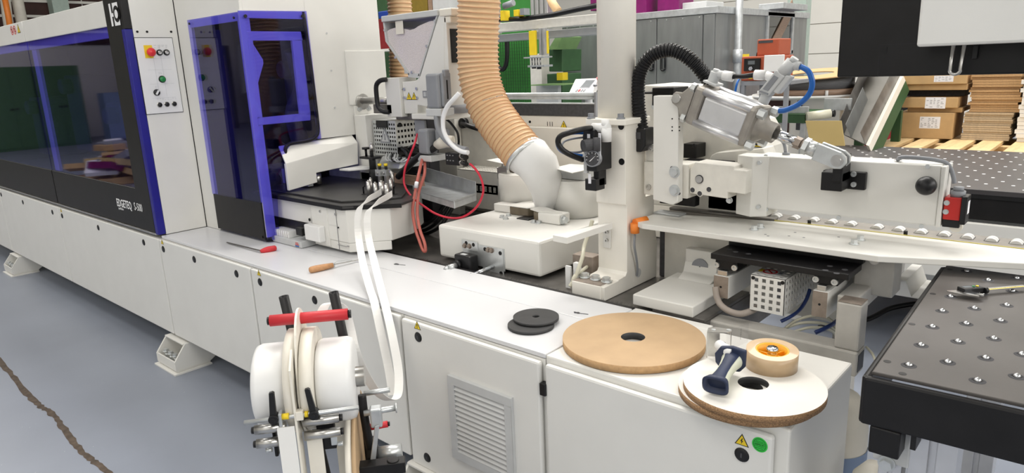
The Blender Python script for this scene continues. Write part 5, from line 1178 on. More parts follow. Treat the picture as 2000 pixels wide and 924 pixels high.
# black slide plates under the rail
t = thing('slide_plate', 'long black front slide plate below the white rail', 'plate', (-.8, 2.2, .95))
g = G(); g.box(-1.03, -.585, 2.15, 2.285, .948, .968); build('plate', g, black, t, .002)
for p in ((-0.9986, 2.2305, 0.968), (-0.9673, 2.2105, 0.968), (-0.9214, 2.2091, 0.968), (-0.6549, 2.157, 0.968), (-0.6176, 2.1432, 0.968), (-0.6577, 2.2085, 0.968), (-0.6094, 2.194, 0.968)):
    g = G(); g.cyl((p[0], p[1], .968), (p[0], p[1], .9686), .009); build('bore', g, dark_grey, t)
t = thing('slide_plate', 'black rear slide plate stepped above the front one under the white rail', 'plate', (-.8, 2.35, .97))
g = G(); g.box(-1.03, -.585, 2.29, 2.42, .965, .985); build('plate', g, black, t, .002)
for p in ((-0.9857, 2.3047, 0.985), (-0.9622, 2.3024, 0.985), (-0.9566, 2.2722, 0.985), (-0.643, 2.3026, 0.985), (-0.6239, 2.3006, 0.985), (-0.6378, 2.2698, 0.985), (-0.61, 2.2738, 0.985)):
    g = G(); g.cyl((p[0], p[1], .985), (p[0], p[1], .9856), .008); build('bore', g, dark_grey, t)
# linear guide beams
def guide_beam(x0, x1, z0, z1, lab, y0=2.15, y1=2.75):
    t = thing('guide_beam', lab, 'beam', ((x0 + x1) / 2, y0, z0))
    g = G(); g.box(x0, x1, y0, y1, z0, z1); build('beam', g, white, t, .002)
    g = G(); g.box(x0 + .001, x1 - .001, y0 - .001, y0 + .001, z0 + .001, z1 - .001); build('raw_end', g, brownsteel, t, label='bare brown metal end face')
    g = G(); g.box(x0 + .01, x1 - .008, y0 + .005, y1, z1, z1 + .018); build('slide_rail', g, steel, t, .002)
    g = G(); g.box(x0 - .005, x1 + .02, y0 + .02, y0 + .10, z1 + .018, .947); cb_ = build('carriage', g, black, t, .002)
    for x in (x0 + .002, x1 + .012): bolt(cb_, (x, y0 + .02, z1 + .032), (0, -1, 0), .010, .008, zinc, 'socket')
    g = G(); g.cyl(((x0 + x1) / 2, y0 - .0012, (z0 + z1) / 2), ((x0 + x1) / 2, y0 - .0015, (z0 + z1) / 2), .004); build('hole', g, black, t)
    return t
guide_beam(-1.016, -.962, .815, .893, 'left white guide beam with brown bare end under the black slide plate')
guide_beam(-.686, -.640, .815, .900, 'right white guide beam with brown bare end nearest the tape dispenser')
g = G(); g.tube(smooth_path([(-1.0085, 2.148, 0.8518), (-0.998, 2.14, 0.8189), (-0.9776, 2.13, 0.7963), (-0.9413, 2.12, 0.7847), (-0.906, 2.13, 0.7801), (-0.8826, 2.17, 0.7858), (-0.8742, 2.2, 0.7933)]), .011, 10); solo('conduit', g, brown_hose, 'grey brown conduit hanging from the left guide beam end to the perforated guard', 'conduit')
# white perforated guard
t = thing('perforated_guard', 'small white perforated guard box with red prohibition sign under the slide plate', 'guard', (-.83, 2.2, .78))
x0, x1, y0, y1, z0, z1 = -.885, -.772, 2.15, 2.52, .795, .918
perforated('front_sheet', front((x0, y0, z0)), x1 - x0, z1 - z0, 4, 5, .0125, .002, white, t)
perforated('side_sheet', side((x1, y0, z0 + .0)), y1 - y0, z1 - z0, 14, 5, .0115, .002, white, t)
perforated('top_sheet', frame((x0, y0, z1), (1, 0, 0), (0, 1, 0)), x1 - x0, y1 - y0, 4, 14, .0125, .002, white, t)
g = G(); g.box(x0 + .035, x1 - .02, y0 + .10, y1 - .02, z0 + .02, z1 - .04); build('inner_motor', g, grey_pl, t, .008)
g = G(); g.M = frame((x0 + .03, y0 + .055, z1 + .0005), (1, 0, 0), (0, 1, 0)); g.box(-.028, .055, -.03, .03, 0, .0008); g.m = 1; g.ring((.012, 0, .0008), (0, 0, 1), .018, .024, .0006, 24); g.prism([(-.004, .016), (0, .019), (.028, -.014), (.024, -.018)], 'z', .0008, .0014); g.m = 2; g.box(-.025, -.012, -.012, .016, .0008, .0014); g.m = 3; g.box(.041, .053, -.012, .012, .0008, .0014)
build('sign_sticker', g, [white_pl, red_ink, yellow, grey_pl], t)
for a, b in ((.008, .112), (.105, .112)):
    g = G(); g.cyl((x0 + a, y0 - .0005, z0 + b), (x0 + a, y0 - .003, z0 + b), .006); build('screw', g, black, t)
# frame stand
t = thing('frame_stand', 'grey white square tube frame with upright leg behind the end cabinet', 'frame', (-.6, 2.2, 0))
g = G(); g.box(-1.45, -.530, 2.10, 2.18, .665, .745); build('cross_tube', g, dusty_grey, t, .006)
g = G(); g.box(-.5302, -.529, 2.112, 2.168, .677, .733); build('tube_mouth', g, black, t)
g = G(); g.box(-.600, -.530, 2.105, 2.175, .745, .893); build('upright', g, dusty_grey, t, .006)
g = G(); g.box(-.598, -.532, 2.107, 2.173, .893, .894); build('raw_top', g, brownsteel, t)
g = G(); g.box(-.615, -.50, 2.32, 2.42, .86, 1.004); build('side_block', g, dusty_grey, t, .004)
g = G(); g.box(-.62, -.56, 2.175, 2.75, .83, .89); build('rear_tube', g, dusty_grey, t, .004)
g = G(); g.box(-1.40, -1.33, 2.105, 2.175, 0, .665); build('leg', g, dusty_grey, t, .004)
g = G(); g.box(-.72, -.65, 2.5, 2.57, 0, .85); build('leg', g, dusty_grey, t, .004)
q = [(-0.6223, 2.4847, 0.86), (-0.5001, 2.4663, 0.86), (-0.4662, 2.5906, 0.86), (-0.5412, 2.6112, 0.86)]
g = G(); prof = [(-.52, .885), (-.49, .885), (-.47, .835), (-.41, .835), (-.395, .890), (-.375, .890)]
for i in range(len(prof) - 1):
    (xa, za), (xb, zb) = prof[i], prof[i + 1]
    g.hexa([(xa, 2.44, za), (xb, 2.44, zb), (xb, 2.66, zb), (xa, 2.66, za)], [(xa, 2.44, za + .003), (xb, 2.44, zb + .003), (xb, 2.66, zb + .003), (xa, 2.66, za + .003)])
build('folded_channel', g, white, t)
g = G(); g.box(-.55, -.30, 2.75, 2.80, .905, .95); build('hole_bar', g, galv, t, .002)
for x in (-.50, -.46, -.42, -.38):
    g = G(); g.cyl((x, 2.7495, .93), (x, 2.749, .93), .008); build('bore', g, black, t)
bolt(t, (-0.559, 2.319, 0.9789), (0, -1, 0), .012, .016)
# white angle block on the bed
t = thing('angle_block', 'white painted angle block with big round steel pin on the machine bed', 'block', (-1.16, 2.2, .75))
g = G(); g.box(-1.278, -1.040, 2.050, 2.38, .760, .800); g.box(-1.236, -1.10, 2.36, 2.40, .800, .908); g.prism([(2.30, .80), (2.36, .80), (2.36, .86), (2.345, .82)], 'x', -1.236, -1.10); build('block', g, white, t, .004)
g = G(); g.box(-1.20, -1.0, 2.055, 2.42, .7485, .760); build('base_plate', g, bed_steel, t, .002)
p = (-1.1706, 2.36, 0.8425); g = G(); g.cyl((p[0], 2.36, p[2]), (p[0], 2.355, p[2]), .034, n=32); g.m = 1; g.cyl((p[0], 2.355, p[2]), (p[0], 2.354, p[2]), .004); build('round_pin', g, [grey_pl, black], t)
g = G(); g.box(-1.365, -.62, 2.43, 2.48, .70, .998); solo('frame_web', g, offwhite, 'speckled white upright web plate behind the angle block under the rail', 'plate', bevel=.003)
g = G(); g.box(-1.392, -1.366, 2.44, 2.50, .75, .99); solo('gap_post', g, dark_grey, 'dark narrow upright in the gap right of the machine post', 'post')
# tubes under the rail
hose('blue_air_tube', [(-0.743, 2.3, 0.8509), (-0.7459, 2.28, 0.8198), (-0.7554, 2.25, 0.7905), (-0.7651, 2.2, 0.7801), (-0.7903, 2.18, 0.7628)], .006, navy_tube, 'dark blue tube hanging right of the perforated guard', 'tube')
hose('blue_air_tube', [(-0.6473, 2.3, 0.7625), (-0.6508, 2.25, 0.7614), (-0.6645, 2.22, 0.7537), (-0.6858, 2.2, 0.7411)], .007, navy_tube, 'short dark blue tube below the right guide beam end', 'tube')
for k, pts in enumerate([[(-0.7796, 2.2, 0.7372), (-0.7547, 2.22, 0.7618), (-0.7164, 2.25, 0.7772), (-0.6852, 2.28, 0.7729), (-0.6575, 2.3, 0.7477), (-0.6489, 2.32, 0.7197)], [(-0.7959, 2.2, 0.7243), (-0.7458, 2.22, 0.753), (-0.7069, 2.25, 0.7559), (-0.6754, 2.28, 0.7463), (-0.6533, 2.32, 0.7132)], [(-0.7619, 2.2, 0.7232), (-0.7204, 2.22, 0.7426), (-0.6897, 2.25, 0.7418), (-0.6629, 2.28, 0.7294), (-0.6505, 2.32, 0.6956)]]):
    hose('clear_tube', pts, .005, clear_tube, ['uppermost', 'middle', 'lowest'][k] + ' of three yellowed clear tubes curving under the right guide beam', 'tube', 6, 8, 'yellowed tubes under the guide beam')
hose('power_cable', [(-1.2565, 4.0994, 0.02), (-1.0717, 4.3563, 0.03), (-1.0044, 4.6595, 0.03), (-0.876, 4.8674, 0.03), (-0.7283, 4.9946, 0.03)], .016, black_plastic, 'thick black cable lying on the floor beyond the upright frame leg', 'cable')
hose('clear_tube', [(-0.5317, 2.2, 0.7299), (-0.5027, 2.15, 0.7345), (-0.4797, 2.1, 0.7337), (-0.4609, 2.05, 0.7298)], .004, clear_tube, 'single yellowed tube hanging beside the ball table corner', 'tube', 6, 8)

# ============================================================= DISCS AND TOOLS ON THE WORKTOP
def disc(name, c, r, ri, h, mats, lab, cat='disc', seg=64):
    g = G()
    g.m = 0; g.lathe([(r, h), (ri, h)], c, (0, 0, 1), seg, False); g.lathe([(ri, 0), (r, 0)], c, (0, 0, 1), seg, False)
    g.m = 1; g.lathe([(r, 0), (r, h)], c, (0, 0, 1), seg, True); g.m = 2; g.lathe([(ri, h), (ri, 0)], c, (0, 0, 1), seg, True)
    return solo(name, g, mats + [rubber], lab, cat)
o = disc('mdf_disc', (-1.072, 1.722, .7705), .217, .037, .022, [mdf, mdf_edge], 'large tan fibreboard disc with centre hole lying on the end cabinet')
disc('chipboard_disc', (-.660, 1.612, .7705), .174, .038, .0185, [melamine, chip], 'lower of two stacked white faced chipboard discs')
disc('chipboard_disc', (-.643, 1.606, .7892), .174, .038, .0185, [melamine, chip], 'upper white faced chipboard disc carrying the tape dispenser')
disc('rubber_disc', (-1.422, 1.648, .7705), .078, .014, .010, [rubber, rubber], 'lower of two small black discs on the worktop', 'disc', 48)
disc('rubber_disc', (-1.436, 1.692, .7808), .078, .0125, .010, [rubber, rubber], 'upper small black disc with centre hole, lying askew on the other', 'disc', 48)
# tape roll and dispenser
t = thing('tape_dispenser', 'hand tape dispenser with navy grip and tan tape roll on the white disc', 'tape dispenser', (-.70, 1.68, .808))
c = Vector((-.645, 1.727, .8075)); tilt = Vector((.04, -.06, 1)).normalized()
h_ = .052
g = G(); g.ring(c, tilt, .043, .066, h_, 56); build('tape_roll', g, tape_tan, t)
g = G(); g.ring(c + tilt * .002, tilt, .0385, .0428, h_ - .003, 40)
u = tilt.orthogonal().normalized(); w = tilt.cross(u)
for k in range(6):
    a = k * math.pi / 3 + .3; d = u * math.cos(a) + w * math.sin(a); e = tilt.cross(d) * .0016
    g.hexa([c + d * .010 - e, c + d * .040 - e, c + d * .040 + e, c + d * .010 + e], [p + tilt * (h_ - .014) for p in (c + d * .010 - e, c + d * .040 - e, c + d * .040 + e, c + d * .010 + e)])
g.cyl(c, c + tilt * (h_ - .012), .013); g.ring(c + tilt * .01, tilt, .001, .040, .012, 32)
build('core', g, core_yellow, t)
g = G(); g.cyl(c + tilt * .030, c + tilt * (h_ - .004), .008); g.lathe([(.009, h_ - .008), (.016, h_ - .004), (.016, h_ + .002), (.013, h_ + .006), (.0001, h_ + .006)], c, tilt, 20); build('axle_screw', g, chrome, t)
# frame plate, cutter plate, handle; local frame on the disc
zb = .808
A0 = Vector((-0.8106, 1.6923, 0.85)); 
B0 = Vector((-0.7458, 1.7261, 0.862))
d1 = (B0 - A0); d1.z = 0; d1.normalize(); n1 = Vector((-d1.y, d1.x, 0))
M = frame((A0.x, A0.y, zb), d1, n1)     # local x along plate, y towards the back, z up
g = G(); g.M = M
g.prism([(-.004, -.012), (.05, -.010), (.062, .004), (.062, .016), (.02, .030), (.0, .020)], 'z', .074, .0765)
g.prism([(-.004, -.012), (-.002, -.012), (.002, .018), (.0, .020)], 'z', .0, .074); g.prism([(.060, .004), (.062, .004), (.062, .016), (.060, .016)], 'z', .0, .074); g.box(.0, .03, -.0135, -.012, .005, .075)
build('metal_frame', g, steel, t, .001)
g = G(); g.M = M; g.cyl((.014, .006, .0765), (.014, .006, .0785), .006); g.cyl((.054, .009, .0765), (.054, .009, .0785), .006); g.box(.03, .04, .0145, .016, .0765, .077); build('rivet', g, zinc, t)
g = G(); g.cyl(Vector((-0.777, 1.7146, 0.84)), Vector((-0.7988, 1.7634, 0.81)), .011); build('brake_roller', g, black_plastic, t)
a, b = Vector((-0.7844, 1.7526, 0.808)), Vector((-0.7637, 1.8506, 0.808))
g = G(); g.hexa([a, b, b + Vector((.001, .001, 0)), a + Vector((.001, .001, 0))], [p + Vector((0, 0, .060)) for p in (a, b)] + [b + Vector((.001, .001, .060)), a + Vector((.001, .001, .060))]); build('flap', g, clear_glass, t)
fr = frame(a + (b - a) * .62 + Vector((0, 0, .052)) + Vector((.002, -.003, 0)), Vector((0, 0, -1)), (b - a).normalized())
g = G(); lines(g, fr, .035, .006, 1, 7, 4, 1); g.M = None; build('flap_print', g, ink, t)
# grip
ga, gb = Vector((-0.7056, 1.6158, 0.85)), Vector((-0.6867, 1.4824, 0.838))
gd = (gb - ga).normalized(); GL = (gb - ga).length
gu = Vector((0, 0, 1)); gu = (gu - gd * gu.dot(gd)).normalized(); gs = gd.cross(gu)
def grip(sections, name, mm, a0=0.0, a1=2 * math.pi, n=24, k_=1.0, label=None):
    g = G(); vs = []; m_ = n if a1 - a0 > 6 else n + 1
    for s, ra, rb in sections:
        for k in range(m_):
            a = a0 + (a1 - a0) * k / n
            vs.append(ga + gd * s + gs * math.cos(a) * ra * k_ + gu * math.sin(a) * rb * k_)
    w_ = n
    g.add(vs, [(i * m_ + k, i * m_ + (k + 1) % m_, (i + 1) * m_ + (k + 1) % m_, (i + 1) * m_ + k) for i in range(len(sections) - 1) for k in range(w_)], True)
    return build(name, g, mm, t, label=label)
sec = [(0, .028, .026), (GL * .15, .0235, .022), (GL * .4, .020, .0195), (GL * .65, .0205, .019), (GL * .85, .024, .020), (GL * .95, .027, .021)]
grip(sec, 'grip', palegreen)
grip(sec, 'grip_pad', navy, .95, 2.35, 14, 1.03, label='navy rubber pad on the grip')
def orect(s, a, b):
    return [ga + gd * s + gs * (math.copysign(abs(math.cos(k)) ** .6, math.cos(k)) * a) + gu * (math.copysign(abs(math.sin(k)) ** .6, math.sin(k)) * b) for k in [2 * math.pi * i / 28 for i in range(28)]]
g = G(); R_s = [orect(GL * .90, .027, .020), orect(GL + .004, .033, .024), orect(GL + .006, .026, .0175), orect(GL - .012, .023, .015)]
vs = sum(R_s, []); g.add(vs, [(i * 28 + k, i * 28 + (k + 1) % 28, (i + 1) * 28 + (k + 1) % 28, (i + 1) * 28 + k) for i in range(3) for k in range(28)], True); g.add(R_s[-1], [tuple(range(28))])
build('grip_end', g, navy, t)
g = G(); g.M = frame(ga - gd * .004, gs, gu); g.prism([(-.036, .034), (.0, .040), (.030, .034), (.046, .010), (.044, -.014), (.028, -.034), (-.02, -.030), (-.034, -.012)], 'z', -.007, .006); build('hand_guard', g, navy, t, .004)
g = G(); g.tube(smooth_path([ga + gu * .020 - gd * .004, Vector((-0.7234, 1.6222, 0.872)), Vector((-0.7604, 1.646, 0.872))]), [.016] * 6 + [.014] * 6 + [.010], 12); build('grip_arm', g, white_pl, t)
# red file
t = thing('file', 'thin flat file with a red plastic handle on the white worktop', 'file', (-3.1603, 1.6621, 0.772))
a, b = Vector((-3.1521, 1.6254, 0.779)), Vector((-3.1271, 1.7008, 0.784))
d = (b - a).normalized()
g = G(); L0 = (b - a).length; g.lathe([(.0001, 0), (.008, .002), (.013, .02), (.016, L0 * .5), (.014, L0 - .006), (.008, L0), (.0001, L0)], a, d, 14); build('handle', g, red, t)
a2, b2 = Vector((-3.4977, 1.626, 0.775)), a + d * .004
d2 = (b2 - a2); d2.z = 0; d2.normalize(); n2 = Vector((-d2.y, d2.x, 0))
g = G(); g.hexa([a2 - n2 * .004, b2 - n2 * .006, b2 + n2 * .006, a2 + n2 * .004], [p + Vector((0, 0, .003)) for p in (a2 - n2 * .004, b2 - n2 * .006, b2 + n2 * .006, a2 + n2 * .004)]); build('blade', g, bed_steel, t, .0005)
# wooden handled scraper
t = thing('scraper', 'scraper tool with rounded beech wood handle lying on the white worktop', 'tool', (-2.6513, 1.7063, 0.772))
a, b = Vector((-2.6261, 1.5688, 0.784)), Vector((-2.6065, 1.6772, 0.784))
d = (b - a).normalized(); L0 = (b - a).length
g = G(); g.lathe([(.0001, 0), (.010, .001), (.014, .006), (.0155, .03), (.014, L0 * .6), (.011, L0), (.0001, L0)], a, d, 18); build('handle', g, wood_handle, t)
g = G(); g.lathe([(.0112, L0), (.010, L0 + .006), (.0001, L0 + .006)], a, d, 14); build('ferrule', g, zinc, t)
e = Vector((-2.5985, 1.8157, 0.776)); n2 = Vector((-d.y, d.x, 0)).normalized(); b3 = a + d * (L0 + .005)
g = G(); g.hexa([b3 - n2 * .005, e - n2 * .004, e + n2 * .004, b3 + n2 * .005], [p + Vector((0, 0, .003)) for p in (b3 - n2 * .005, e - n2 * .004, e + n2 * .004, b3 + n2 * .005)]); build('blade', g, steel, t)
g = G(); g.tube(smooth_path([b3 + Vector((0, 0, .006)), b3 + d * .02 + n2 * .006 + Vector((0, 0, .012)), b3 + d * .05 + n2 * .008 + Vector((0, 0, .008)), b3 + d * .09 + n2 * .002 + Vector((0, 0, .003))]), .002, 6); build('wire_spring', g, zinc, t)
# black smudges of dust on the worktop
for k, (p, s) in enumerate((((-2.411, 1.8827, 0.7703), .016), ((-1.3751, 1.8431, 0.7703), .014))):
    g = G(); rnd = random.Random(k); g.prism([(p[0] + math.cos(a) * s * rnd.uniform(.5, 1.2), p[1] + math.sin(a) * s * .6 * rnd.uniform(.5, 1.2)) for a in [2 * math.pi * i / 12 for i in range(12)]], 'z', .7701, .7712)
    g.tube([(p[0] + s, p[1], .771), (p[0] + s * 3, p[1] + s * .6, .771)], .0012, 5)
    solo('band_scrap', g, dark_grey, ['small dark scrap near the hanging edge bands on the worktop', 'small dark scrap between the black discs and the post foot'][k], 'scrap')

# ============================================================= REEL STAND in the foreground
C = Vector((-1.7114, 0.9806, 0.7459))
RX = Vector((.643, .766, 0)); FN = RX.cross(Vector((0, 0, 1)))
S = frame(C, RX, (0, 0, 1))     # local: x along the axle, y up, z towards the photographer
t = thing('reel_stand', 'edge band reel stand with milky white drum, red rollers and black posts', 'reel stand', (C.x, C.y, 0))
def st(name, fn, mm, bev=0.0, label=None):
    g = G(); g.M = S; fn(g); return build(name, g, mm, t, bev, label)
R = .122
def drum(x0, x1, r=R, f=.018):
    return lambda g: (g.lathe([(.03, x0), (r - f, x0), (r - f * .3, x0 + f * .3), (r, x0 + f), (r, x1 - f), (r - f * .3, x1 - f * .3), (r - f, x1), (.03, x1)], (0, 0, 0), (1, 0, 0), 56))
st('drum', drum(-.142, -.046), white_pl)
st('drum', drum(.030, .135), white_pl)
st('axle', lambda g: g.cyl((-.145, 0, 0), (.16, 0, 0), .03), steel)
st('band_coil', lambda g: g.ring((-.046, 0.01, 0), (1, 0, 0), .06, .150, .030, 64), band_cream)
def plate(g):
    pts = []
    for k in range(41):
        a = math.pi * 2 * k / 40
        pts.append((.135 * math.sin(a), .15 * math.cos(a)))
    pts = [(y if y < .05 else y + (y - .05) * .75, -x) for x, y in pts][:-1]
    g.prism(pts, 'x', -.012, -.006)
st('guide_disc', plate, band_cream)
st('band_coil', lambda g: g.ring((-.003, 0.012, 0), (1, 0, 0), .06, .148, .034, 64), band_cream)
# posts
for xx in (-.060, .085):
    st('post', lambda g: (g.lathe([(.0145, 0), (.0145, .98), (.0105, .98), (.0105, .90)], (xx + .098, -.740, -.10), (-.10, .975, 0), 20),), black)
st('red_roller', lambda g: g.cyl((-.092, .190, -.02), (.128, .190, -.02), .0165, n=24), red)
st('roller_cap', lambda g: g.cyl((-.099, .190, -.02), (-.092, .190, -.02), .012), black_plastic)
st('roller_cap', lambda g: g.cyl((.128, .190, -.02), (.137, .190, -.02), .012), black_plastic)
# front rods, levers and steel guide rollers (z = towards the photographer)
ZF = .150
S_keep = S; S = frame(C + Vector((0, 0, .046)), RX, (0, 0, 1))
st('steel_rod', lambda g: g.cyl((-.155, -.080, ZF), (.150, -.070, ZF), .0062), zinc)
for xx, dx in ((-.076, .003), (.030, -.010)):
    st('clamp_lever', lambda g: (g.cyl((xx, -.074, ZF - .012), (xx, -.074, ZF + .016), .0135, n=18), g.prism([(xx - .009, -.07), (xx + .009, -.07), (xx + dx + .0075, .003), (xx + dx + .003, .006), (xx + dx - .006, .004)], 'z', ZF + .002, ZF + .013), g.cyl((xx, -.074, ZF + .016), (xx, -.074, ZF + .018), .006, n=8)), black_plastic, .002)
for xx, w in ((-.046, .009), (.010, .005)):
    st('yellow_collar', lambda g: g.cyl((xx - w, -.074, ZF), (xx + w, -.074, ZF), .0085), yellow)
st('clamp_block', lambda g: g.box(-.018, .002, -.086, -.060, ZF - .012, ZF + .012), cream, .002)
st('clamp_block', lambda g: g.box(-.064, -.055, -.10, -.062, ZF - .02, ZF + .01), galv, .002)
for x0, x1, y in ((-.132, -.050, -.108), (-.004, .095, -.100), (-.132, -.062, -.150), (-.004, .095, -.142)):
    st('guide_roller', lambda g: g.cyl((x0, y, ZF - .005), (x1, y + (x1 - x0) * .03, ZF - .005), .0135, n=24), steel)
    xe = x0 if x0 < -.1 else x1; s_ = -1 if x0 < -.1 else 1
    st('roller_cap', lambda g: g.cyl((xe, y + (xe - x0) * .03, ZF - .005), (xe + s_ * .008, y + (xe - x0) * .03, ZF - .005), .0095), black_plastic)
st('centre_plate', lambda g: g.prism([(-.33, ZF - .04), (-.33, ZF + .012), (.06, ZF + .008), (.10, ZF - .045)], 'x', -.022, -.016), band_cream)
st('edge_band', lambda g: g.box(-.070, -.024, -.40, -.100, ZF + .010, ZF + .013), band_white)
st('edge_band', lambda g: g.box(-.002, .040, -.40, -.150, ZF - .02, ZF - .017), band_cream)
st('edge_band', lambda g: g.box(.060, .10, -.40, -.05, ZF - .13, ZF - .127), band_cream)
st('black_bracket', lambda g: g.box(.025, .075, -.205, -.09, ZF - .05, ZF - .03), black, .003)
st('black_bracket', lambda g: g.box(-.095, -.085, -.21, -.09, ZF - .05, ZF - .03), black, .003)
st('steel_tab', lambda g: (g.box(.062, .080, -.19, -.14, ZF - .028, ZF - .022), g.cyl((.08, -.185, ZF - .02), (.095, -.185, ZF - .02), .006)), zinc, .002)
st('steel_pin', lambda g: g.cyl((-.112, -.175, ZF - .01), (-.095, -.175, ZF - .01), .006), zinc)
S = S_keep
# rear reel with wooden disc, black arms and fittings on the right
st('wooden_flange', lambda g: g.cyl((.116, -.30, -.03), (.128, -.30, -.03), .22, n=64), mdf)
st('white_flange', lambda g: g.cyl((.098, -.30, -.03), (.1155, -.30, -.03), .218, n=64), band_cream)
st('black_arm', lambda g: g.tube(smooth_path([(.146, -.06, 0), (.148, -.12, .01), (.155, -.20, .02), (.166, -.30, .02), (.166, -.45, .02), (.166, -C.z + .03, .02)]), .013, 12), black)
st('arm_collar', lambda g: g.cyl((.146, -.252, .02), (.180, -.252, .02), .030, n=20), black_plastic)
st('galvanised_stub', lambda g: g.cyl((.180, -.250, .02), (.250, -.246, .02), .022, n=28), zinc)
st('steel_rod', lambda g: g.cyl((.150, -.066, -.02), (.228, -.062, -.02), .008), zinc)
st('steel_rod', lambda g: (g.cyl((.150, -.106, .03), (.245, -.098, .03), .009), g.cyl((.243, -.098, .03), (.247, -.098, .03), .015)), zinc)
st('clamp_block', lambda g: g.box(.168, .202, -.145, -.085, .02, .055), galv, .005)
st('flat_arm', lambda g: g.prism([(.180, -.135), (.194, -.132), (.172, -.250), (.156, -.250)], 'z', .055, .062), galv, .002)
st('red_roller', lambda g: g.cyl((.150, -.185, -.03), (.212, -.180, -.03), .010), red)
st('roller_cap', lambda g: g.cyl((.212, -.180, -.03), (.218, -.180, -.03), .007), black_plastic)
st('black_crossbar', lambda g: (g.box(.10, .26, -.275, -.240, .06, .10), g.cyl((.225, -.24, .08), (.225, -.236, .08), .018)), black, .004)
st('foot', lambda g: (g.box(-.25, .28, -C.z, -C.z + .03, -.13, -.07), g.box(-.25, -.19, -C.z, -C.z + .03, -.3, .25), g.box(.15, .21, -C.z, -C.z + .03, -.3, .25)), black, .004)

# ============================================================= BALL TABLE (front right)
t = thing('ball_table', 'dark ball transfer table with black apron at the right front', 'table', (0.1, 1.9, 0))
BZ = .98
q0, q1, q2, q3 = (-.338, 1.459), (.55, 1.505), (.52, 2.38), (-.371, 2.364)
g = G(); g.prism([q0, q1, q2, q3], 'z', BZ - .008, BZ); build('table_top', g, phenol, t, .002)
o_ = .006
g = G()
for a, b in ((q0, q1), (q1, q2), (q2, q3), (q3, q0)):
    a_, b_ = Vector((*a, 0)), Vector((*b, 0)); dd = (b_ - a_).normalized(); nn = Vector((dd.y, -dd.x, 0)) * .016
    g.hexa([Vector((a_.x, a_.y, BZ - .115)) - dd * .012, Vector((b_.x, b_.y, BZ - .115)) + dd * .012, Vector((b_.x, b_.y, BZ - .115)) + nn + dd * .012, Vector((a_.x, a_.y, BZ - .115)) + nn - dd * .012], [Vector((a_.x, a_.y, BZ - .009)) - dd * .012, Vector((b_.x, b_.y, BZ - .009)) + dd * .012, Vector((b_.x, b_.y, BZ - .009)) + nn + dd * .012, Vector((a_.x, a_.y, BZ - .009)) + nn - dd * .012])
build('apron', g, black, t, .006)
rows = [(-0.2867, 1.5316, 0.98), (-0.228, 1.594, 0.98), (-0.1661, 1.5316, 0.98), (-0.1099, 1.5964, 0.98), (-0.2908, 1.6591, 0.98), (-0.2323, 1.7268, 0.98), (-0.1711, 1.6615, 0.98), (-0.1155, 1.7253, 0.98), (-0.2953, 1.7924, 0.98), (-0.2379, 1.8578, 0.98), (-0.1742, 1.7908, 0.98), (-0.2995, 1.9217, 0.98), (-0.2411, 1.9856, 0.98), (-0.179, 1.9247, 0.98), (-0.304, 2.0522, 0.98), (-0.2451, 2.1235, 0.98), (-0.1827, 2.0544, 0.98), (-0.3126, 2.3261, 0.98), (-0.2507, 2.2606, 0.98), (-0.1869, 2.1896, 0.98), (-0.1919, 2.3235, 0.98)]
rows += [(x, y, BZ) for x in (.02, .16, .30, .44) for y in (1.56, 1.72, 1.88, 2.04, 2.2, 2.33)]
proto = None
for p in rows:
    if proto is None:
        g = G(); g.lathe([(.015, .0002), (.013, .0012), (.0085, .0012), (.0085, .0002)], p, (0, 0, 1), 20); g.m = 1; g.sphere((p[0], p[1], BZ + .0005), .0072, 14, 10)
        proto = build('ball_caster', g, [dark_grey, chrome], t); z_off = proto.location.z
        base = Vector(p)
    else:
        o = proto.copy(); COL.objects.link(o); o.location = proto.location + Vector((p[0] - base.x, p[1] - base.y, 0))
for p in ((-0.3265, 1.5278, 0.98), (-0.3371, 1.7869, 0.98), (-0.3457, 2.054, 0.98), (-0.3548, 2.3229, 0.98), (-0.2869, 1.4825, 0.98)):
    g = G(); g.cyl((p[0], p[1], BZ), (p[0], p[1], BZ + .0005), .0075, n=14); build('screw_hole', g, black, t)
g = G(); g.box(-.330, -.272, 1.445, 1.50, .805, .866); build('corner_bracket', g, black, t, .004)
g = G(); g.box(-.255, -.245, 1.452, 1.50, .835, .87); build('stop_tab', g, black, t)
def profile(x0, x1, y0, y1, z0, z1, name, mm=alu):
    g = G(); w = x1 - x0; d = y1 - y0
    g.box(x0, x0 + w * .42, y0, y1, z0, z1); g.box(x1 - w * .42, x1, y0, y1, z0, z1); g.box(x0 + w * .3, x1 - w * .3, y0 + d * .15, y1 - d * .15, z0, z1)
    return build(name, g, mm, t, .002)
profile(-.265, -.180, 1.50, 1.585, 0, .866, 'leg'); profile(-.265, -.180, 2.25, 2.33, 0, .866, 'leg'); profile(.40, .485, 1.52, 1.6, 0, .866, 'leg'); profile(.40, .485, 2.25, 2.33, 0, .866, 'leg')
g = G(); g.box(-.33, -.262, 1.495, 1.502, .765, .845); pl = build('joint_plate', g, light_grey, t, .003)
bolt(pl, (-0.3018, 1.495, 0.7638), (0, -1, 0), .013, .014)
profile(-.320, -.275, 1.505, 1.55, .0, .765, 'brace')
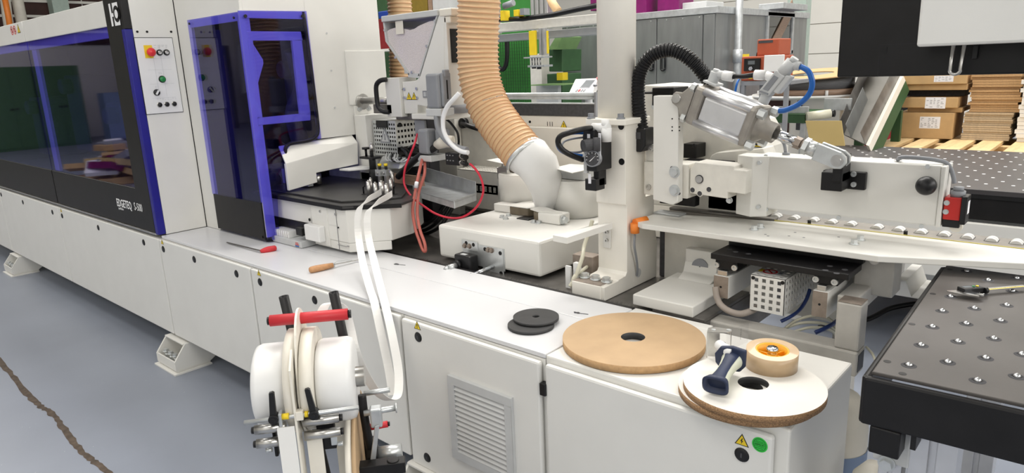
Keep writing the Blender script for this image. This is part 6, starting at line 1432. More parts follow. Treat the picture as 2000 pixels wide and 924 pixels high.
# digital caliper on the table
t = thing('caliper', 'black digital caliper with steel jaws lying on the dark ball table', 'caliper', (-0.2316, 2.1174, 0.99))
zc = .990
a, b = Vector((-0.275, 2.0875, 0.99)), Vector((-0.1051, 2.2833, 0.99)); d = (b - a); d.z = 0; d.normalize(); n2 = Vector((-d.y, d.x, 0))
K = frame((a.x, a.y, zc), d, n2)
def kb(name, fn, mm, bev=0.0):
    g = G(); g.M = K; fn(g); return build(name, g, mm, t, bev)
kb('scale_bar', lambda g: g.box(-.02, .17, -.007, .007, 0, .0035), steel, .0005)
kb('scale_print', lambda g: [g.box(.05 + i * .006, .0508 + i * .006, -.006, -.002 if i % 5 else .0, .0035, .0038) for i in range(20)], ink)
kb('yellow_scale', lambda g: g.box(.045, .17, -.0075, -.003, .0035, .0037), yellow)
kb('slider_body', lambda g: (g.box(-.018, .040, -.013, .014, .0, .013)), black_plastic, .002)
kb('display', lambda g: g.box(-.010, .014, -.004, .008, .013, .0134), screen)
kb('button', lambda g: g.cyl((.018, .0, .013), (.018, .0, .015), .0035), green_btn)
kb('button', lambda g: g.cyl((.029, .0, .013), (.029, .0, .015), .0035), yellow)
kb('fixed_jaw', lambda g: g.prism([(-.050, .008), (-.046, .014), (-.022, .010), (-.018, .002), (-.020, -.008), (-.0, -.043), (-.004, -.045), (-.036, -.015)], 'z', 0, .0035), steel)
kb('moving_jaw', lambda g: g.prism([(-.018, -.012), (.006, -.014), (.018, -.034), (.012, -.044), (.006, -.042), (-.016, -.018)], 'z', .001, .0045), chrome)
kb('thumb_wheel', lambda g: g.cyl((.040, -.012, .004), (.048, -.012, .004), .008), black_plastic)
# bucket / canister behind the end cabinet
t = thing('canister', 'white plastic canister with blue label standing right of the end cabinet', 'canister', (-.58, 2.09, 0))
q = Vector((-.58, 2.09, 0))
g = G(); g.lathe([(.0001, 0), (.09, 0), (.10, .01), (.10, .50), (.092, .56), (.07, .60), (.03, .615), (.03, .64), (.0001, .64)], q, (0, 0, 1), 36); build('body', g, cream, t)
g = G(); g.lathe([(.1012, .20), (.1012, .44)], q, (0, 0, 1), 36); build('blue_label', g, blue_box, t)
g = G(); lines(g, frame(q + Vector((.085, -.058, .27)), (.56, .83, 0), (0, 0, 1)), .06, .08, 5, 4, 3); g.M = None; build('label_print', g, white_ink, t)
t = thing('canister', 'second pale canister close to the aluminium table leg', 'canister', (-.415, 1.90, 0))
g = G(); g.lathe([(.0001, 0), (.055, 0), (.06, .01), (.06, .42), (.05, .48), (.02, .52), (.0001, .52)], (-.415, 1.90, 0), (0, 0, 1), 32); build('body', g, cream, t)

# ============================================================= HANGING OPERATOR CONSOLE
t = thing('operator_console', 'black hanging console panel with white box in front, seen from behind', 'console', (0, 2.05, 1.56))
g = G(); g.box(-.613, .35, 2.0, 2.08, 1.5535, 2.25); build('black_panel', g, black, t, .004)
g = G(); g.box(-.513, -.512, 1.9995, 2.001, 1.5535, 1.632); g.box(-.513, -.431, 1.9995, 2.001, 1.632, 1.633); build('panel_joint', g, dark_in, t)
for k in range(5):
    g = G(); z = 1.628 - k * .0035; g.box(-.511, -.496, 1.9985, 2.0, z - .0015, z); build('vent_rib', g, black_plastic, t)
g = G(); g.box(-.409, .35, 1.90, 1.995, 1.6235, 2.25); build('white_box', g, white_tex, t, .006)
q0, q1, q2 = -0.3416, -0.3193, 1.5573
g = G(); xm = (q0 + q1) / 2; r_ = (q1 - q0) / 2
path = [(q0, 1.95, 1.64), (q0 - .002, 1.95, q2 + r_)] + [(xm - .003 - r_ * math.cos(a), 1.95, q2 + r_ - r_ * math.sin(a)) for a in [math.pi * i / 10 for i in range(1, 10)]] + [(q1 - .004, 1.95, q2 + r_), (q1, 1.95, 1.64)]
g.tube(path, .0042, 10); build('loop_handle', g, steel, t)
g = G(); q = (-0.3036, 1.99, 1.6025); g.box(q[0] - .006, q[0] + .006, 1.985, 2.0, q[2] - .012, q[2] + .02); build('latch', g, black_plastic, t, .002)

# ============================================================= BACKGROUND: galvanised booth
t = thing('steel_booth', 'large galvanised sheet booth with double doors and a side window in the back', 'booth', (-5, 9.5, 0))
bx0, bx1, by0, by1, bz = -6.13, -3.85, 8.0, 11.0, 2.16
g = G(); g.box(bx0, bx1, by0, by1, 0, bz - .02); build('booth_shell', g, booth_steel, t)
g = G(); g.box(bx0 - .03, bx1 + .03, by0 - .03, by1 + .03, bz - .04, bz + .04); build('roof_trim', g, galv, t, .005)
for xa, xb in ((bx0 + .02, -4.9887), (-4.9733, -4.6355), (-4.6209, -4.0133), (-3.9933, bx1 - .01)):
    g = G(); g.box(xa, xb, by0 - .02, by0, .05, bz - .05); d_ = build('door_panel', g, booth_steel, t, .004)
for q in ((-4.6918, 7.96, 1.5856), (-4.5237, 7.96, 1.58)):
    g = G(); r_ = .028; pth = []
    for k in range(25):
        a = 2 * math.pi * k / 24; pth.append((q[0] + r_ * math.cos(a), q[1], q[2] + r_ * math.sin(a) + (.07 if math.sin(a) > 0 else -.07)))
    g.tube(pth, .012, 8); build('door_handle', g, black_plastic, t)
w0, w1 = (-3.85, 9.475, 2.1943), (-3.85, 10.4247, 2.2213)
zt, zb = w0[2] - .02, 1.6209
g = G(); g.box(bx1, bx1 + .03, w0[1], w1[1], zb, zb + .05); g.box(bx1, bx1 + .03, w0[1], w1[1], zt - .05, zt); g.box(bx1, bx1 + .03, w0[1], w0[1] + .05, zb, zt); g.box(bx1, bx1 + .03, w1[1] - .06, w1[1], zb, zt); build('window_frame', g, galv, t, .004)
g = G(); g.box(bx1 + .004, bx1 + .008, w0[1] + .05, w1[1] - .06, zb + .05, zt - .05); build('window_pane', g, booth_glass, t)
g = G(); g.box(bx1 + .001, bx1 + .003, w0[1] + .05, w1[1] - .06, zb + .05, zt - .05); build('window_interior', g, dark_grey, t)
g = G(); g.M = Matrix.Translation((bx1 + .012, w0[1] + .55, (zb + zt) / 2 + .1)) @ Matrix.Rotation(math.radians(40), 4, 'X'); g.box(0, .012, -.45, .45, -.09, .09); build('inner_board', g, spool_brown, t)
g = G(); g.cyl((bx1 + .08, 8.45, 0), (bx1 + .08, 8.45, 3.2), .045, n=14); q = (bx1 + .08, 8.45, 1.62); g.cyl((q[0], q[1], q[2] - .08), (q[0], q[1], q[2] + .08), .06, n=12); build('riser_pipe', g, galv, t)
g = G(); g.box(bx1 + .09, bx1 + .13, 8.48, 8.68, 1.60, 1.64); build('valve_lever', g, yellow, t)
g = G(); rnd = random.Random(2)
for k in range(10):
    for y in (by0 - .021,):
        g.cyl((bx0 + .1 + k * .22, y, bz - .07), (bx0 + .1 + k * .22, y - .006, bz - .07), .008, n=8)
build('rivets', g, zinc, t, kind='stuff')
g = G(); g.box(-4.6484, -4.2734, 8.6, 9.1, bz + .042, bz + .16); solo('roof_unit', g, light_grey, 'low grey unit lying on the booth roof above the doors', 'unit', bevel=.01)
g = G(); g.box(-5.2390, -5.0348, 8.4, 8.8, bz + .042, bz + .4); solo('magenta_box', g, magenta, 'magenta box on the booth roof just right of the round pipe', 'box', bevel=.006)
g = G(); g.box(-4.9243, -4.6096, 8.5, 8.9, bz + .042, bz + .45); solo('magenta_box', g, magenta, 'magenta box on the booth roof above the double doors', 'box', bevel=.006)
g = G(); g.box(-3.9678, -3.6384, 9.5, 10.4, bz + .042, bz + .12); solo('roof_duct', g, galv, 'flat galvanised duct piece on the booth roof above the window', 'duct', bevel=.006)
g = G(); x = -4.3814; g.box(x - .15, x + .15, 12, 12.25, 0, 4); solo('steel_column', g, post_green, 'pale grey steel column behind the right edge of the booth', 'column')

# green machine with mesh guard and white gantry
t = thing('green_machine', 'bright green machine housing with mesh guard seen left of the booth', 'machine', (-5.2, 7.2, 0))
X0, X1 = -6.7370, -6.0460
g = G(); g.box(X0 - .3, X1, 7.3, 7.6, 0, 2.05); g.box(-6.6308, -6.0722, 7.3, 7.6, 2.05, 2.9); build('housing', g, green_mach, t)
g = G()
for k in range(18): g.box(X0 - .1 + k * .042, X0 - .1 + k * .042 + .005, 7.2, 7.206, .2, 1.98)
for k in range(40): g.box(X0 - .1, X1 - .02, 7.2, 7.206, .25 + k * .043, .25 + k * .043 + .005)
build('wire_mesh', g, dgreen, t, kind='stuff')
g = G(); g.tube(smooth_path([(-6.4689, 7, 2.0743), (-6.4896, 7, 1.7477), (-6.434, 7, 1.5934), (-6.342, 7, 1.5908), (-6.2897, 7, 1.7073), (-6.2746, 7, 1.9725)]), .032, 6); build('cable_chain', g, black_plastic, t)
g = G(); g.box(-5.8952, -5.7084, 7.0, 7.2, 0, 1.75); build('white_pillar', g, offwhite, t, .005)
g = G(); g.hexa([(-5.5004, 6.9, 1.7965), (-5.295, 6.9, 1.7872), (-5.3027, 6.9, 1.5221), (-5.51, 6.9, 1.5273)], [(p[0], 7.3, p[2]) for p in ((-5.5004, 6.9, 1.7965), (-5.295, 6.9, 1.7872), (-5.3027, 6.9, 1.5221), (-5.51, 6.9, 1.5273))]); g.box(-5.5448, -5.3045, 6.9, 7.3, .3, 1.5); build('dark_green_body', g, dgreen, t, .01)
g = G(); g.hexa([(-5.4368, 6.8, 1.7887), (-5.306, 6.8, 1.9424), (-5.2141, 6.8, 1.9255), (-5.3033, 6.8, 1.7827)], [(p[0], 7.2, p[2]) for p in ((-5.4368, 6.8, 1.7887), (-5.306, 6.8, 1.9424), (-5.2141, 6.8, 1.9255), (-5.3033, 6.8, 1.7827))]); build('pale_green_slope', g, pgreen, t, .004)
g = G(); g.box(-5.4747, -5.1380, 6.6, 6.66, .6, 1.3773); build('white_panel', g, light_grey, t, .004)
g = G(); g.box(-5.0781, -4.9888, 6.5, 6.6, 1.4312, 1.5178); build('yellow_block', g, yellow, t, .004)
g = G(); g.box(-5.3938, -4.9080, 6.4, 6.75, 1.3904 - .012, 1.3904); build('green_glass_plate', g, pgreen, t, .002)
t = thing('gantry', 'white gantry beam with yellow pick head hanging in front of the green mesh', 'gantry', (-4.5, 6.3, 1.7))
A_, B_ = (-5.9274, 6.3, 2.0824), (-4.3072, 6.3, 2.1203)
g = G(); za, zb_ = 2.1102, 2.0097
g.box(A_[0] - .8, B_[0] + .3, 6.3, 6.45, zb_, za); build('beam', g, offwhite, t, .005)
g = G(); g.box(A_[0] - .8, B_[0] + .2, 6.46, 6.65, zb_ - .10, zb_ - .02); build('lower_beam', g, light_grey, t, .004)
g = G(); g.tube([(-5.7872, 6.2, 2.1468), (-5.3135, 6.2, 2.1242), (-4.8729, 6.2, 2.1351), (-4.5295, 6.2, 2.1658), (-4.2066, 6.2, 2.1897)], .028, 6); build('energy_chain', g, black_plastic, t)
g = G(); g.box(-5.2189, -5.1218, 6.19, 6.22, 1.7223, 1.9879); build('yellow_cover', g, yellow, t, .004)
g = G(); g.box(-4.9754, -4.9537, 6.20, 6.22, 1.7306, 1.9753); build('yellow_cover', g, yellow, t, .004)
for a in (1051, 1059):
    xx = {1051: -5.0848, 1059: -5.0335}[a]
    g = G(); g.box(xx, xx + .028, 6.2, 6.26, 1.7179, 2.0083); build('slide_profile', g, alu, t, .003)
g = G(); zz = 1.6972; g.box(-5.2726, -4.9745, 6.15, 6.3, zz - .008, zz + .008); build('head_plate', g, galv, t, .002)
g = G(); g.box(-5.2164, -4.9709, 6.15, 6.3, 1.5912, 1.6136); build('head_plate', g, galv, t, .002)
for a in range(4):
    x = -5.2063 + a * .04
    g = G(); g.cyl((x, 6.22, 1.6080), (x, 6.22, zz), .009); build('guide_pin', g, steel, t)
for a in (1040, 1053):
    q = {1040: (-5.1644, 6.2, 1.5758), 1053: (-5.0898, 6.2, 1.5682)}[a]; g = G(); g.cyl(q, (q[0], q[1], q[2] + .03), .026); build('suction_cup', g, black_plastic, t)
g = G(); q0, q1 = (-5.5554, 6.1, 2.1786), (-5.2837, 6.1, 2.2017); g.box(q0[0], q0[0] + .06, 6.1, 6.2, q0[2] - .06, q0[2] + .05); build('yellow_motor_mount', g, yellow, t, .004)
g = G(); g.box(q1[0] - .07, q1[0], 6.1, 6.2, q1[2] - .05, q1[2] + .02); build('yellow_motor_mount', g, yellow, t, .004)
g = G(); q = (-5.487, 6.1, 2.2728); g.cyl(q, (q[0] + .14, 6.1, q[2] + .025), .035); build('motor', g, grey_pl, t)
g = G(); q = (-5.2388, 6.1, 2.1982); g.box(q[0] - .02, q[0] + .04, 6.1, 6.2, q[2] - .04, q[2] + .03); build('motor', g, grey_pl, t)
for a in range(4):
    x = -5.8560 + a * .075
    g = G(); g.box(x, x + .045, 7.0, 7.08, 1.95, 3.0); build('upright_profile', g, alu, t, .003)
g = G(); g.tube([(-5.2398, 6.6, 2.3921), (-5.1833, 6.6, 2.2862), (-5.1115, 6.6, 2.2019)], .05, 14); solo('duct_hose', g, hose_beige, 'beige duct hose piece slanting behind the black energy chain', 'hose')
g = G(); g.box(-5.2256, -5.0209, 7.4, 7.7, 2.2346, 2.7); solo('magenta_box', g, magenta, 'magenta box above the white gantry left of the round pipe', 'box', bevel=.006)
# control panel with screen
t = thing('control_box', 'white tilted control box with grey screen and red emergency button', 'control box', (-3.2615, 4.5, 1.3953))
a, b, c, d = (-3.364, 4.45, 1.3868), (-3.1435, 4.45, 1.3857), (-3.1933, 4.62, 1.4986), (-3.4173, 4.62, 1.4949)
a, b, c, d = map(Vector, (a, b, c, d)); N_v = (b - a).cross(d - a).normalized()
g = G(); g.hexa([p - N_v * .05 for p in (a, b, c, d)], [a, b, c, d]); build('case', g, white_pl, t, .006)
Mx2 = frame(a, (b - a), (d - a)); W_, H_ = (b - a).length, (d - a).length
g = G(); g.M = Mx2; g.box(W_ * .30, W_ * .72, H_ * .34, H_ * .86, .001, .004); g.m = 1; g.box(W_ * .33, W_ * .69, H_ * .40, H_ * .82, .004, .005); build('display', g, [grey_pl, screen], t)
g = G(); g.M = Mx2; g.cyl((W_ * .92, H_ * .78, .001), (W_ * .92, H_ * .78, .035), .016); build('emergency_button', g, estop_red, t)
for k in range(4):
    g = G(); g.M = Mx2; g.box(W_ * (.24 + k * .11), W_ * (.30 + k * .11), H_ * .12, H_ * .25, .001, .006); build('button', g, [grey_pl, red, grey_pl, grey_pl][k], t)
g = G(); g.M = Mx2; g.cyl((W_ * .94, H_ * .48, .001), (W_ * .94, H_ * .48, .015), .009); g.cyl((W_ * .86, H_ * .48, .001), (W_ * .86, H_ * .48, .015), .009); build('knob', g, grey_pl, t)
g = G(); q = (a + b) / 2; g.cyl((q.x, q.y + .12, .0), (q.x, q.y + .12, q.z + .03), .03); build('stand', g, light_grey, t)
# racks and bins behind the hopper
g = G(); g.box(-8.2708, -7.9860, 6.5, 6.9, 2.3449, 2.4411); solo('blue_bin', g, blue_pl, 'blue plastic bin behind the pellet hopper at the tall cover edge', 'bin', bevel=.01)
g = G(); g.box(-8.4375, -8.0084, 6.6, 6.9, 1.9300, 2.3490); solo('red_cabinet', g, dark_red, 'dark red cabinet face behind the left edge of the pellet hopper', 'cabinet', bevel=.004)
g = G(); g.box(-8.2189, -7.5265, 6.4, 6.9, 1.8856, 1.9206); solo('shelf_edge', g, hall_white, 'white shelf edge under the dark red cabinet face', 'shelf', bevel=.002)
g = G(); g.box(-8.4981, -7.7796, 6.6, 6.9, 0, 1.8795); solo('green_cabinet', g, dgreen, 'dark green cabinet below the white shelf edge behind the hopper', 'cabinet', bevel=.004)
t = thing('storage_rack', 'dark storage rack with teal and yellow panels behind the thin beige hose', 'rack', (-5.6, 7.5, 0))
for k, (p0, p1, mm) in enumerate(((730, 756, dgreen), (797, 836, mustard), (836, 845, spool_brown), (845, 880, light_grey))):
    q0 = {730: (-9.6396, 7.5, 2.6789), 797: (-8.7775, 7.5, 2.6065), 836: (-8.3126, 7.5, 2.5675), 845: (-8.2088, 7.5, 2.5588)}[p0]; q1 = {756: (-9.295, 7.5, 2.65), 836: (-8.3126, 7.5, 2.5675), 845: (-8.2088, 7.5, 2.5588), 880: (-7.8172, 7.5, 2.526)}[p1]
    g = G(); g.box(q0[0], q1[0] - .02, 7.5, 7.8, 1.9, 3.0); build('rack_panel', g, mm, t, .004)
g = G(); g.box(-9.5779, -7.6059, 7.82, 7.9, 0, 3.0); build('rack_back', g, dark_in, t)

# rust red device on a stand
t = thing('glue_device', 'rust red heating device with black display and white side sheet on a grey stand', 'device', (-2.05, 5.15, 0))
x0, x1, z0, z1 = -2.1998, -1.9327, 1.4410, 1.6138
g = G(); g.box(x0, x1, 5.0, 5.3, z0, z1); build('case', g, device_red, t, .008)
g = G(); g.box(-2.1093, -1.9507, 5.05, 5.28, z1, 1.7296); build('upper_case', g, device_red, t, .008)
g = G(); g.box(-2.0992, -1.9955, 5.048, 5.05, 1.7025, 1.7201); build('vent_slot', g, dark_grey, t)
q0, q1 = (-2.1735, 4.99, 1.5982), (-2.0562, 4.99, 1.5122)
g = G(); g.box(q0[0], q1[0], 4.985, 5.0, q1[2], q0[2]); g.m = 1; g.box(q0[0] + .03, q0[0] + .08, 4.984, 4.985, q1[2] + .045, q0[2] - .015); build('display', g, [black_plastic, screen], t)
g = G(); q = (-2.1167, 4.98, 1.5284); g.cyl((q[0], 4.985, q[2]), (q[0], 4.965, q[2]), .013); build('dial', g, chrome, t)
q0, q1 = (-2.0195, 4.97, 1.6175), (-1.8799, 4.97, 1.5013)
g = G(); g.box(q0[0], q1[0], 4.965, 4.985, q1[2], q0[2]); build('white_sheet', g, white_pl, t, .004)
for q, mm in (((-2.1746, 4.995, 1.4787), black_plastic), ((-2.1244, 4.995, 1.4705), yellow), ((-2.0869, 4.995, 1.4805), light_grey), ((-2.0567, 4.995, 1.4798), black_plastic), ((-2.0155, 4.995, 1.4754), red), ((-1.9898, 4.995, 1.4784), paper)):
    g = G(); g.box(q[0] - .014, q[0] + .014, 4.99, 5.0, q[2] - .014, q[2] + .014); build('switch', g, mm, t, .002)
g = G(); q = (-2.0991, 5, 1.6237); g.tube([(q[0] - .03, 5.1, z1), (q[0] - .03, 5.1, z1 + .02), (q[0] + .03, 5.1, z1 + .02), (q[0] + .03, 5.1, z1)], .006, 6); build('carry_handle', g, black_plastic, t)
g = G(); g.box(x0, x1 + .1, 5.0, 5.35, z0 - .03, z0 - .002); g.box(x0, x0 + .03, 5.0, 5.03, 0, z0 - .03); g.box(x1 + .05, x1 + .08, 5.0, 5.03, 0, z0 - .03); g.box(x0 + .12, x0 + .17, 5.05, 5.1, 0, z0 - .03); build('stand', g, grey_pl, t, .003)
hose('blue_cable', [(-2.2037, 5, 1.4719), (-2.2032, 4.95, 1.4301), (-2.2162, 4.95, 1.3644), (-2.2134, 4.95, 1.2907)], .008, blue_tube_m, 'thin blue cable hanging left of the rust red device', 'cable')
# spool turntable
t = thing('spool_table', 'round white turntable on a white cabinet with brown door', 'table', (-2.1, 6.2, 0))
c = (-2.1282, 6.2, 1.3302)
g = G(); g.cyl((c[0], 6.2, 1.265), (c[0], 6.2, 1.285), .45, n=56); build('turntable', g, white_pl, t)
for a in (-.9, -2.4, .4):
    g = G(); q = (c[0] + .42 * math.cos(a), 6.2 + .42 * math.sin(a), 1.285); g.cyl(q, (q[0], q[1], q[2] + .04), .012); build('peg', g, white_pl, t)
g = G(); g.box(c[0] - .55, c[0] + .35, 5.95, 6.7, 0, 1.262); build('cabinet', g, hall_white, t, .006)
g = G(); g.box(c[0] - .42, c[0] - .05, 5.94, 5.949, .9, 1.24); build('brown_door', g, maroon, t, .003)
g = G(); g.box(c[0] + .01, c[0] + .05, 5.94, 5.949, 1.0, 1.24); build('dark_slot', g, dark_grey, t)
t = thing('band_spool', 'big spool of grey edge band with tan cardboard flange on the turntable', 'spool', (c[0], 6.2, 1.286))
g = G(); g.cyl((c[0] + .02, 6.2, 1.287), (c[0] + .02, 6.2, 1.330), .40, n=56); build('brown_band_roll', g, spool_brown, t)
g = G(); g.cyl((c[0], 6.2, 1.331), (c[0], 6.2, 1.425), .36, n=56); build('grey_band_roll', g, spool_grey, t)
g = G(); g.ring((c[0] + .02, 6.2, 1.440), (-.03, -.075, 1), .18, .47, .010, 56); build('flange', g, cardboard, t)
# roller conveyor and green frame
t = thing('roller_conveyor', 'short conveyor with green frame, steel guide and tan roller left of the chute', 'conveyor', (-1.9, 5.3, 0))
q0, q1 = (-2.0738, 5.3, 1.184), (-1.8278, 5.3, 1.1463)
g = G(); g.box(q0[0], q1[0], 5.3, 5.36, q1[2] - .03, q0[2] - .01); g.box(q0[0], q1[0], 5.3, 5.8, q0[2] - .012, q0[2]); build('green_frame', g, dgreen, t, .004)
g = G(); g.box(q0[0], q1[0], 5.36, 5.38, q0[2], q0[2] + .05); build('steel_guide', g, galv, t, .003)
g = G(); g.box(q1[0], q1[0] + .20, 5.7, 5.72, q0[2], q0[2] + .09); build('steel_guide', g, galv, t, .003)
g = G(); a, b = (-1.8178, 5.3, 1.1652), (-1.6811, 5.4, 1.1818); g.cyl(a, b, .034, n=20); g.m = 1; g.cyl(b, (b[0] + .03, b[1], b[2] + .002), .025); build('roller', g, [clear_tube, black_plastic], t)
for x in (q0[0] + .03, q1[0] - .04):
    g = G(); g.box(x, x + .04, 5.32, 5.36, 0, q1[2] - .03); build('leg', g, galv, t, .003)
g = G(); q = [(-1.7087, 5.1, 0.9809), (-1.4785, 5.1, 0.9874), (-1.5138, 5.1, 1.1584), (-1.7546, 5.1, 1.1534)]
g.hexa(q, [(p[0], p[1] + .01, p[2]) for p in q]); solo('cardboard_sheet', g, cardtan, 'plain tan cardboard sheet standing at the lower end of the steel chute', 'sheet')
# steel chute
belt_m = mat('beige_grey_belt', (0.15, 0.145, 0.13), 0.6, var=.08, scale=6)
t = thing('steel_chute', 'stainless inclined chute with green side frame rising to the right', 'chute', (-1.4, 5.6, 1.0))
L0, R0, L1, R1 = Vector((-1.5932, 5.45, 1.0301)), Vector((-1.3751, 5.2, 0.9915)), Vector((-1.7371, 6.5, 1.4469)), Vector((-1.4401, 6.25, 1.4281))
nrm = (R0 - L0).cross(L1 - L0).normalized()
if nrm.z < 0: nrm = -nrm
g = G(); g.hexa([L0, R0, R1, L1], [p - nrm * .01 for p in (L0, R0, R1, L1)]); build('bed', g, belt_m, t)
def wall(P, Q, h, mm, name, off=Vector((0, 0, 0))):
    g = G(); up = nrm * h; w = (R0 - L0).normalized() * .006
    g.hexa([P + off, Q + off, Q + up + off, P + up + off], [p + w for p in (P + off, Q + off, Q + up + off, P + up + off)]); build(name, g, mm, t)
wall(L0, L1, .10, bed_steel, 'side_wall'); wall(R0, R1, .10, bed_steel, 'side_wall')
Mi0, Mi1 = L0.lerp(R0, .35), L1.lerp(R1, .35); wall(Mi0, Mi0.lerp(Mi1, .55), .11, booth_steel, 'divider_sheet')
g = G(); w = (R0 - L0).normalized(); g.hexa([R0 + w * .008, R1 + w * .008, R1 + w * .05, R0 + w * .05], [p - nrm * .05 for p in (R0 + w * .008, R1 + w * .008, R1 + w * .05, R0 + w * .05)]); g.m = 1
g.hexa([p - nrm * .052 for p in (R0 + w * .008, R1 + w * .008, R1 + w * .05, R0 + w * .05)], [p - nrm * .14 for p in (R0 + w * .008, R1 + w * .008, R1 + w * .05, R0 + w * .05)]); build('side_frame', g, [cream, dgreen], t)
for P in (L0.lerp(L1, .3), R0.lerp(R1, .7)):
    g = G(); P = P - nrm * .15; g.box(P.x - .03, P.x + .03, P.y, P.y + .05, 0, P.z); build('leg', g, dgreen, t)
# dark red machine behind
t = thing('red_machine', 'dark red machine on the floor between the chute and the cardboard boxes', 'machine', (-2.4, 11, 0))
x0, x1 = -2.9546, -2.2356
g = G(); g.box(x0, x1, 11, 12, .22, 1.5); build('body', g, dark_red, t, .03)
for q in ((-2.8531, 11, 0.6401), (-2.7555, 11, 0.6057)):
    g = G(); g.cyl((q[0], 11.0, q[2] - .1), (q[0], 10.93, q[2] - .1), .06); g.cyl((q[0], 10.95, q[2] - .1), (q[0], 10.95, q[2] + .12), .04); build('red_valve', g, red_box, t)
for k in (.15, .85):
    g = G(); x = x0 + (x1 - x0) * k; g.box(x - .05, x + .05, 11.1, 11.2, 0, .22); build('leg', g, black, t)
g = G(); q = (-2.4495, 10.98, 0.8625); g.box(q[0] - .15, q[0] + .2, 10.9, 11.0, q[2] - .15, q[2] + .15); build('black_hatch', g, black, t, .03)

# ============================================================= AIR FLOAT TABLE
t = thing('air_table', 'black air cushion table with a grid of white nozzles behind the white beam', 'table', (-.3, 4.7, 0))
g = G(); g.box(-1.66, 1.1, 3.93, 5.46, .925, .95); build('table_top', g, airtop, t, .003)
g = G(); g.box(-1.66, 1.1, 3.935, 3.96, .905, .925); build('ribbed_edge', g, black_plastic, t)
g = G(); g.box(-1.66, 1.1, 3.945, 3.97, .80, .905); build('front_apron', g, black, t, .003)
g = G(); g.box(-1.66, 1.1, 4.1, 5.4, .3, .80); g.box(-1.5, 1.0, 3.90, 3.93, .50, .79); build('base', g, white, t, .004)
for x in (-1.5, .9):
    g = G(); g.box(x, x + .1, 4.2, 4.3, 0, .3); build('leg', g, white, t)
proto = None; n_d = 0
for j in range(14):
    for i in range(19):
        x = -1.58 + i * .112 + (j % 2) * .056; y = 4.0 + j * .108
        if x > .35 or x < -y * .292 - .05: continue
        if proto is None:
            g = G(); g.lathe([(.0085, 0), (.0085, .0012), (.006, .0016), (.0001, .0016)], (x, y, .9502), (0, 0, 1), 12, False); proto = build('air_nozzle', g, white_ink, t); b0 = (x, y)
        else:
            o = proto.copy(); COL.objects.link(o); o.location = proto.location + Vector((x - b0[0], y - b0[1], 0))
        n_d += 1

# ============================================================= PALLET, BOXES, BOARD STACKS
PZ = .925
t = thing('pallet_stack', 'stacked wooden pallets with spaced top boards beyond the air table', 'pallet', (-.9, 6.2, 0))
for k in range(9):
    x = -1.46 + k * .205
    g = G(); w = random.Random(k).uniform(.12, .16); g.hexa([(x, 5.62, PZ - .025), (x + w, 5.62, PZ - .025), (x + w, 6.75, PZ - .025), (x, 6.75, PZ - .025)], [(x, 5.62, PZ), (x + w, 5.62, PZ), (x + w, 6.75, PZ), (x, 6.75, PZ)]); build('board', g, pine, t, .002)
for y in (5.66, 6.15, 6.64):
    g = G(); g.box(-1.46, .4, y, y + .1, PZ - .125, PZ - .026); build('stringer', g, pine, t, .003)
for k in range(5):
    g = G(); z = PZ - .15 - k * .15; g.box(-1.46, .4, 5.62, 6.75, z, z + .022); build('lower_deck', g, pine, t)
    g = G(); 
    for x in (-1.44, -.6, .28): g.box(x, x + .1, 5.64, 6.73, z - .128, z - .002)
    build('block_row', g, pine, t, kind='stuff')
def box_thing(x0, x1, y0, d, z0, z1, lab, rough=True):
    t = thing('cardboard_box', lab, 'box', ((x0 + x1) / 2, y0 + d / 2, z0), 'labelled cardboard packages')
    g = G(); g.box(x0, x1, y0, y0 + d, z0, z1); build('carton', g, cardboard, t, .004)
    return t
def label_on(t, x0, x1, z0, z1, y, seed):
    g = G(); g.box(x0, x1, y - .001, y, z0, z1); l = build('paper_label', g, paper, t)
    g = G(); lines(g, front((x0 + .008, y - .0011, z0 + .006)), x1 - x0 - .016, z1 - z0 - .012, 6, 5, seed, .75); g.M = None; build('label_print', g, grey_ink, l)
xa, xb = -1.41, -.985
t = box_thing(xa - .03, xb - .06, 6.28, .4, PZ + .001, 1.128, 'large corrugated box at the bottom of the labelled box stack'); label_on(t, -1.2762, -1.1356, 1.0053, 1.0968, 6.28, 1)
t = box_thing(xa + .03, xb - .02, 6.32, .36, 1.129, 1.165, 'thin recessed package directly above the large corrugated box')
t = box_thing(xa, xb - .045, 6.27, .4, 1.166, 1.245, 'flat box with a white label in the middle of the box stack'); label_on(t, -1.2493, -1.1105, 1.1613, 1.2474, 6.27, 2)
t = box_thing(-1.47, -.985, 6.30, .42, 1.30, 1.345, 'long package under the hanging black console, lower one with shaded front')
t = box_thing(-1.485, -.99, 6.27, .45, 1.346, 1.42, 'long package just under the hanging black console carrying a label'); label_on(t, -1.2055, -1.0759, 1.3633, 1.41, 6.27, 3)
g = G(); g.box(-1.44, -1.02, 6.45, 6.68, 1.247, 1.298); solo('support_block', g, dark_grey, 'dark support block between the flat labelled box and the long packages', 'support')
def stack(x0, x1, y0, d, z0, z1, n, seed, lab, grp, mm, sh=.012):
    rnd = random.Random(seed); h = (z1 - z0) / n; P = None
    words = ['bottom', 'second', 'third', 'fourth', 'fifth', 'sixth', 'seventh', 'eighth', 'ninth', 'tenth', 'eleventh', 'twelfth', 'thirteenth', 'fourteenth', 'fifteenth', 'sixteenth']
    for k in range(n):
        dx, dy = rnd.uniform(-sh, sh), rnd.uniform(-sh, sh)
        g = G(); g.box(x0 + dx, x1 + dx, y0 + dy, y0 + d + dy, z0 + k * h, z0 + (k + 1) * h - .0018)
        solo('board', g, mm, lab % (('top' if k == n - 1 else words[k] + (' from the bottom' if k else ''))), 'board', grp)
stack(-.985, -.680, 6.30, .5, PZ + .001, 1.132, 13, 4, '%s board of the lower pale board stack right of the labelled boxes', 'boards of the lower stack', pale_board, .007)
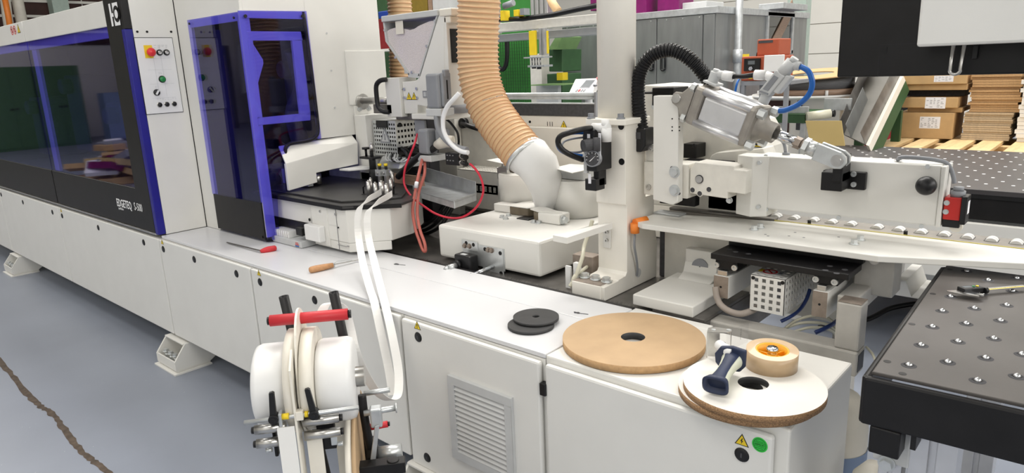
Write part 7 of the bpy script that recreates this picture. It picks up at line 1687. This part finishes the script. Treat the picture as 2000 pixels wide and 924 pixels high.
stack(-.962, -.650, 6.32, .5, 1.134, 1.43, 16, 5, '%s board of the upper brown board stack under the console', 'boards of the upper stack', mdf_edge, .012)
stack(-.640, -.20, 6.26, .6, PZ + .001, 1.40, 16, 6, '%s board of the board stack cut by the right edge', 'boards of the right stack', melamine, .012)

# ============================================================= HALL BEHIND THE PHOTOGRAPHER (mirrored in the violet windows)
for k, y in enumerate((-.9, -2.0, -3.1)):
    t = thing('locker', ['tall green steel locker mirrored at the left edge of the black window', 'tall green steel locker mirrored in the middle of the left window', 'tall green steel locker mirrored right of the window seam'][k], 'locker', (-21.5, y, 0), 'green lockers')
    g = G(); g.box(-21.9, -21.5, y - .53, y + .53, 0, 2.1); build('body', g, locker_green, t, .01)
    for s in (-1, 1):
        g = G(); g.box(-21.5, -21.48, y + (s - 1) * .26 + .01, y + (s + 1) * .26 - .01, .06, 2.05); d_ = build('door', g, locker_green, t, .004)
        g = G(); g.cyl((-21.48, y + s * .06, 1.05), (-21.44, y + s * .06, 1.05), .03); build('knob', g, black_plastic, d_)
t = thing('blue_cabinet', 'low grey blue cabinet mirrored beside the green lockers', 'cabinet', (-20.8, -4.3, 0))
g = G(); g.box(-21.3, -20.8, -4.9, -3.9, .1, 1.35); build('body', g, blue_box, t, .02)
g = G(); g.box(-20.8, -20.78, -4.85, -3.95, .15, 1.3); build('door', g, blue_box, t, .006)
t = thing('timber_rack', 'rack of leaning timber lengths mirrored in the right window', 'rack', (-21.5, -6, 0))
g = G(); g.box(-21.9, -21.8, -7.6, -5.2, 0, 2.6); build('back', g, dark_grey, t)
for k in range(8):
    g = G(); y = -5.4 - k * .27; g.box(-21.8, -21.7, y - .05, y + .05, .0, 2.2 + .1 * (k % 3)); build('timber', g, pine, t, .003)
t = thing('notice_board', 'pale board with white papers mirrored near the right edge of the window', 'board', (-21.5, -8.2, 1.6))
g = G(); g.box(-21.6, -21.55, -8.7, -7.75, 1.1, 2.6); build('panel', g, light_grey, t, .004)
for k in range(4):
    g = G(); g.box(-21.548, -21.545, -7.2 - .0, -6.95, 1.15 + k * .34, 1.45 + k * .34); build('paper_sheet', g, paper, t)
g = G(); g.box(-21.495, -21.478, -1.0, -.75, 1.72, 1.95); g.m = 1; g.ring((-21.478, -.875, 1.835), (1, 0, 0), .05, .075, .004, 20); solo('fire_sign', g, [red_ink, white_ink], 'small red fire hose sign mirrored on the green locker', 'sign')
t = thing('packaging_pile', 'heap of packaging waste mirrored at the lower right of the window', 'waste pile', (-12.7, -1.2, 0))
rnd = random.Random(11)
for k in range(26):
    M_ = Matrix.Translation((-12.7 + rnd.uniform(-.5, .5), -1.2 + rnd.uniform(-.4, .4), .12 + rnd.uniform(0, .45))) @ Matrix.Rotation(rnd.uniform(0, 3), 4, 'Z') @ Matrix.Rotation(rnd.uniform(-.6, .6), 4, 'X')
    g = G(); g.M = M_; g.box(-rnd.uniform(.1, .3), rnd.uniform(.1, .3), -rnd.uniform(.1, .22), rnd.uniform(.1, .22), -.01, rnd.uniform(.005, .10))
    build('scrap_piece', g, [cardboard, paper, magenta, cardtan, grey_pl, paper][k % 6], t)
g = G(); g.box(-13.25, -12.15, -1.65, -.75, 0, .12); build('base_carton', g, cardboard, t, .01)
